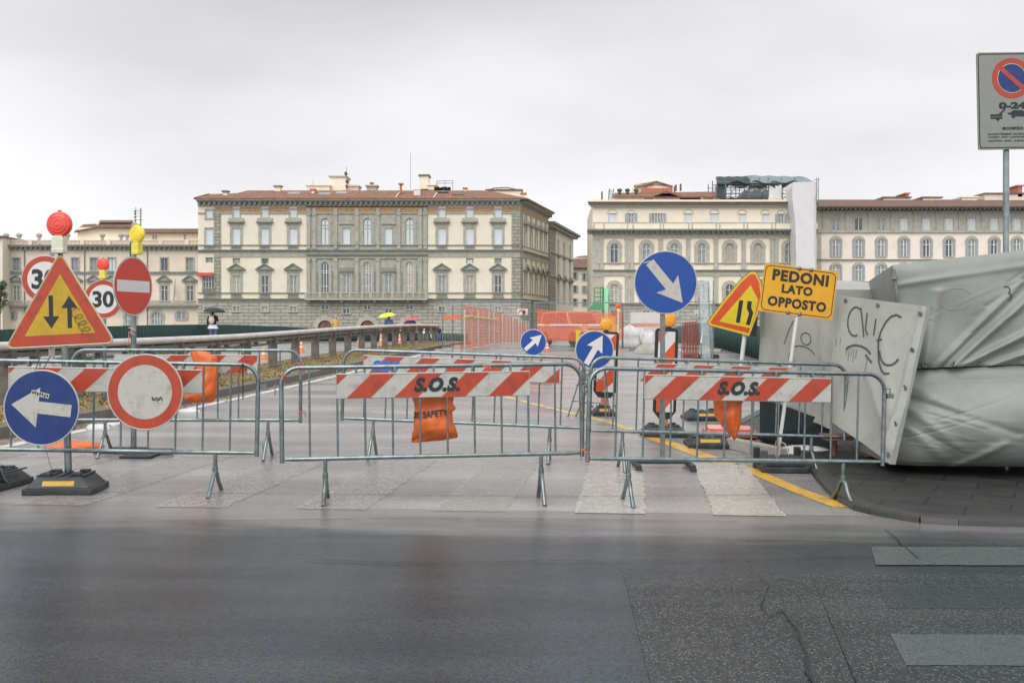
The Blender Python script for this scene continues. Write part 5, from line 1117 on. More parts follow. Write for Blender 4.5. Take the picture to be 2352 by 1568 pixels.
# loose plastic pieces on the bridge road
def piece(u, v, L_, W_, H_, m, rz, label):
    c = GP(u, v); mb = MB(); mb.box(-L_ / 2, L_ / 2, -W_ / 2, W_ / 2, 0, H_ * .6); mb.box(-L_ * .42, L_ * .42, -W_ * .3, W_ * .3, H_ * .6, H_); o = mb.build('plastic_weight', m, None, (c.x, c.y, G(c.x, c.y)), (0, 0, rz)); bevel(o, .02); tag(o, label, 'plastic weight', 'loose barrier feet on the bridge')
piece(1064, 797, .95, .3, .09, ORPL, .05, 'long orange barrier foot lying at the foot of the left mesh fence'); piece(1082, 790, .5, .3, .22, PINKPL, .4, 'faded pink barrier foot on top of the scattered pieces'); piece(1098, 794, .5, .25, .12, PINKPL, -.3, 'faded pink barrier foot at the right of the scattered pieces')
piece(1110, 790, .7, .3, .10, ORPL, .2, 'orange barrier foot behind the pink pieces'); piece(1131, 787, .5, .3, .09, ORPL, 0, 'orange barrier foot farthest right of the scattered pieces')
piece(1164, 783, .5, .3, .2, ORPL, .3, 'small orange barrier foot standing against the receding net'); piece(1196, 787, .5, .3, .12, ORPL, -.2, 'small orange barrier foot left of the far blue sign'); piece(1415, 806, .7, .25, .06, ORPL, 0, 'flat orange foot in front of the lamp post')
for (u, v, label) in ((1238, 889, 'orange tube lying behind the right end of the front middle board'),):
    Yz = 18.5; c = GP(u, 908 - 28); mb = MB(); mb.tube([(-.22, 0, .08), (.12, 0, .08)], .07, 0, 10); mb.tube([(.1, 0, .08), (.28, .05, .09)], .062, 1, 10); mb.tube([(.28, .05, .1), (.42, 0, .07), (.52, .05, .03)], .022, 2, 8); tag(mb.build('flex_tube', [ORPL, RUBBER, YREF], None, (c.x, c.y, G(c.x, c.y))), label, 'tube')
# cones
def cone(u, v, label, h_=.42, m=ORPL):
    c = GP(u, v); t = thing('traffic_cone', label, 'traffic cone', (c.x, c.y, G(c.x, c.y)), 0, 'small traffic cones')
    mb = MB(); mb.lathe([(.11, .02), (.085, h_ * .3), (.055, h_ * .65), (.03, h_), (0, h_)], n=14); mb.build('body', m, t)
    mb = MB(); mb.lathe([(.088, h_ * .34), (.069, h_ * .52)], n=14); mb.lathe([(.057, h_ * .66), (.046, h_ * .8)], n=14); mb.build('white_bands', SWHITE2, t); mb = MB(); mb.box(-.13, .13, -.13, .13, 0, .025); mb.build('foot', m, t)
cone(606, 824, 'nearest small orange cone beyond the guardrail'); cone(692, 809, 'second nearest small orange cone beyond the guardrail', .5); cone(824.5, 795, 'small orange cone between the guardrail posts, below the yellow coat', .55); cone(875, 791, 'small orange cone below the yellow umbrella', .6); cone(918, 788.5, 'farthest small orange cone beyond the guardrail', .6); cone(1257, 808, 'small red and white cone beside the far blue arrow sign', .4, REDPL)
#PART3
# ------------------------------------------------------------------ people on the far footpath
def person(loc, rz, label, h=1.68, pose='walk', top=CLOTHK, low=CLOTHB, hair=HAIRB, coat=None, arms=None, skirt=False):
    t = thing('person', label, 'person', loc, rz, 'pedestrians on the bridge'); s_ = h / 1.68
    st = .16 if pose == 'walk' else .03
    la, ra = arms or (((-.26, .02, 1.12), (-.27, -.08, .88)), ((.26, .04, 1.12), (.27, .06, .88)))
    J = [(0, 0, .95), (0, 0, 1.12), (0, .01, 1.30), (0, .0, 1.42), (0, -.01, 1.50), (0, -.02, 1.58), (0, -.015, 1.66),
         (-.18, 0, 1.38), la[0], la[1], (.18, 0, 1.38), ra[0], ra[1],
         (-.10, 0, .88), (-.11, -st * .6, .50), (-.11, -st * .2, .09), (-.11, -st * .2 - .14, .03), (.10, 0, .88), (.11, st * .1, .50), (.11, st * 1.3, .10), (.11, st * 1.3 - .14, .04), (0, -.115, 1.575)]
    rad = [.145, .13, .15, .10, .052, .088, .085, .065, .048, .034, .065, .048, .034, .10, .065, .042, .04, .10, .065, .042, .04, .014]
    E = [(0, 1), (1, 2), (2, 3), (3, 4), (4, 5), (5, 6), (3, 7), (7, 8), (8, 9), (3, 10), (10, 11), (11, 12), (0, 13), (13, 14), (14, 15), (15, 16), (0, 17), (17, 18), (18, 19), (19, 20), (5, 21)]
    for hi in (9, 12):                       # fingers
        w0 = Vector(J[hi]); d = (w0 - Vector(J[hi - 1])).normalized(); sd_ = Vector((0, 1, 0)); pal = w0 + d * .07; J.append(tuple(pal)); rad.append(.026); pi_ = len(J) - 1; E.append((hi, pi_))
        for k_, ln in enumerate((.055, .07, .075, .06)): J.append(tuple(pal + d * ln + sd_ * (k_ - 1.5) * .02)); rad.append(.008); E.append((pi_, len(J) - 1))
        J.append(tuple(w0 + d * .05 + sd_ * .055)); rad.append(.009); E.append((hi, len(J) - 1))
    me = bpy.data.meshes.new('body'); me.from_pydata([tuple(Vector(j) * s_) for j in J], E, []); me.materials.append(SKIN); me.materials.append(top)
    o = obj('body', me, t); m = o.modifiers.new('skin', 'SKIN')
    for i, v in enumerate(me.skin_vertices[0].data): v.radius = (rad[i] * s_ * .86, rad[i] * s_ * .86); v.use_root = (i == 0)
    m.use_smooth_shade = True
    sb = o.modifiers.new('sub', 'SUBSURF'); sb.levels = 1; sb.render_levels = 1
    def shell(name, secs, mt):
        mb = MB(); n_ = 16; vs = [(cx + rx * math.cos(6.283 * j / n_) * (1 + .04 * math.sin(j * 3)), cy + ry * math.sin(6.283 * j / n_), z) for (cx, cy, z, rx, ry) in secs for j in range(n_)]
        vs = [tuple(Vector(v) * s_) for v in vs]
        mb.add(vs, [(i * n_ + j, i * n_ + (j + 1) % n_, (i + 1) * n_ + (j + 1) % n_, (i + 1) * n_ + j) for i in range(len(secs) - 1) for j in range(n_)], 0, True); mb.add(vs[:n_], [tuple(reversed(range(n_)))]); mb.add(vs[-n_:], [tuple(range(n_))]); mb.build(name, mt, t)
    if coat: shell('coat', [(0, 0, .80, .21, .17), (0, 0, .95, .20, .16), (0, 0, 1.12, .18, .145), (0, 0, 1.32, .21, .14), (0, 0, 1.41, .17, .11), (0, 0, 1.47, .06, .06)], coat)
    else: shell('jacket', [(0, 0, .88, .185, .15), (0, 0, 1.10, .17, .135), (0, 0, 1.32, .205, .135), (0, 0, 1.41, .165, .105), (0, 0, 1.46, .06, .06)], top)
    mb = MB()
    for a in (la, ra):
        sx = -.18 if a is la else .18; mb.tube([Vector(p) * s_ for p in ((sx, 0, 1.375), a[0], Vector(a[0]).lerp(Vector(a[1]), .9))], [.075 * s_, .058 * s_, .045 * s_], 0, 10)
    mb.build('sleeves', coat or top, t)
    if skirt: shell('skirt', [(0, 0, .74, .27, .20), (0, 0, .80, .25, .19), (0, 0, .90, .20, .16), (0, 0, .97, .17, .14)], CLOTHW)
    mb = MB()
    for a, b, c_ in ((13, 14, 15), (17, 18, 19)): mb.tube([Vector(J[a]) * s_, Vector(J[b]) * s_, Vector(J[c_]) * s_], [.11 * s_, .08 * s_, .06 * s_], 0, 10)
    mb.build('trousers', low, t)
    mb = MB()
    for a, b in ((15, 16), (19, 20)): mb.tube([Vector(J[a]) * s_ + Vector((0, .03, -.03)), Vector(J[b]) * s_], [.055, .045], 0, 8)
    mb.build('shoes', CLOTHK, t)
    mb = MB(); mb.grid(lambda a, b: tuple(Vector((.10 * math.cos(a * 6.283) * math.sin(b * 2.2 + .01), .02 + .115 * math.sin(a * 6.283) * math.sin(b * 2.2 + .01), 1.61 + .115 * math.cos(b * 2.2 + .01))) * s_), 14, 8); mb.tube([Vector((0, .07, 1.60)) * s_, Vector((0, .10, 1.48)) * s_], [.07 * s_, .05 * s_], 0, 8); mb.build('hair', hair, t)
    return t
def umbrella(loc, label, r, m, tilt=(0, 0)):
    t = thing('umbrella', label, 'umbrella', loc, rot=(tilt[0], tilt[1], 0), group='open umbrellas')
    def f(a, b):
        g = a * 6.28318; sc_ = 1 - .07 * abs(math.sin(g * 4)) * b; rr = r * math.sin(b * 1.25) / math.sin(1.25) * sc_; return (rr * math.cos(g), rr * math.sin(g), .30 * (math.cos(b * 1.25) - math.cos(1.25)) - .03 * abs(math.sin(g * 4)) * b * 0)
    mb = MB(); mb.grid(f, 32, 8); o = mb.build('canopy', m, t); so = o.modifiers.new('s', 'SOLIDIFY'); so.thickness = .006
    mb = MB(); mb.tube([(0, 0, -.75), (0, 0, .27)], .009, 0, 6)
    for i in range(8): g = i * .7854; mb.tube([(0, 0, -.05), (r * .55 * math.cos(g), r * .55 * math.sin(g), .11)], .004, 0, 4)
    mb.build('shaft', IRON, t); return t
def onpath(u, Y): x = X(u, Y); return Vector((x, Y, G(x, Y) + .12))
p = onpath(489, 49.5); person(p, R(180), 'person in dark jacket and white skirt under the black umbrella', 1.62, 'stand', CLOTHK, CLOTHB, HAIRB, None, (((-.25, .02, 1.15), (-.10, -.22, 1.28)), ((.26, .02, 1.12), (.27, -.05, .9))), True)
umbrella(p + Vector((.06, .05, 1.56)), 'black umbrella held over the person with the pale backpack', .56, UMBK, (R(4), R(3)))
mb = MB(); mb.grid(lambda a, b: (.14 * math.cos(a * 6.283) * max(.02, math.sin(b * 3.14159)) ** .4, .09 * math.sin(a * 6.283) * max(.02, math.sin(b * 3.14159)) ** .4, .42 * b), 16, 10)
for sx in (-1, 1): mb.tube([(sx * .08, -.02, .36), (sx * .10, .06, .50), (sx * .09, .16, .53)], .018, 0, 6)
tag(mb.build('backpack', CLOTHP, None, p + Vector((0, -.23, .94)), ), 'pale pink backpack worn by the person under the black umbrella', 'backpack')
p = onpath(771, 68); person(p, R(215), 'person in a long tan coat reaching one arm out to the right', 1.75, 'stand', CLOTHT, CLOTHK, HAIRL, CLOTHT, (((-.30, .05, 1.18), (-.48, .10, 1.0)), ((.25, 0, 1.12), (.22, -.12, .92))))
for u, Y, lab, m_, hr in ((893, 62, 'person with dark hair under the bright yellow umbrella', CLOTHB, CLOTHK), (946, 66, 'person in blue under the dull red umbrella', CLOTHB, HAIRB)):
    p = onpath(u, Y); person(p, R(200), lab, 1.62, 'walk', m_, CLOTHK, hr)
umbrella(onpath(893, 62) + Vector((-.1, 0, 1.56)), 'bright yellow umbrella above the guardrail', .56, UMBY, (R(6), R(-8))); umbrella(onpath(946, 66) + Vector((0, 0, 1.38)), 'dull red umbrella just above the guardrail', .52, UMBR)
for u, Y, lab, tp, lo in ((975, 100, 'person in white top walking behind the guardrail posts', CLOTHW, CLOTHB), (992, 104, 'person in blue jacket and pale trousers walking behind the last guardrail posts', CLOTHB, CLOTHW), (1008, 98, 'person in dark clothes walking just left of the mesh fence', CLOTHK, CLOTHB)):
    p = onpath(u, Y); person(p, R(random.uniform(150, 240)), lab, 1.50, 'walk', tp, lo)
# ------------------------------------------------------------------ 4x4 behind the net
Yv = 47.5; bx = X(1318, Yv); bz = G(bx, Yv); t = thing('parked_car', 'pale boxy off-road car parked behind the orange safety net', 'car', (bx, Yv, bz), R(-62))
prof = [(-1.95, .38), (1.9, .38), (2.0, .55), (1.97, .88), (1.85, .98), (.95, 1.06), (-1.95, 1.05), (-2.0, .6)]
mb = MB(); mb.prism([(x, z) for x, z in prof], -.86, .86, 0); o = mb.build('body', CARM, t); bevel(o, .06, 3)
mb = MB(); b0 = [(-1.9, -.80, 1.05), (.95, -.80, 1.05), (.95, .80, 1.05), (-1.9, .80, 1.05), (-1.8, -.70, 1.66), (.45, -.70, 1.66), (.45, .70, 1.66), (-1.8, .70, 1.66)]; mb.hexa(b0)
o = mb.build('cabin', CARM, t); bevel(o, .05, 3)
mb = MB()
mb.add([(.93, -.68, 1.12), (.93, .68, 1.12), (.52, .62, 1.58), (.52, -.62, 1.58)], [(0, 1, 2, 3)]); mb.v = [v + Vector((.035, 0, .02)) for v in mb.v]; mb.build('windscreen', CARG, t)
for sy in (-1, 1):
    for x0, x1, x2, x3 in ((.72, -.35, -.35, .40), (-.45, -1.6, -1.6, -.45)):
        m2 = MB(); m2.add([(x0, sy * .805, 1.12), (x1, sy * .805, 1.12), (x2, sy * .725, 1.58), (x3, sy * .725, 1.58)], [(0, 1, 2, 3)]); m2.build('side_window', CARG, t)
    m2 = MB(); m2.lathe([(.0, -.10), (.09, -.09), (.10, 0)], (1.98, sy * .62, .80), 'x', 0, 14); m2.build('headlight', CARW, t)
m2 = MB(); m2.box(1.93, 2.07, -.85, .85, .42, .58); o = m2.build('bumper', BLACK, t); bevel(o, .02)
m2 = MB(); m2.box(1.99, 2.02, -.45, .45, .66, .84); m2.build('grille', BLACK, t)
m2 = MB(); m2.box(2.072, 2.08, -.26, .26, .44, .55); m2.build('number_plate', SWHITE2, t)
for sx in (-1.25, 1.3):
    for sy in (-1, 1):
        w_ = thing('wheel', None, None, (sx, sy * .76, .36)); w_.parent = t
        m2 = MB(); m2.lathe([(.2, -.11), (.34, -.11), (.37, -.07), (.37, .07), (.34, .11), (.2, .11)], (0, 0, 0), 'y', 0, 20); m2.build('tyre', TYRE, w_)
        m2 = MB(); m2.lathe([(0, -.09), (.2, -.08), (.2, .08), (0, .09)], (0, 0, 0), 'y', 0, 16); m2.build('rim', GALV, w_)
# ------------------------------------------------------------------ green boom lift
Yg = 62; bx = X(1392, Yg); bz = G(bx, Yg); t = thing('boom_lift', 'green aerial work platform with pale green mast above the orange net', 'boom lift', (bx, Yg, bz)); kq = Yg / FP
zq = lambda v: Z(v, Yg) - bz
mb = MB(); mb.box(-5 * kq, 5 * kq, -.15, .15, .6, zq(662)); mb.build('mast', GREENL, t)
mb = MB(); mb.box(-8 * kq, -5.5 * kq, -.1, .2, 1.2, zq(658)); mb.box(5.5 * kq, 7 * kq, -.05, .15, 1.4, zq(672)); mb.build('mast_guide', GREENM, t)
mb = MB(); mb.prism([(-35 * kq, zq(712)), (-7 * kq, zq(712)), (-7 * kq, zq(702)), (-12 * kq, zq(699)), (-33 * kq, zq(700)), (-36 * kq, zq(704))], -.5, .4, 0); o = mb.build('counterweight', GREENM, t); bevel(o, .05)
mb = MB()
for z_ in (662, 672, 682, 692): mb.tube([(-28 * kq, -.3, zq(z_)), (-9 * kq, -.3, zq(z_))], .03, 0, 5)
for x_ in (-28, -14): mb.tube([(x_ * kq, -.3, zq(700)), (x_ * kq, -.3, zq(660))], .03, 0, 5)
mb.build('basket_rails', GREENM, t)
for z_ in (680, 690): mb = MB(); mb.tube([(5 * kq, -.3, zq(z_)), (16 * kq, -.3, zq(z_))], .025, 0, 5); mb.build('side_rail', GREENM, t)
mb = MB(); mb.box(-.5, .75, -.6, .6, .35, 1.1); mb.box(-.35, .55, -.4, .4, 1.1, 1.6); o = mb.build('chassis', SPYEL, t); bevel(o, .06)
for sx in (-.55, .55):
    for sy in (-.65, .65): mb = MB(); mb.lathe([(0, -.1), (.33, -.1), (.36, 0), (.33, .1), (0, .1)], (0, 0, 0), 'y', 0, 16); mb.build('wheel', TYRE, t, (sx, sy, .36))

# ------------------------------------------------------------------ buildings
WR = random.Random(21); GLB = mat('window_curtain_warm', (.42, .38, .30), .3, 0, .3, .8, spec=.6)
class Fac:
    """facade frame: s along the wall, -y outward, z absolute"""
    def __init__(s, root, p0, p1, Yr):
        s.root = root; s.b = Vector(root.location); s.p0 = Vector((p0[0], p0[1], 0)); d = Vector((p1[0] - p0[0], p1[1] - p0[1], 0)); s.len = d.length; s.d = d.normalized(); s.rz = math.atan2(d.y, d.x); s.Yr = Yr
        s.M = Matrix.Translation(s.p0 - s.b) @ Matrix.Rotation(s.rz, 4, 'Z')
    def S(s, u): t_ = (u - CX) / FP; return (t_ * s.p0.y - s.p0.x) / (s.d.x - t_ * s.d.y)
    def Z(s, v): return Z(v, s.Yr)
    def mb(s): return MB(s.M)
    def box(s, mb, u0, u1, v0, v1, y0, y1, m=0): mb.box(s.S(u0), s.S(u1), y0, y1, s.Z(v1), s.Z(v0), m)
    def place(s, w_, u, vb, label=None, sval=None):
        me, kids, name = w_; o = obj(name, me, s.root, s.M @ Vector((s.S(u) if sval is None else sval, 0, s.Z(vb))), (0, 0, s.rz))
        for kn, km_, kl in kids:
            c = obj(kn, km_, o, kl)
            if kn == 'pane' and km_.materials[0] in (GLM, GLD) and WR.random() < .45:
                c.material_slots[0].link = 'OBJECT'; c.material_slots[0].material = WR.choice((GLD, GLM, GLL, GLB))
        return o
    def wall(s, name, s0, s1, z0, z1, ops, m, depth=.3, y=0):
        mb = s.mb(); xs = sorted({s0, s1, *[a for o in ops for a in o[:2] if s0 < a < s1]}); zs = sorted({z0, z1, *[a for o in ops for a in o[2:] if z0 < a < z1]})
        for i in range(len(xs) - 1):
            for j in range(len(zs) - 1):
                cx, cz = (xs[i] + xs[i + 1]) / 2, (zs[j] + zs[j + 1]) / 2
                if any(o[0] < cx < o[1] and o[2] < cz < o[3] for o in ops): continue
                mb.add([(xs[i], y, zs[j]), (xs[i + 1], y, zs[j]), (xs[i + 1], y, zs[j + 1]), (xs[i], y, zs[j + 1])], [(0, 1, 2, 3)])
        for a, b, c_, d_ in ops:
            mb.add([(a, y, c_), (b, y, c_), (b, y, d_), (a, y, d_), (a, depth, c_), (b, depth, c_), (b, depth, d_), (a, depth, d_)], [(0, 4, 5, 1), (1, 5, 6, 2), (2, 6, 7, 3), (3, 7, 4, 0), (4, 7, 6, 5)])
        return mb.build(name, m, s.root)
def win(w, h, glass, stone=STONE, sw=.3, head=None, arch=False, mull=1, trans=(), shut=0, bal=False, lug=.0, name='window', frame=FRAMEW, proud=.10, sill=True, out=0, fw=.09):
    mb = MB(); r = w / 2; hs = h - r if arch else h
    if sw:
        mb.box(-r - sw, -r, -proud, 0, 0, hs, 0); mb.box(r, r + sw, -proud, 0, 0, hs, 0)
        if arch:
            mb.ring(0, hs, r, r + sw + out, -proud - .02, 0, 0, 0, math.pi, 12)
        else: mb.box(-r - sw, r + sw, -proud, 0, h, h + sw, 0)
    if arch:
        for sx in (-1, 1):
            pl = [(sx * r, hs)] + [(sx * r * math.cos(R(9 * i)), hs + r * math.sin(R(9 * i))) for i in range(11)] + [(sx * r, h)]
            mb.prism(pl, -.01, .25, 0)
        mb.box(-r - sw - .08, -r + .0, -proud - .05, 0, hs - .12, hs + .12, 0); mb.box(r, r + sw + .08, -proud - .05, 0, hs - .12, hs + .12, 0)
    if sill: mb.box(-r - sw - .06, r + sw + .06, -proud - .12, .2, -.18, -.001, 0)
    if head == 'hood': 
        mb.box(-r - sw - .05, r + sw + .05, -proud - .05, 0, h + sw + .001, h + sw + .45, 0); mb.box(-r - sw - .35, r + sw + .35, -.55, 0, h + sw + .451, h + sw + .68, 2); mb.box(-r - sw - .2, r + sw + .2, -.3, 0, h + sw + .681, h + sw + 1.35, 0)
    if head == 'ped':
        z0 = h + sw + .5; mb.box(-r - sw - .05, r + sw + .05, -proud - .05, 0, h + sw + .001, z0, 0); W2 = r + sw + .5; mb.box(-W2, W2, -.5, 0, z0 + .001, z0 + .22, 2)
        mb.prism([(-W2, z0 + .221), (W2, z0 + .221), (0, z0 + 1.15)], -.2, 0, 0)
        for sx in (-1, 1): mb.prism([(sx * W2, z0 + .222), (sx * (W2 - .35), z0 + .222), (0, z0 + 1.0), (0, z0 + 1.28)], -.5, -.2, 2)
    if head == 'bar': mb.box(-r - sw - .2, r + sw + .2, -.35, 0, h + sw + .001, h + sw + .3, 2)
    # timber frame
    ht = h - .02
    if not arch:
        mb.box(-r, -r + fw, .10, .17, 0, ht, 1); mb.box(r - fw, r, .10, .17, 0, ht, 1); mb.box(-r, r, .10, .17, ht - fw, ht, 1)
    else:
        mb.box(-r, -r + fw, .10, .17, 0, hs, 1); mb.box(r - fw, r, .10, .17, 0, hs, 1); mb.ring(0, hs, r - fw, r, .10, .17, 1, 0, math.pi, 12)
    for i in range(mull): x = -r + w * (i + 1) / (mull + 1); mb.box(x - fw * .6, x + fw * .6, .09, .16, 0, ht - (0 if not arch else .02), 1)
    for z_ in trans: mb.box(-r + fw, r - fw, .095, .165, h * z_ - fw * .4, h * z_ + fw * .4, 1)
    if bal:
        mb.box(-r - .15, r + .15, -.38, -.26, .80, .92, 0); k_ = int(w / .22)
        for i in range(k_ + 1): x = -r + w * i / k_; mb.box(x - .05, x + .05, -.36, -.28, -.0, .80, 3)
    me = mb.mesh(name, [stone, frame, STONED, STONE])
    g = MB()
    if arch: g.prism([(-r, 0), (r, 0)] + [(r * math.cos(R(15 * i)), hs + r * math.sin(R(15 * i))) for i in range(13)], .19, .22)
    else: g.box(-r, r, .19, .22, 0, h)
    kids = [('pane', g.mesh('pane', glass), (0, 0, 0))]
    if shut:
        sm_ = MB(); sm_.box(0, w * .5 * shut, -.06, -.02 , 0, hs + (r * .3 if arch else 0))
        for i in range(int(h / .2)): sm_.box(.04, w * .5 * shut - .04, -.08, -.061, i * .2 + .03, i * .2 + .12)
        sme = sm_.mesh('shutter', SHUT); kids += [('shutter', sme, (r + .02, -proud, 0)), ('shutter', sme, (-r - .02 - w * .5 * shut, -proud, 0))]
    return (me, kids, name)
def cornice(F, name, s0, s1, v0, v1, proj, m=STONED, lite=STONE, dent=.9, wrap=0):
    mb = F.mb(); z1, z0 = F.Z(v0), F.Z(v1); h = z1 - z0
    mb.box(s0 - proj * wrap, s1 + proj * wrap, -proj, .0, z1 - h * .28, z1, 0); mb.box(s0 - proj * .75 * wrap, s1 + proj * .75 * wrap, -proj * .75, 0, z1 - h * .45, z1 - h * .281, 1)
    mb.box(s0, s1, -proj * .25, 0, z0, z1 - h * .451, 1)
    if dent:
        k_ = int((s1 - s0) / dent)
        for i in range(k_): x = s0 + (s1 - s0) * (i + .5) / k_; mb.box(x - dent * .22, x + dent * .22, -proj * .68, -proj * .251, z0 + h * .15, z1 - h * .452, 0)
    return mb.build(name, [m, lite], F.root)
def closebox(root, name, pts, z0, z1, m, z1b=None):
    """closed volume behind the facades; pts footprint"""
    b = Vector(root.location); mb = MB(); n_ = len(pts)
    vs = [(x - b.x, y - b.y, z0 - b.z) for x, y in pts] + [(x - b.x, y - b.y, z1 - b.z) for x, y in pts]
    mb.add(vs, [tuple(range(n_, 2 * n_))] + [(i, (i + 1) % n_, (i + 1) % n_ + n_, i + n_) for i in range(n_) if i not in (z1b or ())]); return mb.build(name, m, root)
def roofmesh(root, name, polys, m, mats=None):
    b = Vector(root.location); mb = MB()
    for pl in polys: mb.add([Vector(p) - b for p in pl], [tuple(range(len(pl)))])
    o = mb.build(name, m, root); so = o.modifiers.new('s', 'SOLIDIFY'); so.thickness = .25; so.offset = -1; return o
def rooftop(root, name, u0, u1, v0, v1, Y, dep, m, parent=None, cap=None):
    b = Vector(root.location); mb = MB(); mb.box(X(u0, Y) - b.x, X(u1, Y) - b.x, Y - b.y, Y + dep - b.y, Z(v1, Y) - b.z, Z(v0, Y) - b.z)
    if cap: mb.box(X(u0, Y) - b.x - .25, X(u1, Y) - b.x + .25, Y - b.y - .25, Y + dep - b.y + .25, Z(v0, Y) - b.z, Z(v0, Y) - b.z + .25, 1)
    return mb.build(name, [m, cap or m], parent or root)
ZB = -.9
# ===== main palazzo
YM = 180.0
M_ = thing('palazzo', 'large cream palazzo with grey stone centre and red tile roof, middle of the far bank', 'building', (X(825, YM), YM, ZB))
F = Fac(M_, (0, YM), (1, YM), YM); F.M = Matrix.Translation(Vector((0, YM, 0)) - Vector(M_.location))
def op(F, u, w, vt, vb): s_ = F.S(u); return (s_ - w / 2, s_ + w / 2, F.Z(vb), F.Z(vt))
kM = YM / FP
cols_side = [543, 608.5, 673.7, 1014.9, 1078.9, 1143.9]; colsA = [746.6, 843.9, 940.8]; colsR = [795.6, 892.3]
att = win(16 * kM, 19 * kM, GLL, sw=.16, mull=0); upp = win(18 * kM, 38 * kM, GLL, sw=.45, head='hood', mull=0, bal=False, fw=.06); mez = win(15 * kM, 11.5 * kM, GLM, sw=.06, mull=0, fw=.15, frame=STONE, sill=False)
mezd = win(15 * kM, 11.5 * kM, GLD, sw=.06, mull=0, fw=.15, frame=STONE, sill=False)
low = win(16.5 * kM, 38 * kM, GLD, sw=.5, head='ped', mull=1, trans=(.42,)); lowm = win(16.5 * kM, 38 * kM, GLM, sw=.5, head='ped', mull=1, trans=())
bas = win(15 * kM, 11 * kM, GLM, sw=.2, mull=1, stone=STONEL); basd = win(15 * kM, 11 * kM, GLD, sw=.2, mull=1, stone=STONEL)
ops = []
for u in cols_side: ops += [op(F, u, 16 * kM, 480.5, 499.5), op(F, u, 18 * kM, 523.7, 561.7), op(F, u, 16.5 * kM, 633, 671)]
for u in (543, 608.5, 1078.9, 1143.9): ops.append(op(F, u, 15 * kM, 593.5, 605))
ops += [op(F, 480.8, 16 * kM, 482, 501), op(F, 480.8, 18 * kM, 524.5, 562.5), op(F, 480.8, 15 * kM, 591.5, 603)] 
s0, s1 = F.S(455), F.S(1195)
z69, z690, zbt = F.Z(469), F.Z(688), ZB
SA = (F.S(455), F.S(492)); SL = (F.S(492), F.S(704)); SC = (F.S(704), F.S(983)); SR = (F.S(983), F.S(1195))
inr = lambda o, r_: r_[0] <= (o[0] + o[1]) / 2 <= r_[1]
opsA = [o for o in ops if inr(o, SA)] + [op(F, 479, 26 * kM, 636, 672)]
F.wall('wall', *SA, z690, z69, opsA, PLAST); F.wall('wall', *SL, z690, z69, [o for o in ops if inr(o, SL)], PLAST); F.wall('wall', *SR, z690, z69, [o for o in ops if inr(o, SR)], PLAST)
opsC = []
for u in colsA: opsC += [op(F, u, 19 * kM, 501, 562), op(F, u, 19 * kM, 601, 671.5)]
for u in colsR: opsC += [op(F, u, 17 * kM, 523.5, 561), op(F, u, 16 * kM, 630, 671)]
F.wall('stone_centre_wall', *SC, z690, F.Z(476), opsC, STONE, y=-.0)
opsB = [op(F, u, 15 * kM, 704, 715) for u in cols_side + [477]] + [op(F, u, 13 * kM, 700, 710) for u in colsA] + [op(F, u, 14 * kM, 708.5, 719.5) for u in colsR] + [op(F, u, 33 * kM, 735.5, 775) for u in colsA]
F.wall('rusticated_base', s0, s1, ZB, z690, opsB, RUST, y=-.0)
for i, u in enumerate(cols_side):
    F.place(att, u, 499.5); F.place(upp, u, 561.7); F.place(low if i in (0, 1, 5) else lowm, u, 671); F.place(bas if i != 1 else basd, u, 715)
for i, u in enumerate((543, 608.5, 1078.9, 1143.9)): F.place(mez if i != 1 else mezd, u, 605)
F.place(att, 480.8, 501); F.place(win(18 * kM, 38 * kM, GLL, sw=.2, mull=0), 480.8, 562.5); F.place(mez, 480.8, 603); F.place(bas, 477, 715)
F.place(win(26 * kM, 36 * kM, GLD, sw=.08, mull=3, trans=(.7,), bal=True), 479, 672)
aU = win(19 * kM, 61 * kM, GLL, stone=STONE, sw=.38, arch=True, mull=1, trans=(.74, .62), frame=STONE, fw=.12); aL = win(19 * kM, 70.5 * kM, GLM, stone=STONE, sw=.42, arch=True, mull=2, trans=(.70, .64, .2)); rU = win(17 * kM, 37.5 * kM, GLL, sw=.10, mull=0); rL = win(16 * kM, 41 * kM, GLM, sw=.4, mull=1, head='bar')
for u in colsA: F.place(aU, u, 562); F.place(aL, u, 671.5); F.place(basd, u, 710.4)
for u in colsR: F.place(rU, u, 561); F.place(rL, u, 671); F.place(basd, u, 719.5)
door = win(33 * kM, 39.5 * kM, WOODD, stone=STONEL, sw=.35, arch=True, mull=1, frame=WOODD, name='arched_door', sill=False, out=.5)
for u in colsA: F.place(door, u, 775)
for u in colsA:                                            # radiating
    mb = F.mb()
    # voussoirs over the doors
    for i in range(11):
        a = math.pi * (i + .5) / 11; r0, r1 = 19 * kM, (30 + 4 * (i % 2)) * kM; cs, cz_ = F.S(u), F.Z(752); pl = [(cs + rr * math.cos(a + da), cz_ + rr * math.sin(a + da)) for rr, da in ((r0, -.09), (r1, -.10), (r1, .10), (r0, .09))]; mb.prism(pl, -.03, -.002, 0)
    mb.build('voussoirs', RUST, M_)
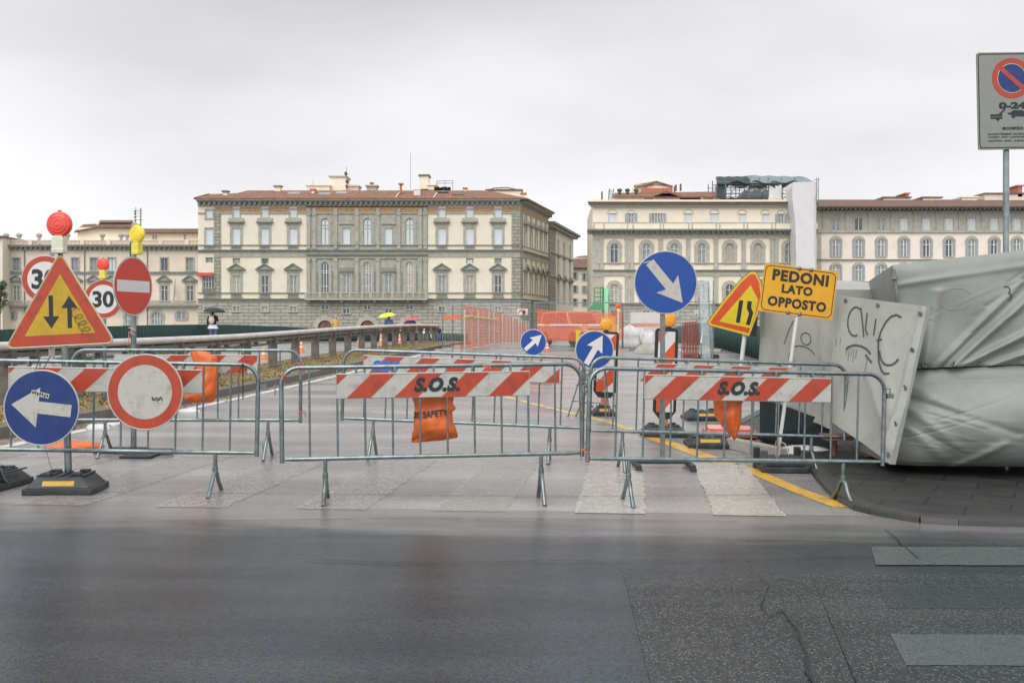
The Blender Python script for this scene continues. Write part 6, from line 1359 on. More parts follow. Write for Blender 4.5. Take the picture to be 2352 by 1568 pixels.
# quoins, frieze, cornices, belts
for a, b in ((492, 507.5), (1175, 1195)):
    mb = F.mb(); F.box(mb, a, b, 482, 688, -.12, -.003); mb.build('quoins', QUOIN, M_)
mb = F.mb()
for a, b in ((492, 535), (551, 600.5), (616.5, 665.5), (682, 704), (704, 1006.5), (1023.5, 1070.5), (1087.5, 1135.5), (1152.5, 1195)): F.box(mb, a, b, 475.5, 488, -.03 if a != 704 else -.06, -.002)
mb.build('brick_frieze', FRESCO, M_)
mb = F.mb()
for a, b in ((455, 472), (489.5, 535), (551, 600.5), (616.5, 665.5), (682, 1006.5), (1023.5, 1070.5), (1087.5, 1135.5), (1152.5, 1195)): F.box(mb, a, b, 488.1, 491, -.2, -.002)
mb.build('string_course', STONE, M_)
cornice(F, 'cornice', s0, s1, 457.6, 473.5, 1.3, wrap=.0)
cornice(F, 'string_course', s0, s1, 573.5, 581, .55, dent=0); mb = F.mb(); F.box(mb, 492, 1195, 581.1, 590.5, -.14, -.002); mb.build('belt', STONE, M_)
cornice(F, 'string_course', s0, s1, 685.5, 691, .45, dent=0)
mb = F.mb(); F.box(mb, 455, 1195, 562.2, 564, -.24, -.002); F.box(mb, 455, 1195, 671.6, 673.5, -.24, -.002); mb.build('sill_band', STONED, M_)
for u in cols_side + [480.8]:
    for vt, vb in ((564, 572), (673.5, 682)):
        mb = F.mb(); F.box(mb, u - 14, u + 14, vb, vb + 1.2, -.3, -.002); 
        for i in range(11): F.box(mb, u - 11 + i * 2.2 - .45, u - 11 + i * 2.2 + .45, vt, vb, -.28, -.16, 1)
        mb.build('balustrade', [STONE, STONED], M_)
# centre pilasters, niches and balcony
mb = F.mb()
for u in (709, 722, 771, 820, 868, 916, 965, 977): F.box(mb, u - 4, u + 4, 478, 572, -.22, -.002); F.box(mb, u - 4, u + 4, 594, 686, -.22, -.002); F.box(mb, u - 5, u + 5, 491, 495, -.3, -.221); F.box(mb, u - 5, u + 5, 594, 600, -.3, -.221)
for a, b in ((704, 983),): F.box(mb, a, b, 583, 586, -.5, -.141, 1); F.box(mb, a, b, 591, 593.8, -.26, -.002)
for u in colsR: F.box(mb, u - 15, u + 15, 497, 513, -.12, -.002); F.box(mb, u - 17, u + 17, 513.2, 515, -.25, -.002); F.box(mb, u - 15, u + 15, 607, 620, -.12, -.002); F.box(mb, u - 17, u + 17, 614, 615.5, -.25, -.121)
mb.build('pilasters', [STONE, STONED], M_)
for u in colsA + colsR:
    for dx in (-17, 17): mb = F.mb(); F.box(mb, u + dx - 1, u + dx + 1, 624, 670, -.05, -.003); mb.build('recess_shade_strip', STONED, M_)  # raised dark strips paint in the shade of narrow recesses
mb = F.mb(); F.box(mb, 704, 983, 685.5, 689.5, -1.4, -.46); F.box(mb, 704, 983, 671.8, 674, -1.4, -1.15)
for i in range(90): u = 705 + i * 3.1; F.box(mb, u - .6, u + .6, 674, 685.5, -1.36, -1.2, 0)
for u in (706, 738, 756, 786, 806, 834, 854, 883, 903, 931, 951, 981): F.box(mb, u - 2.5, u + 2.5, 673, 685.4, -1.42, -1.17, 0)
for i in range(8): u = 712 + i * 37.6; mb.prism([(0, 0), (0, 0), (0, 0)], 0, 0) if False else F.box(mb, u - 3.5, u + 3.5, 689.6, 695, -1.1, -.002, 1)
F.box(mb, 704, 983, 691.1, 696, -.5, -.002, 1)
mb.build('balcony', [STONEL, STONED], M_)
# awning on the annex
mb = F.mb(); mb.add([(F.S(455), -.1, F.Z(626)), (F.S(492), -.1, F.Z(626)), (F.S(492), -1.0, F.Z(633)), (F.S(455), -1.0, F.Z(633)), (F.S(455), -1.0, F.Z(635)), (F.S(492), -1.0, F.Z(635))], [(0, 3, 2, 1), (3, 4, 5, 2)]); mb.build('awning', AWN, M_)
# side facade of main
c1 = (F.S(1195), YM); Yf = 201.0; c2 = (X(1259, Yf), Yf)
F2 = Fac(M_, c1, c2, YM); L2_ = F2.len
su = [1203.5, 1215, 1225.5, 1236.5, 1247.5]
att2 = win(1.25, 19 * kM, GLM, sw=.16, mull=0); upp2 = win(1.4, 38 * kM, GLM, sw=.4, head='hood', mull=1); mez2 = win(1.1, 11.5 * kM, GLD, sw=.06, mull=0, sill=False); low2 = win(1.3, 38 * kM, GLD, sw=.45, head='ped', mull=1); bas2 = win(1.2, 11 * kM, GLD, sw=.2, mull=1)
ss = [F2.len * f_ for f_ in (.17, .36, .54, .72, .89)]
o2 = []
for s_ in ss: o2 += [(s_ - .62, s_ + .62, F2.Z(499.5), F2.Z(480.5)), (s_ - .7, s_ + .7, F2.Z(561.7), F2.Z(523.7)), (s_ - .55, s_ + .55, F2.Z(605), F2.Z(593.5)), (s_ - .65, s_ + .65, F2.Z(671), F2.Z(633))]
F2.wall('wall', 0, L2_, z690, z69, o2, PLAST); F2.wall('rusticated_base', 0, L2_, ZB, z690, [(s_ - .6, s_ + .6, F2.Z(715), F2.Z(704)) for s_ in ss], RUST)
for s_ in ss:
    for w_, vb in ((att2, 499.5), (upp2, 561.7), (mez2, 605), (low2, 671), (bas2, 715)): F2.place(w_, 0, vb, sval=s_)
cornice(F2, 'cornice', 0, L2_, 457.6, 473.5, 1.3); cornice(F2, 'string_course', 0, L2_, 573.5, 581, .55, dent=0); cornice(F2, 'string_course', 0, L2_, 685.5, 691, .45, dent=0)
mb = F2.mb(); mb.box(0, 1.6, -.12, -.003, z690, F2.Z(482)); mb.build('quoins', QUOIN, M_); mb = F2.mb(); mb.box(0, L2_, -.05, -.002, F2.Z(488), F2.Z(475.5)); mb.build('brick_frieze', FRESCO, M_)
mb = F2.mb(); mb.box(0, L2_, -.14, -.002, F2.Z(590.5), F2.Z(581.1)); mb.box(0, L2_, -.24, -.002, F2.Z(564), F2.Z(562.2)); mb.box(0, L2_, -.24, -.002, F2.Z(673.5), F2.Z(671.6)); mb.build('belt', STONE, M_)
closebox(M_, 'rear_walls', [(s0, YM + .32), (c1[0] - .32, YM + .32), (c2[0] - .35, Yf), (s0, Yf)], ZB, Z(462, YM), PLAST, (0, 1))
# roof
ez = Z(457.6, YM) + .02; rz_ = Z(437.5, YM + 9) ; f_y = YM - 1.35
P3_ = lambda u, v, Y: (X(u, Y), Y, Z(v, Y))
xa = s0 - .4; xm = X(575, YM); xr = X(1195, YM) + 1.35; e1 = (c2[0] + 1.4, Yf, ez)
rid0, rid1 = (xm, YM + 9, rz_), (X(1120, YM + 9), YM + 9, rz_)
rm = roofmesh(M_, 'roof', [[(X(500, YM), f_y, ez + .01), (X(1195, YM) + 1.35, f_y, ez), rid1, (X(570, YM + 9), YM + 9, rz_)],
     [(X(1195, YM) + 1.35, f_y, ez), e1, (c2[0] - 7, Yf, rz_ * .99), rid1], [rid1, (c2[0] - 7, Yf, rz_ * .99), (s0 + 9, Yf, rz_), (X(570, YM + 9), YM + 9, rz_)]], TILE)
roofmesh(M_, 'roof', [[(xa, f_y, ez), (X(520, YM), f_y, ez), (X(560, YM + 9), YM + 9, Z(443, YM + 9)), (X(478, YM + 6), YM + 6, Z(446, YM + 6))], [(xa, f_y, ez), (X(478, YM + 6), YM + 6, Z(446, YM + 6)), (X(478, Yf), Yf, Z(446, YM + 6)), (xa, Yf, ez)], [(X(478, YM + 6), YM + 6, Z(446, YM + 6)), (X(560, YM + 9), YM + 9, Z(443, YM + 9)), (X(570, Yf), Yf, Z(443, YM + 9)), (X(478, Yf), Yf, Z(446, YM + 6))]], TILE)
REDP = mat('terracotta_pot', (.45, .16, .10), .8)
for u0, u1, v0, v1, Y, dp, m_, cap in ((512.5, 522, 441, 452, 184, .8, PLAST2, TILED), (631, 644, 429, 440, 188, 1, PLAST2, STONED), (705, 757, 427, 440, 192, 4, PLAST2, PLAST2), (758, 795, 407, 440, 193, 4, PLAST2, STONEL), (795, 823, 428, 438, 194, 3, PLAST3, PLAST3), (715, 722, 437, 444, 185, .6, PLAST2, REDP), (842, 865, 428, 438, 192, 2, STONEL, STONEL), (964, 984, 404, 434, 193, 3, PLAST2, TILED), (984, 1001, 426, 436, 193, 3, PLAST2, PLAST2), (1066, 1071, 434, 442, 188, .6, PLAST2, REDP), (918, 923, 424, 444, 184, .5, REDP, REDP), (1118, 1198, 438, 456, 190, 9, PLAST2, TILED), (1198, 1207, 446, 460, 190, 1, PLAST2, REDP), (852, 855, 422, 428, 192, .4, REDP, REDP)):
    rooftop(M_, 'chimney' if u1 - u0 < 14 else 'roof_block', u0, u1, v0, v1, Y, dp, m_, rm, cap)
mb = MB(); b_ = Vector(M_.location)
def rmb(u, v, Y): return Vector((X(u, Y), Y, Z(v, Y))) - b_
mb.tube([rmb(955 + 5 * i, 433 - 13 * math.sin(i / 4 * 3.14) if 0 < i < 4 else 433, 193) + Vector((36, 0, 0)) * 0 for i in range(1)] + [rmb(0, 0, 1) * 0] if False else [rmb(1118, 438, 193), rmb(1135, 432, 193), rmb(1165, 431, 193), rmb(1196, 437, 193)], .12, 0, 5)
for u in range(1122, 1196, 6): mb.tube([rmb(u, 438, 193), rmb(u, 433, 193)], .05, 0, 4)
for a, b in (((1003, 433), (1003, 416)), ((1003, 416), (1040, 415)), ((1040, 415), (1040, 436)), ((1022, 416), (1022, 424)), ((1003, 421), (1040, 421))): mb.tube([rmb(*a, 190), rmb(*b, 190)], .05, 0, 4)
mb.tube([rmb(943, 436, 190), rmb(943, 352, 190)], .035, 0, 4); mb.tube([rmb(796, 408, 193), rmb(796, 384, 193)], .04, 0, 4); mb.tube([rmb(790, 398, 193), rmb(803, 401, 193)], .03, 0, 4); mb.tube([rmb(719, 430, 192), rmb(719, 412, 192)], .03, 0, 4)
mb.build('aerials', GALVD, rm)
for u, v, r_ in ((794, 399, .42), (797, 417, .45), (796, 428, .35)):
    mb = MB(); mb.lathe([(0, .12), (r_ * .5, .08), (r_, -.05)], (0, 0, 0), 'y', 0, 14); mb.build('satellite_dish', TILED, rm, rmb(u, v, 192), (R(15), 0, R(-35)))
for u, v, w_ in ((832 - 5, 441, 0), (657 + 125, 442, 9)): pass
for u0, u1, v0, v1, Y in ((811 - 2, 856 - 2, 440, 445, 184),): pass
SKY = mat('rooflight_glass', (.45, .48, .50), .15, 0, 0)
def onroof(u, v, w_, h_, Y, m_, name): 
    p = rmb(u, v, Y); mb = MB(); mb.box(-w_ / 2, w_ / 2, -h_ / 2, h_ / 2, -.08, .12); mb.build(name, m_, rm, p, (R(15), 0, 0))
for u, v, Y in ((676, 443.5, 184.8), (746, 445, 183.8), (786, 443, 184.8), (1016, 441, 185.6), (1052, 447.5, 182.9)): onroof(u, v, 2.2, 1.2, Y, SKY if u < 900 else GLD, 'rooflight')
mb = MB(); p = rmb(957.5, 452, 182.5); mb.box(-.55, .55, 0, 1.5, 0, 1.3); mb.box(-.65, .65, -.1, 1.5, 1.3, 1.42); mb.build('dormer', PLAST2, rm, p); 
mb = MB(); mb.box(-.32, .32, -.03, -.001, .15, 1.15); mb.build('dormer_window', GLL, rm, p)
for u in (909, 996): p0, p1 = rmb(u, 455, 179.6), rmb(u + 8, 445, 184.4); mb = MB(); mb.tube([p0 + Vector((0, 0, .15)), p1 + Vector((0, 0, .2))], .10, 0, 5); mb.build('flashing', PLAST2, rm)
mb = MB()
rnd = random.Random(5)
for i in range(500):
    p = rmb(rnd.uniform(998, 1034), rnd.gauss(434, 1.8), 189 + rnd.uniform(0, 2)); a = rnd.uniform(0, 6); d = Vector((math.cos(a), math.sin(a), rnd.uniform(-1, 1))) * .22; q_ = Vector((-d.y, d.x, .1)); mb.add([p - d, p + q_ * .6, p + d, p - q_ * .6], [(0, 1, 2, 3)])
tag(mb.build('roof_shrub', LEAF, None, b_), 'low green shrubs of a roof garden on the central palazzo', 'shrub')

# ===== second receding block right of the palazzo
Y21, Y22 = 203.0, 232.0; W2 = thing('apartment_block', 'narrow receding stone and cream block just right of the large palazzo', 'building', (X(1261, Y21), Y21, ZB))
F3 = Fac(W2, (X(1260.5, Y21), Y21), (X(1317, Y22), Y22), 203.0); Lb = F3.len; q0 = F3.S(1275)
zc = Z(521, 203.0)
o3 = []; ss3 = [F3.S(u) for u in (1281.8, 1295.5, 1309)]
z_ = lambda v: Z(v, 207.5)
for s_ in ss3: o3 += [(s_ - .7, s_ + .7, z_(578), z_(548)), (s_ - .7, s_ + .7, z_(627), z_(588)), (s_ - .75, s_ + .75, z_(692), z_(650))]
F3.wall('wall', q0, Lb, ZB, zc, o3, PLAST); mb = F3.mb(); mb.box(0, q0, -.15, .1, ZB, zc); mb.build('quoins', QUOIN, W2)
for s_ in ss3:
    for vb, h_, w_ in ((578, 30, win(1.4, 30 * 207.5 / FP, GLM, sw=.2, mull=1)), (627, 39, win(1.4, 39 * 207.5 / FP, GLM, sw=.25, mull=1, head='bar')), (692, 42, win(1.5, 42 * 207.5 / FP, GLD, sw=.3, mull=1, head='ped'))):
        me, kids, nm = w_; o = obj(nm, me, W2, F3.M @ Vector((s_, 0, z_(vb))), (0, 0, F3.rz)); 
        for kn, km_, kl in kids: obj(kn, km_, o, kl)
mb = F3.mb(); mb.box(-1.2, Lb + 1.2, -1.5, 0, zc + .5, zc + 1.0); mb.box(-.8, Lb + .8, -1.0, 0, zc, zc + .499, 1)
for v in (582, 636): mb.box(0, Lb, -.35, -.152, z_(v), z_(v) + .3, 1)
mb.build('cornice', [STONED, STONE], W2)
closebox(W2, 'rear_walls', [(F3.p0.x - 6, Y21 + .4), (F3.p0.x, Y21 + .4), (X(1317, Y22), Y22), (X(1317, Y22) - 10, Y22 + 8)], ZB, zc + .9, PLAST)
pA, pB = F3.p0 + Vector((0, -1.5, zc + 1.0)), Vector((X(1317, Y22) + 1.5, Y22 - .3, zc + 1.0)); rf2 = roofmesh(W2, 'roof', [[tuple(pA), tuple(pB), (pB.x - 7, pB.y + 5, zc + 3.2), (pA.x - 4, pA.y + 9, zc + 3.2)]], TILED)
for u, v, Y in ((1284, 528, 220), (1293, 533, 225), (1301, 538, 230)): rooftop(W2, 'chimney', u, u + 6, v - 5 , v + 10, Y, 1, PLAST2, rf2)
# ===== small street houses in the gap
for (u0, u1, vt, vb, Y, m_, lab) in ((1300, 1362, 612, 780, 262, PLAST3, 'cream street house with dark shutters in the gap between the palazzi'),):
    H_ = thing('street_house', lab, 'building', (X((u0 + u1) / 2, Y), Y, ZB)); Fh = Fac(H_, (X(u0, Y), Y), (X(u1, Y), Y), Y)
    oph = []; pos = [(1320.5, 626, 641), (1320.5, 656, 671), (1320.5, 686, 701), (1343.5, 628, 643), (1343.5, 658, 672), (1343.5, 688, 702), (1352, 628, 643), (1352, 658, 672)]
    wds = [4.5 * Y / FP] * 8
    for (u, a, b) in pos: oph.append((Fh.S(u) - .45, Fh.S(u) + .45, Fh.Z(b), Fh.Z(a)))
    Fh.wall('wall', 0, Fh.len, ZB, Fh.Z(vt), oph, m_); wn = win(.9, 15 * Y / FP, GLD, sw=.12, mull=1, shut=.9, frame=STONE)
    for (u, a, b) in pos: Fh.place(wn, u, b)
    closebox(H_, 'rear_walls', [(X(u0, Y), Y + .4), (X(u1, Y), Y + .4), (X(u1, Y), Y + 10), (X(u0, Y), Y + 10)], ZB, Z(vt, Y), m_, (0,))
    roofmesh(H_, 'roof', [[(X(u0, Y) - 1, Y - 1.2, Z(vt + 2, Y)), (X(u1, Y) + 1, Y - 1.2, Z(vt + 4, Y)), (X(u1, Y) + 1, Y + 5, Z(592, Y + 5)), (X(u0, Y), Y + 5, Z(597, Y + 5))]], TILED)
    mb = Fh.mb(); mb.box(-.5, Fh.len + .5, -.9, 0, Fh.Z(vt + 6), Fh.Z(vt + 2)); mb.build('eaves', STONED, H_)
H_ = thing('street_house', 'brown tiled gable house rising behind the cream street house', 'building', (X(1345, 285), 285, ZB)); closebox(H_, 'wall', [(X(1310, 285), 285), (X(1370, 285), 285), (X(1370, 285), 295), (X(1310, 285), 295)], ZB, Z(592, 285), PLAST3)
roofmesh(H_, 'roof', [[(X(1306, 284), 284, Z(596, 284)), (X(1372, 284), 284, Z(594, 284)), (X(1372, 291), 291, Z(585, 291)), (X(1330, 291), 291, Z(588, 291))]], TILED)
mb = MB(); mb.box(-.5, .5, -.3, .3, 0, 1.0); mb.build('rooflight', GLL, H_, Vector((X(1352, 288), 288, Z(594, 288))) - Vector(H_.location))
# ===== right palazzo with arches (R1)
YR = 176.0; kR = YR / FP
R1 = thing('palazzo', 'cream palazzo with two rows of grey stone arches right of the gap', 'building', (X(1600, YR), YR, ZB))
F = Fac(R1, (X(1361.3, YR), YR), (X(1875, YR), YR), YR)
ua = [1410.8, 1484.5, 1548.6, 1611.9, 1675.5, 1740.3, 1811.6]
opsU = [op(F, u, 18.5 * kR, 559, 602.5) for u in ua]; opsLo = [op(F, u, 18.5 * kR, 652, 696) for u in ua]
atts = [(1406.5, 19, 490, 511.5), (1449.5, 14, 490, 511.5), (1510.3, 26, 490, 511.5), (1580.8, 19, 490, 511.5), (1640.5, 19, 490, 511.5), (1704.8, 17, 491, 511.5), (1758, 17, 491, 511.5), (1794, 14, 491, 511.5)]
Lr = F.len
F.wall('attic_wall', 0, Lr, F.Z(527), F.Z(476), [op(F, u, w_ * kR, a, b) for u, w_, a, b in atts], PLAST2)
F.wall('wall', 0, Lr, F.Z(699), F.Z(527), opsU + opsLo, PLAST2); F.wall('rusticated_base', 0, Lr, ZB, F.Z(699), [op(F, u, 16 * kR, 712, 726) for u in ua[:6]], RUST)
for i, (u, w_, a, b) in enumerate(atts):
    F.place(win(w_ * kR, (b - a) * kR, GLL if i not in (1, 2, 7) else GLM, sw=.1, mull=(0 if i not in (1, 2, 7) else (1 if i != 2 else 3)), shut=(.9 if i in (1, 7) else (.45 if i == 2 else 0)), stone=PLAST2), u, b)
    if i not in (2,): mb = F.mb(); cs = F.S(u); mb.ring(cs, F.Z(b - 19), (w_ + 3) * kR / 2 * 1.0, (w_ + 6) * kR / 2 * 1.0, -.06, -.002, 0, 0, math.pi, 12); mb.build('blind_arch', STONEL, R1)
aw = win(18.5 * kR, 43.5 * kR, GLM, stone=STONEL, sw=.62, arch=True, mull=1, trans=(.70,), frame=FRAMEW, out=.06); awd = win(18.5 * kR, 44 * kR, GLD, stone=STONEL, sw=.62, arch=True, mull=1, trans=(.68,), out=.06); awg = win(18.5 * kR, 43.5 * kR, STONEL, stone=STONEL, sw=.62, arch=True, mull=1, trans=(), frame=STONEL, out=.06)
for i, u in enumerate(ua): F.place(aw if i not in (4, 5) else awg, u, 602.5); F.place(awd if i not in (4,) else aw, u, 696)
bw = win(16 * kR, 14 * kR, GLD, stone=STONEL, sw=.2, mull=1)
for u in ua[:6]: F.place(bw, u, 726)
pil = [(1361.3, 1375), (1377.4, 1386), (1435, 1444.2), (1446.7, 1455.8), (1512.2, 1522.1), (1575.3, 1585.2), (1639.1, 1649), (1702.7, 1712.6), (1768.3, 1778.2), (1779.4, 1788), (1846, 1856), (1858, 1868)]
for a, b in pil:
    mb = F.mb(); F.box(mb, a, b, 547, 603, -.18, -.003); F.box(mb, a, b, 633, 696, -.18, -.003); F.box(mb, a - .8, b + .8, 547, 550, -.26, -.181); F.box(mb, a - .8, b + .8, 633, 636, -.26, -.181); mb.build('pilaster', STONEL, R1)
cornice(F, 'cornice', -1.0, Lr, 527.5, 538.5, 1.5, lite=STONEL); mb = F.mb(); F.box(mb, 1361.3, 1875, 538.6, 546.9, -.2, -.002); F.box(mb, 1361.3, 1875, 619.5, 622, -.55, -.002, 1); F.box(mb, 1361.3, 1875, 622.1, 632.9, -.22, -.002); F.box(mb, 1361.3, 1875, 603.2, 605, -.28, -.002); F.box(mb, 1361.3, 1875, 696.6, 699.5, -.4, -.002, 1); mb.build('belt', [STONEL, STONED], R1)
mb = F.mb()
for a, b in pil: F.box(mb, a - .3, b + .3, 605.1, 619, -.25, -.002)
for u in ua: F.box(mb, u - 13, u + 13, 605.1, 607, -.2, -.002)
mb.build('balustrade_piers', STONEL, R1)
mb = F.mb(); F.box(mb, 1362, 1875, 511.8, 514, -.9, -.65); F.box(mb, 1364, 1875, 514.1, 527.4, -.85, -.72, 1)
for u in (1364, 1386, 1440, 1453, 1515, 1522, 1580, 1588, 1643, 1651, 1706, 1714, 1770, 1778, 1840): F.box(mb, u - 1.2, u + 1.2, 514.1, 527.3, -.92, -.851, 0)
mb.build('terrace_parapet', [STONEL, PLAST2], R1)
mb = F.mb(); mb.box(-.9, Lr, -1.2, 0, F.Z(467), F.Z(465)); mb.box(-.7, Lr, -.9, 0, F.Z(472), F.Z(467.1), 1); mb.box(-.4, Lr, -.6, 0, F.Z(476), F.Z(472.1), 2); mb.box(-.8, Lr, -.6, .5, F.Z(465) + .01, F.Z(463.5) + .3, 3); mb.build('cornice', [TILE, STONED, STONEL, PLAST2], R1)
closebox(R1, 'rear_walls', [(X(1361.3, YR), YR + .001), (X(1875, YR), YR + .32), (X(1875, YR) + 0, YR + 26), (X(1361.3, YR) + 1, YR + 26)], ZB, Z(466, YR), PLAST2, (0,))
# penthouse
rm = rooftop(R1, 'penthouse', 1410, 1655, 450, 466, YR + 3, 10, PLAST2)
bR = Vector(R1.location); pr = lambda u, v, Y: Vector((X(u, Y), Y, Z(v, Y)))
rf = roofmesh(R1, 'roof', [[tuple(pr(1406, 451, YR + 2)), tuple(pr(1660, 451, YR + 2)), tuple(pr(1655, 440, YR + 8)), tuple(pr(1412, 443, YR + 8))]], TILE)
roofmesh(R1, 'roof', [[tuple(pr(1500, 449, YR + 1.2)), tuple(pr(1508 + 22, 438, YR + 1.2)), tuple(pr(1530, 438, YR + 6)), tuple(pr(1500, 446, YR + 6))], [tuple(pr(1530, 438, YR + 1.2)), tuple(pr(1562, 449, YR + 1.2)), tuple(pr(1562, 446, YR + 6)), tuple(pr(1530, 438, YR + 6))]], TILE)
for u0, u1, v0, v1, m_, nm in ((1420, 1442, 452, 463.5, GLL, 'window'), (1507, 1559, 450, 464, GLL, 'window'), (1562, 1609, 452, 463, DARK, 'loggia_shade_panel'), (1617, 1638, 453, 463, GLM, 'window'), (1480, 1500, 453, 463.5, GLM, 'window')): rooftop(R1, nm, u0, u1, v0, v1, YR + 2.9 if nm != 'x' else YR, .2, m_)  # loggia is a solid dark panel, coloured as its shaded inside
rb = rooftop(R1, 'roof_block', 1475, 1545, 432, 452, YR + 8, 5, REDP); rb = rooftop(R1, 'roof_block', 1459, 1545, 425, 440, YR + 9, 5, PLAST2)
roofmesh(R1, 'roof', [[tuple(pr(1456, 427, YR + 8.5)), tuple(pr(1484, 425, YR + 8.5)), tuple(pr(1508, 415.5, YR + 8.5)), tuple(pr(1508, 415.5, YR + 14)), tuple(pr(1456, 425, YR + 14))], [tuple(pr(1508, 415.5, YR + 8.5)), tuple(pr(1546, 427, YR + 8.5)), tuple(pr(1546, 427, YR + 14)), tuple(pr(1508, 415.5, YR + 14))]], TILE)
mb = MB(); mb.prism([((pr(a, b, YR + 9) - bR).x, (pr(a, b, YR + 9) - bR).z) for a, b in ((1484, 426), (1508, 417), (1545, 427))], 9, 9.5); mb.build('gable', PLAST2, R1)
mb = MB()
for u, v0, v1 in ((1383, 440, 466), (1553, 424, 438), (1564, 422, 438), (1550, 428, 440)): mb.box((pr(u - 1.6, 0, YR + 2) - bR).x, (pr(u + 1.6, 0, YR + 2) - bR).x, 2, 2.6, (pr(0, v1, YR + 2) - bR).z, (pr(0, v0, YR + 2) - bR).z)
mb.build('chimney', TILED, rf)
mb = MB()
for a, b in (((1397, 464), (1400, 433)), ((1405, 464), (1410, 433))): mb.tube([pr(*a, YR + 1) - bR, pr(*b, YR + 1) - bR], .08, 0, 4)
for i in range(8): mb.tube([pr(1397, 462 - i * 3.5, YR + 1) - bR, pr(1407, 462 - i * 3.5, YR + 1) - bR], .06, 0, 4)
mb.build('roof_ladder', GALV, R1)
for i, u in enumerate((1423, 1441, 1461)): 
    mb = MB(); mb.lathe([(.2, 0), (.3, .35), (.25, .4), (.5, .6), (.4, .9), (0, 1.05)], n=9); tag(mb.build('potted_bush', LEAF, None, pr(u, 446, YR + 4)), ('round potted bush on the roof terrace nearest the ladder', 'middle round potted bush on the roof terrace', 'round potted bush on the roof terrace beside the gable')[i], 'potted plant', 'potted bushes on the roof terrace')
# scaffold shelter + wrapped tower
SC_ = thing('roof_scaffold', 'dark netted scaffold shelter on the roof of the arched palazzo', 'scaffold', (X(1750, YR + 2), YR + 2, Z(466, YR))); bS = Vector(SC_.location); Ysc = YR + 2
sp_ = lambda u, v, dy=0: Vector((X(u, Ysc), Ysc + dy, Z(v, Ysc))) - bS
mb = MB()
for u in (1647, 1665, 1690, 1722, 1745, 1765, 1795, 1825):
    for dy in (0, 4, 8): mb.tube([sp_(u, 466, dy), sp_(u, 408, dy)], .09, 0, 4)
for v in (462, 446, 430, 418):
    for dy in (0, 4, 8): mb.tube([sp_(1645, v, dy), sp_(1830, v, dy)], .07, 0, 4)
for a, b in ((1665, 1690), (1722, 1745), (1690, 1722), (1795, 1825)): mb.tube([sp_(a, 462), sp_(b, 430)], .06, 0, 4)
mb.build('tubes', GALVD, SC_)
def sheetq(name, pts, m_, amp=.1):
    def f(a, b): p = pts[0].lerp(pts[1], a).lerp(pts[3].lerp(pts[2], a), b); return p + Vector((0, amp * math.sin(a * 17 + b * 9), amp * math.sin(a * 23 + b * 5)))
    mb = MB(); mb.grid(f, 24, 6); o = mb.build(name, m_, SC_); so = o.modifiers.new('s', 'SOLIDIFY'); so.thickness = .06
sheetq('dark_roof_sheet', [sp_(1645, 424, -.6), sp_(1725, 423, -.6), sp_(1722, 402, 1.5), sp_(1648, 403, 1.5)], SCAFN, .04); sheetq('grey_roof_sheet', [sp_(1722, 422, -.7), sp_(1872, 421, -.7), sp_(1850, 403, 1.5), sp_(1720, 400, 1.5)], SCAFG, .07)
sheetq('dark_side_net', [sp_(1645, 452, -.1), sp_(1668, 464, -.1), sp_(1665, 418, -.1), sp_(1646, 420, -.1)], SCAFN); sheetq('dark_base_net', [sp_(1668, 466, -.1), sp_(1750, 466, -.1), sp_(1750, 452, -.1), sp_(1670, 455, -.1)], SCAFN); sheetq('back_net', [sp_(1700, 455, 5), sp_(1795, 455, 5), sp_(1795, 425, 5), sp_(1720, 430, 5)], SCAFG); sheetq('fringe_net', [sp_(1668, 430, -.3), sp_(1830, 430, -.3), sp_(1830, 419, -.6), sp_(1668, 420, -.6)], SCAFN, .3)
sheetq('white_wrap', [sp_(1764, 465, -.4), sp_(1794, 465, -.4), sp_(1794, 423, -.4), sp_(1766, 426, -.4)], WHITEW, .12); sheetq('pale_sheet', [sp_(1720, 436, .4), sp_(1764, 436, .4), sp_(1762, 423, .4), sp_(1722, 424, .4)], WHITEW, .25)
DP = None
T_ = thing('wrapped_tower', 'tall white sheeted scaffold tower between the two right palazzi', 'scaffold', (X(1852, 172), 172, ZB)); bT = Vector(T_.location); tq = lambda u, v, Y=172: Vector((X(u, Y), Y, Z(v, Y))) - bT
def tw(a, b):
    v = 418 + (790 - 418) * (1 - b); uL, uR = interp(v, [(418, 1824), (430, 1819), (470, 1821), (500, 1826), (600, 1829), (790, 1830)]), interp(v, [(418, 1877), (445, 1878), (455, 1875), (790, 1876)])
    per_ = [(uL, 0), (uR, 0), (uR, 4), (uL, 4), (uL, 0)]; f_ = a * 4; i = min(3, int(f_)); tt = f_ - i; u = per_[i][0] * (1 - tt) + per_[i + 1][0] * tt; y = per_[i][1] * (1 - tt) + per_[i + 1][1] * tt
    p = tq(u, v); return p + Vector((.015 * math.sin(b * 60 + a * 9), y - (.02 * math.sin(b * 47 + a * 30)), 0))
mb = MB(); mb.grid(tw, 24, 60); mb.quad(tq(1824, 418), tq(1877, 418), tq(1877, 416) + Vector((0, 4, 0)), tq(1824, 416) + Vector((0, 4, 0))); mb.build('sheeting', WHITEW, T_)
mb = MB()
for u in (1880, 1876): mb.tube([tq(u, 470), tq(u, 408)], .06, 0, 4)
mb.tube([tq(1868, 414), tq(1882, 412)], .05, 0, 4); mb.build('tubes', GALVD, T_)
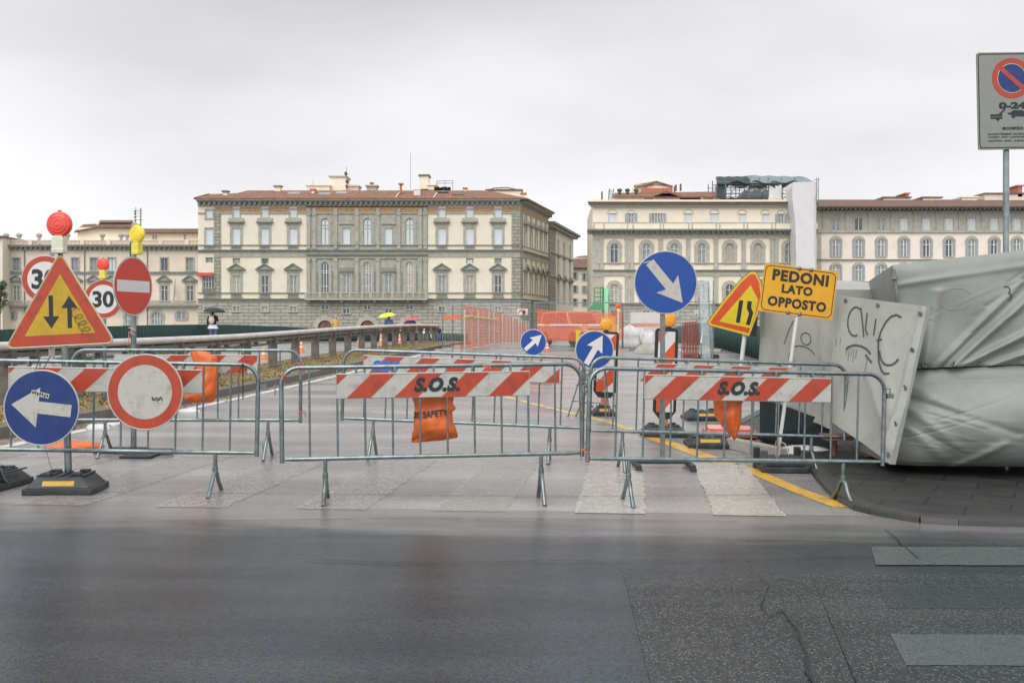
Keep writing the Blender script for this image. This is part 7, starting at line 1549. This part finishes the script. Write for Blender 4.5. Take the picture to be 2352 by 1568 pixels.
# ===== far right palazzo (R2)
YQ = 181.0; kQ = YQ / FP
R2 = thing('palazzo', 'long pale building with arched shuttered windows and deep brown eaves, far right', 'building', (X(2150, YQ), YQ, ZB)); F = Fac(R2, (X(1874, YQ), YQ), (X(2470, YQ), YQ), YQ); Lq = F.len
uc = [1919.8 + 51.95 * i for i in range(11)]
oA = [op(F, u + .5, 19 * kQ, 500.8, 528.7) for u in uc]; oB = [op(F, u, 17 * kQ, 548, 588.5) for u in uc]; oC = [op(F, u, 17 * kQ, 608, 643.5) for u in uc]; oD = [op(F, u, 17 * kQ, 668, 706) for u in uc]
F.wall('stone_attic_wall', 0, Lq, F.Z(534), F.Z(478), oA, STONEL); F.wall('wall', 0, Lq, ZB, F.Z(534), oB + oC + oD, PLAST4)
wA = win(19 * kQ, 27.9 * kQ, GLM, stone=STONEL, sw=.22, mull=1, shut=0); wA2 = win(19 * kQ, 27.9 * kQ, GLL, stone=STONEL, sw=.22, mull=2); wB = win(17 * kQ, 40.5 * kQ, GLM, stone=STONEL, sw=.30, arch=True, mull=1, trans=(.66,), shut=.62, out=.25, fw=.14); wC = win(17 * kQ, 35.5 * kQ, GLM, stone=STONEL, sw=.30, arch=True, mull=1, trans=(.66,), shut=.62, out=.2, fw=.14)
wD = win(17 * kQ, 38 * kQ, GLM, stone=STONEL, sw=.30, arch=True, mull=1, trans=(.66,), shut=.62, out=.2, fw=.14)
for i, u in enumerate(uc): F.place(wA if i < 3 else wA2, u + .5, 528.7); F.place(wB, u, 588.5); F.place(wC, u, 643.5); F.place(wD, u, 706)
mb = F.mb(); F.box(mb, 1874, 2470, 531, 534.5, -.35, -.002); F.box(mb, 1874, 2470, 595.5, 597.5, -.35, -.002, 1); F.box(mb, 1874, 2470, 646, 648, -.25, -.002); F.box(mb, 1877, 1886, 534.6, 770, -.12, -.003); mb.build('string_course', [STONEL, STONED], R2)
for i, u in enumerate(uc):
    for dx in (-26, 26) if i == 0 else (26,): mb = F.mb(); F.box(mb, u + dx - 4, u + dx + 4, 490, 530.9, -.16, -.003); F.box(mb, u + dx - 5, u + dx + 5, 486, 490, -.3, -.003); F.box(mb, u + dx - 1, u + dx + 1, 495, 530.9, -.22, -.161); mb.build('pilaster', STONEL, R2)
mb = F.mb(); mb.box(-.5, Lq + 1, -2.2, 0, F.Z(478.5), F.Z(477)); mb.box(-.5, Lq + 1, -2.1, 0, F.Z(480.5), F.Z(478.6), 0)
for i in range(int(Lq / .8)): mb.box(i * .8, i * .8 + .25, -2.0, -.003, F.Z(484), F.Z(480.6), 0)
mb.build('eaves', STONED, R2)
closebox(R2, 'rear_walls', [(X(1874, YQ), YQ + .4), (X(2470, YQ), YQ + .4), (X(2470, YQ), YQ + 18), (X(1874, YQ), YQ + 18)], ZB, Z(480, YQ), PLAST4, (0,))
rf = roofmesh(R2, 'roof', [[(X(1872, YQ) , YQ - 2.3, Z(477, YQ)), (X(2475, YQ), YQ - 2.3, Z(477, YQ)), (X(2475, YQ), YQ + 9, Z(461, YQ + 9) + .2), (X(1872, YQ), YQ + 9, Z(461, YQ + 9) + .2)]], TILED)
for u0, u1, v0, v1, m_, cap in ((2030, 2090, 455, 464, PLAST3, TILED), (2080, 2087, 446, 456, REDP, REDP), (2120, 2162, 455, 463, PLAST2, TILED), (2210, 2245, 454, 463, PLAST2, PLAST2), (2262, 2480, 446, 464, PLAST3, TILED), (2338, 2348, 428, 452, REDP, REDP)): rooftop(R2, 'chimney' if u1 - u0 < 14 else 'roof_block', u0, u1, v0, v1, YQ + 8, 4, m_, rf, cap)
# ===== left building (L1)
YL = 183.0; kL = YL / FP
L1 = thing('palazzo', 'lower beige building with pedimented windows and roof terrace, left of the large palazzo', 'building', (X(230, YL), YL, ZB)); F = Fac(L1, (X(8, YL), YL), (X(455, YL), YL), YL); Ll = F.len
ul = [37.8, 97, 156, 216, 256.5, 300, 330, 377.6, 436.2]; ul = [37.8, 96, 173, 216, 256.5, 300, 377.6, 436.2]
o1 = [op(F, u, 16 * kL, 592.5, 621) for u in ul]; o2 = [op(F, u, 16 * kL, 656, 690) for u in ul]; o3_ = [op(F, u, 24 * kL, 716, 745) for u in (216, 305, 355)] + [op(F, u, 16 * kL, 716, 736) for u in (14, 417)]
o3_ = [op(F, u, 26 * kL, 716, 745) for u in (300, 361)] + [op(F, u, 18 * kL, 716, 733) for u in (24, 417)]
F.wall('wall', 0, Ll, ZB, F.Z(574), o1 + o2 + o3_, PLAST3)
wu = win(16 * kL, 28.5 * kL, GLM, sw=.2, mull=1, shut=0, frame=SHUT, stone=STONEL); wl = win(16 * kL, 34 * kL, GLM, stone=STONEL, sw=.28, mull=1, trans=(.7,), head='ped'); wld = win(16 * kL, 34 * kL, GLD, stone=STONEL, sw=.28, mull=1, trans=(.7,), head='ped')
for i, u in enumerate(ul): F.place(wu, u, 621); F.place(wld if i >= 6 else wl, u, 690)
wg = win(26 * kL, 29 * kL, GLM, stone=STONEL, sw=.3, arch=True, mull=3, trans=(.45,), out=.15); ws = win(18 * kL, 17 * kL, GLM, stone=STONEL, sw=.2, mull=1, shut=.7)
for u in (300, 361): F.place(wg, u, 745)
for u in (24, 417): F.place(ws, u, 733)
cornice(F, 'cornice', -.5, Ll, 563, 575, 1.2, lite=STONEL); mb = F.mb(); F.box(mb, 8, 455, 624, 627.5, -.3, -.002, 1); F.box(mb, 8, 455, 628, 632, -.1, -.002); F.box(mb, 8, 455, 701, 705, -.9, -.002, 1); F.box(mb, 8, 455, 690.3, 692, -.85, -.7)
for i in range(140): u = 10 + i * 3.15; F.box(mb, u - .7, u + .7, 692, 701, -.82, -.73)
mb.build('balcony', [STONEL, STONED], L1)
mb = F.mb(); F.box(mb, 8, 455, 551.5, 553.5, -.25, .2)
for i in range(150): u = 9 + i * 2.98; F.box(mb, u - .7, u + .7, 553.6, 562.9, -.12, .08)
for u in (12, 70, 130, 190, 250, 310, 370, 430): F.box(mb, u - 5, u + 5, 551, 562.9, -.3, .25)
mb.build('roof_balustrade', PLAST3, L1)
closebox(L1, 'rear_walls', [(X(8, YL), YL + .32), (X(455, YL), YL + .32), (X(455, YL), YL + 20), (X(8, YL), YL + 20)], ZB, Z(563, YL), PLAST3, (0,))
rooftop(L1, 'penthouse', 178, 302, 522, 560, YL + 6, 8, PLAST2); rooftop(L1, 'penthouse', 225, 298, 508, 524, YL + 8, 6, PLAST2); rooftop(L1, 'penthouse', 302, 460, 532, 562, YL + 5, 8, PLAST2)
roofmesh(L1, 'roof', [[tuple(pr(170, 532, YL + 5)), tuple(pr(222, 521.5, YL + 5)), tuple(pr(222, 514, YL + 10)), tuple(pr(192, 515, YL + 10))], [tuple(pr(218, 522, YL + 5)), tuple(pr(303, 522, YL + 5)), tuple(pr(300, 512, YL + 8)), tuple(pr(230, 512, YL + 8))], [tuple(pr(228, 509.5, YL + 7)), tuple(pr(305, 509.5, YL + 7)), tuple(pr(305, 505.5, YL + 11)), tuple(pr(230, 505.5, YL + 11))]], TILED)
roofmesh(L1, 'roof', [[tuple(pr(298, 533.5, YL + 4)), tuple(pr(462, 533.5, YL + 4)), tuple(pr(462, 525, YL + 10)), tuple(pr(300, 525, YL + 10))]], TILED)
mb = MB(); bL = Vector(L1.location)
for u, v0, v1 in ((352, 541, 550), (358, 541, 550), (424, 540, 550)): mb.box((pr(u - 2, 0, YL + 4.9) - bL).x, (pr(u + 2, 0, YL + 4.9) - bL).x, 4.9, 5.05, (pr(0, v1, YL + 4.9) - bL).z, (pr(0, v0, YL + 4.9) - bL).z)
mb.build('penthouse_windows', GLM, L1)
mb = MB(); mb.lathe([(.35, 0), (.2, .25), (.5, .7), (.55, .95), (.3, 1.2), (0, 1.3)], n=10); ume = mb.mesh('roof_urn', STONEL)
for u in (14, 44, 90, 235, 278, 292, 155): obj('roof_urn', ume, L1, pr(u, 551, YL) - bL)
mb = MB(); mb.tube([pr(312, 530, YL + 9) - bL, pr(312, 476, YL + 9) - bL], .06, 0, 4); mb.tube([pr(323, 530, YL + 9) - bL, pr(323, 478, YL + 9) - bL], .12, 0, 5)
for v in (484, 490, 497, 505): mb.tube([pr(307, v, YL + 9) - bL, pr(327, v, YL + 9) - bL], .05, 0, 4); mb.box((pr(309, v, YL + 9) - bL).x, (pr(311, v, YL + 9) - bL).x, 8.8, 9.2, (pr(0, v + 4, YL + 9) - bL).z, (pr(0, v, YL + 9) - bL).z)
mb.build('aerials', GALVD, L1)
mb = MB(); mb.tube([pr(403, 640, YL - .9) - bL, pr(399, 690, YL - .6) - bL], .05, 0, 5); mb.add([pr(403, 640, YL - 1) - bL, pr(406, 680, YL - 1.1) - bL, pr(400, 685, YL - 1) - bL], [(0, 1, 2)], 1); mb.build('flag', [IRON, STONEL], L1)
for Fq, rt_, ss_, zt2 in ((F, L1, (F.S(57), F.S(195), F.S(339)), Z(575, YL)),):
    for s_ in ss_: mb = Fq.mb(); mb.tube([(s_, -.12, ZB + .3), (s_, -.12, zt2)], .09, 0, 6); mb.build('downpipe', GALVD, rt_)
# far-left neighbour and tree
H_ = thing('street_house', 'strip of cream house cut by the left edge of the picture', 'building', (X(-30, 180), 180, ZB)); closebox(H_, 'wall', [(X(-90, 180), 180), (X(6, 180), 180), (X(6, 180), 195), (X(-90, 180), 195)], ZB, Z(545, 180), PLAST); mb = MB(); mb.box(X(-90, 180) - X(-30, 180), X(8, 180) - X(-30, 180), -.6, 15, Z(546, 180) - ZB, Z(542, 180) - ZB); mb.build('roof', TILED, H_)
def tree(u, v0, v1, Y, w_, label, n_=2600, seed=3, zb=None):
    rnd = random.Random(seed); bx = X(u, Y); z0 = zb if zb is not None else ZB; t = thing('tree', label, 'tree', (bx, Y, z0)); top = Z(v0, Y) - z0; bot = Z(v1, Y) - z0
    mb = MB(); mb.tube([(0, 0, 0), (.1, 0, bot), (0, 0, (top + bot) / 2)], [.3, .2, .1], 0, 8)
    cl = []
    for i in range(14):
        a = rnd.uniform(0, 6.28); r_ = rnd.uniform(0, w_ / 2) ** 1; c_ = Vector((r_ * math.cos(a), r_ * math.sin(a), rnd.uniform(bot, top - .6))); cl.append((c_, rnd.uniform(.6, 1.2) * w_ / 4)); mb.tube([(0, 0, bot * .8), c_], [.08, .03], 0, 5)
    mb.build('trunk', BARK, t); mb = MB()
    for i in range(n_):
        c_, r_ = rnd.choice(cl); d = Vector((rnd.gauss(0, 1), rnd.gauss(0, 1), rnd.gauss(0, 1))).normalized() * r_ * rnd.random() ** .4; p = c_ + d; a = Vector((rnd.gauss(0, 1), rnd.gauss(0, 1), rnd.gauss(0, 1))).normalized() * .13; b_2 = a.cross(Vector((.3, .8, .2))).normalized() * .1; mb.add([p - a, p + b_2, p + a, p - b_2], [(0, 1, 2, 3)])
    mb.build('crown', LEAF, t)
tree(-3, 640, 715, 176, 3.2, 'dark green tree at the left edge in front of the beige building', 1500, 4)
# quay walls and far street
mb = MB(); mb.box(-400, 400, 0, 1.2, -6.5, -.85, 0); mb.box(-400, LX(-20.4, 165), -.1, .3, -.85, .15, 0); mb.box(LX(5.6, 165), 400, -.1, .3, -.85, .15, 0)
tag(mb.build('quay_wall', RUST, None, (0, 165, 0)), 'long stone quay wall along the far side of the river', 'quay wall')
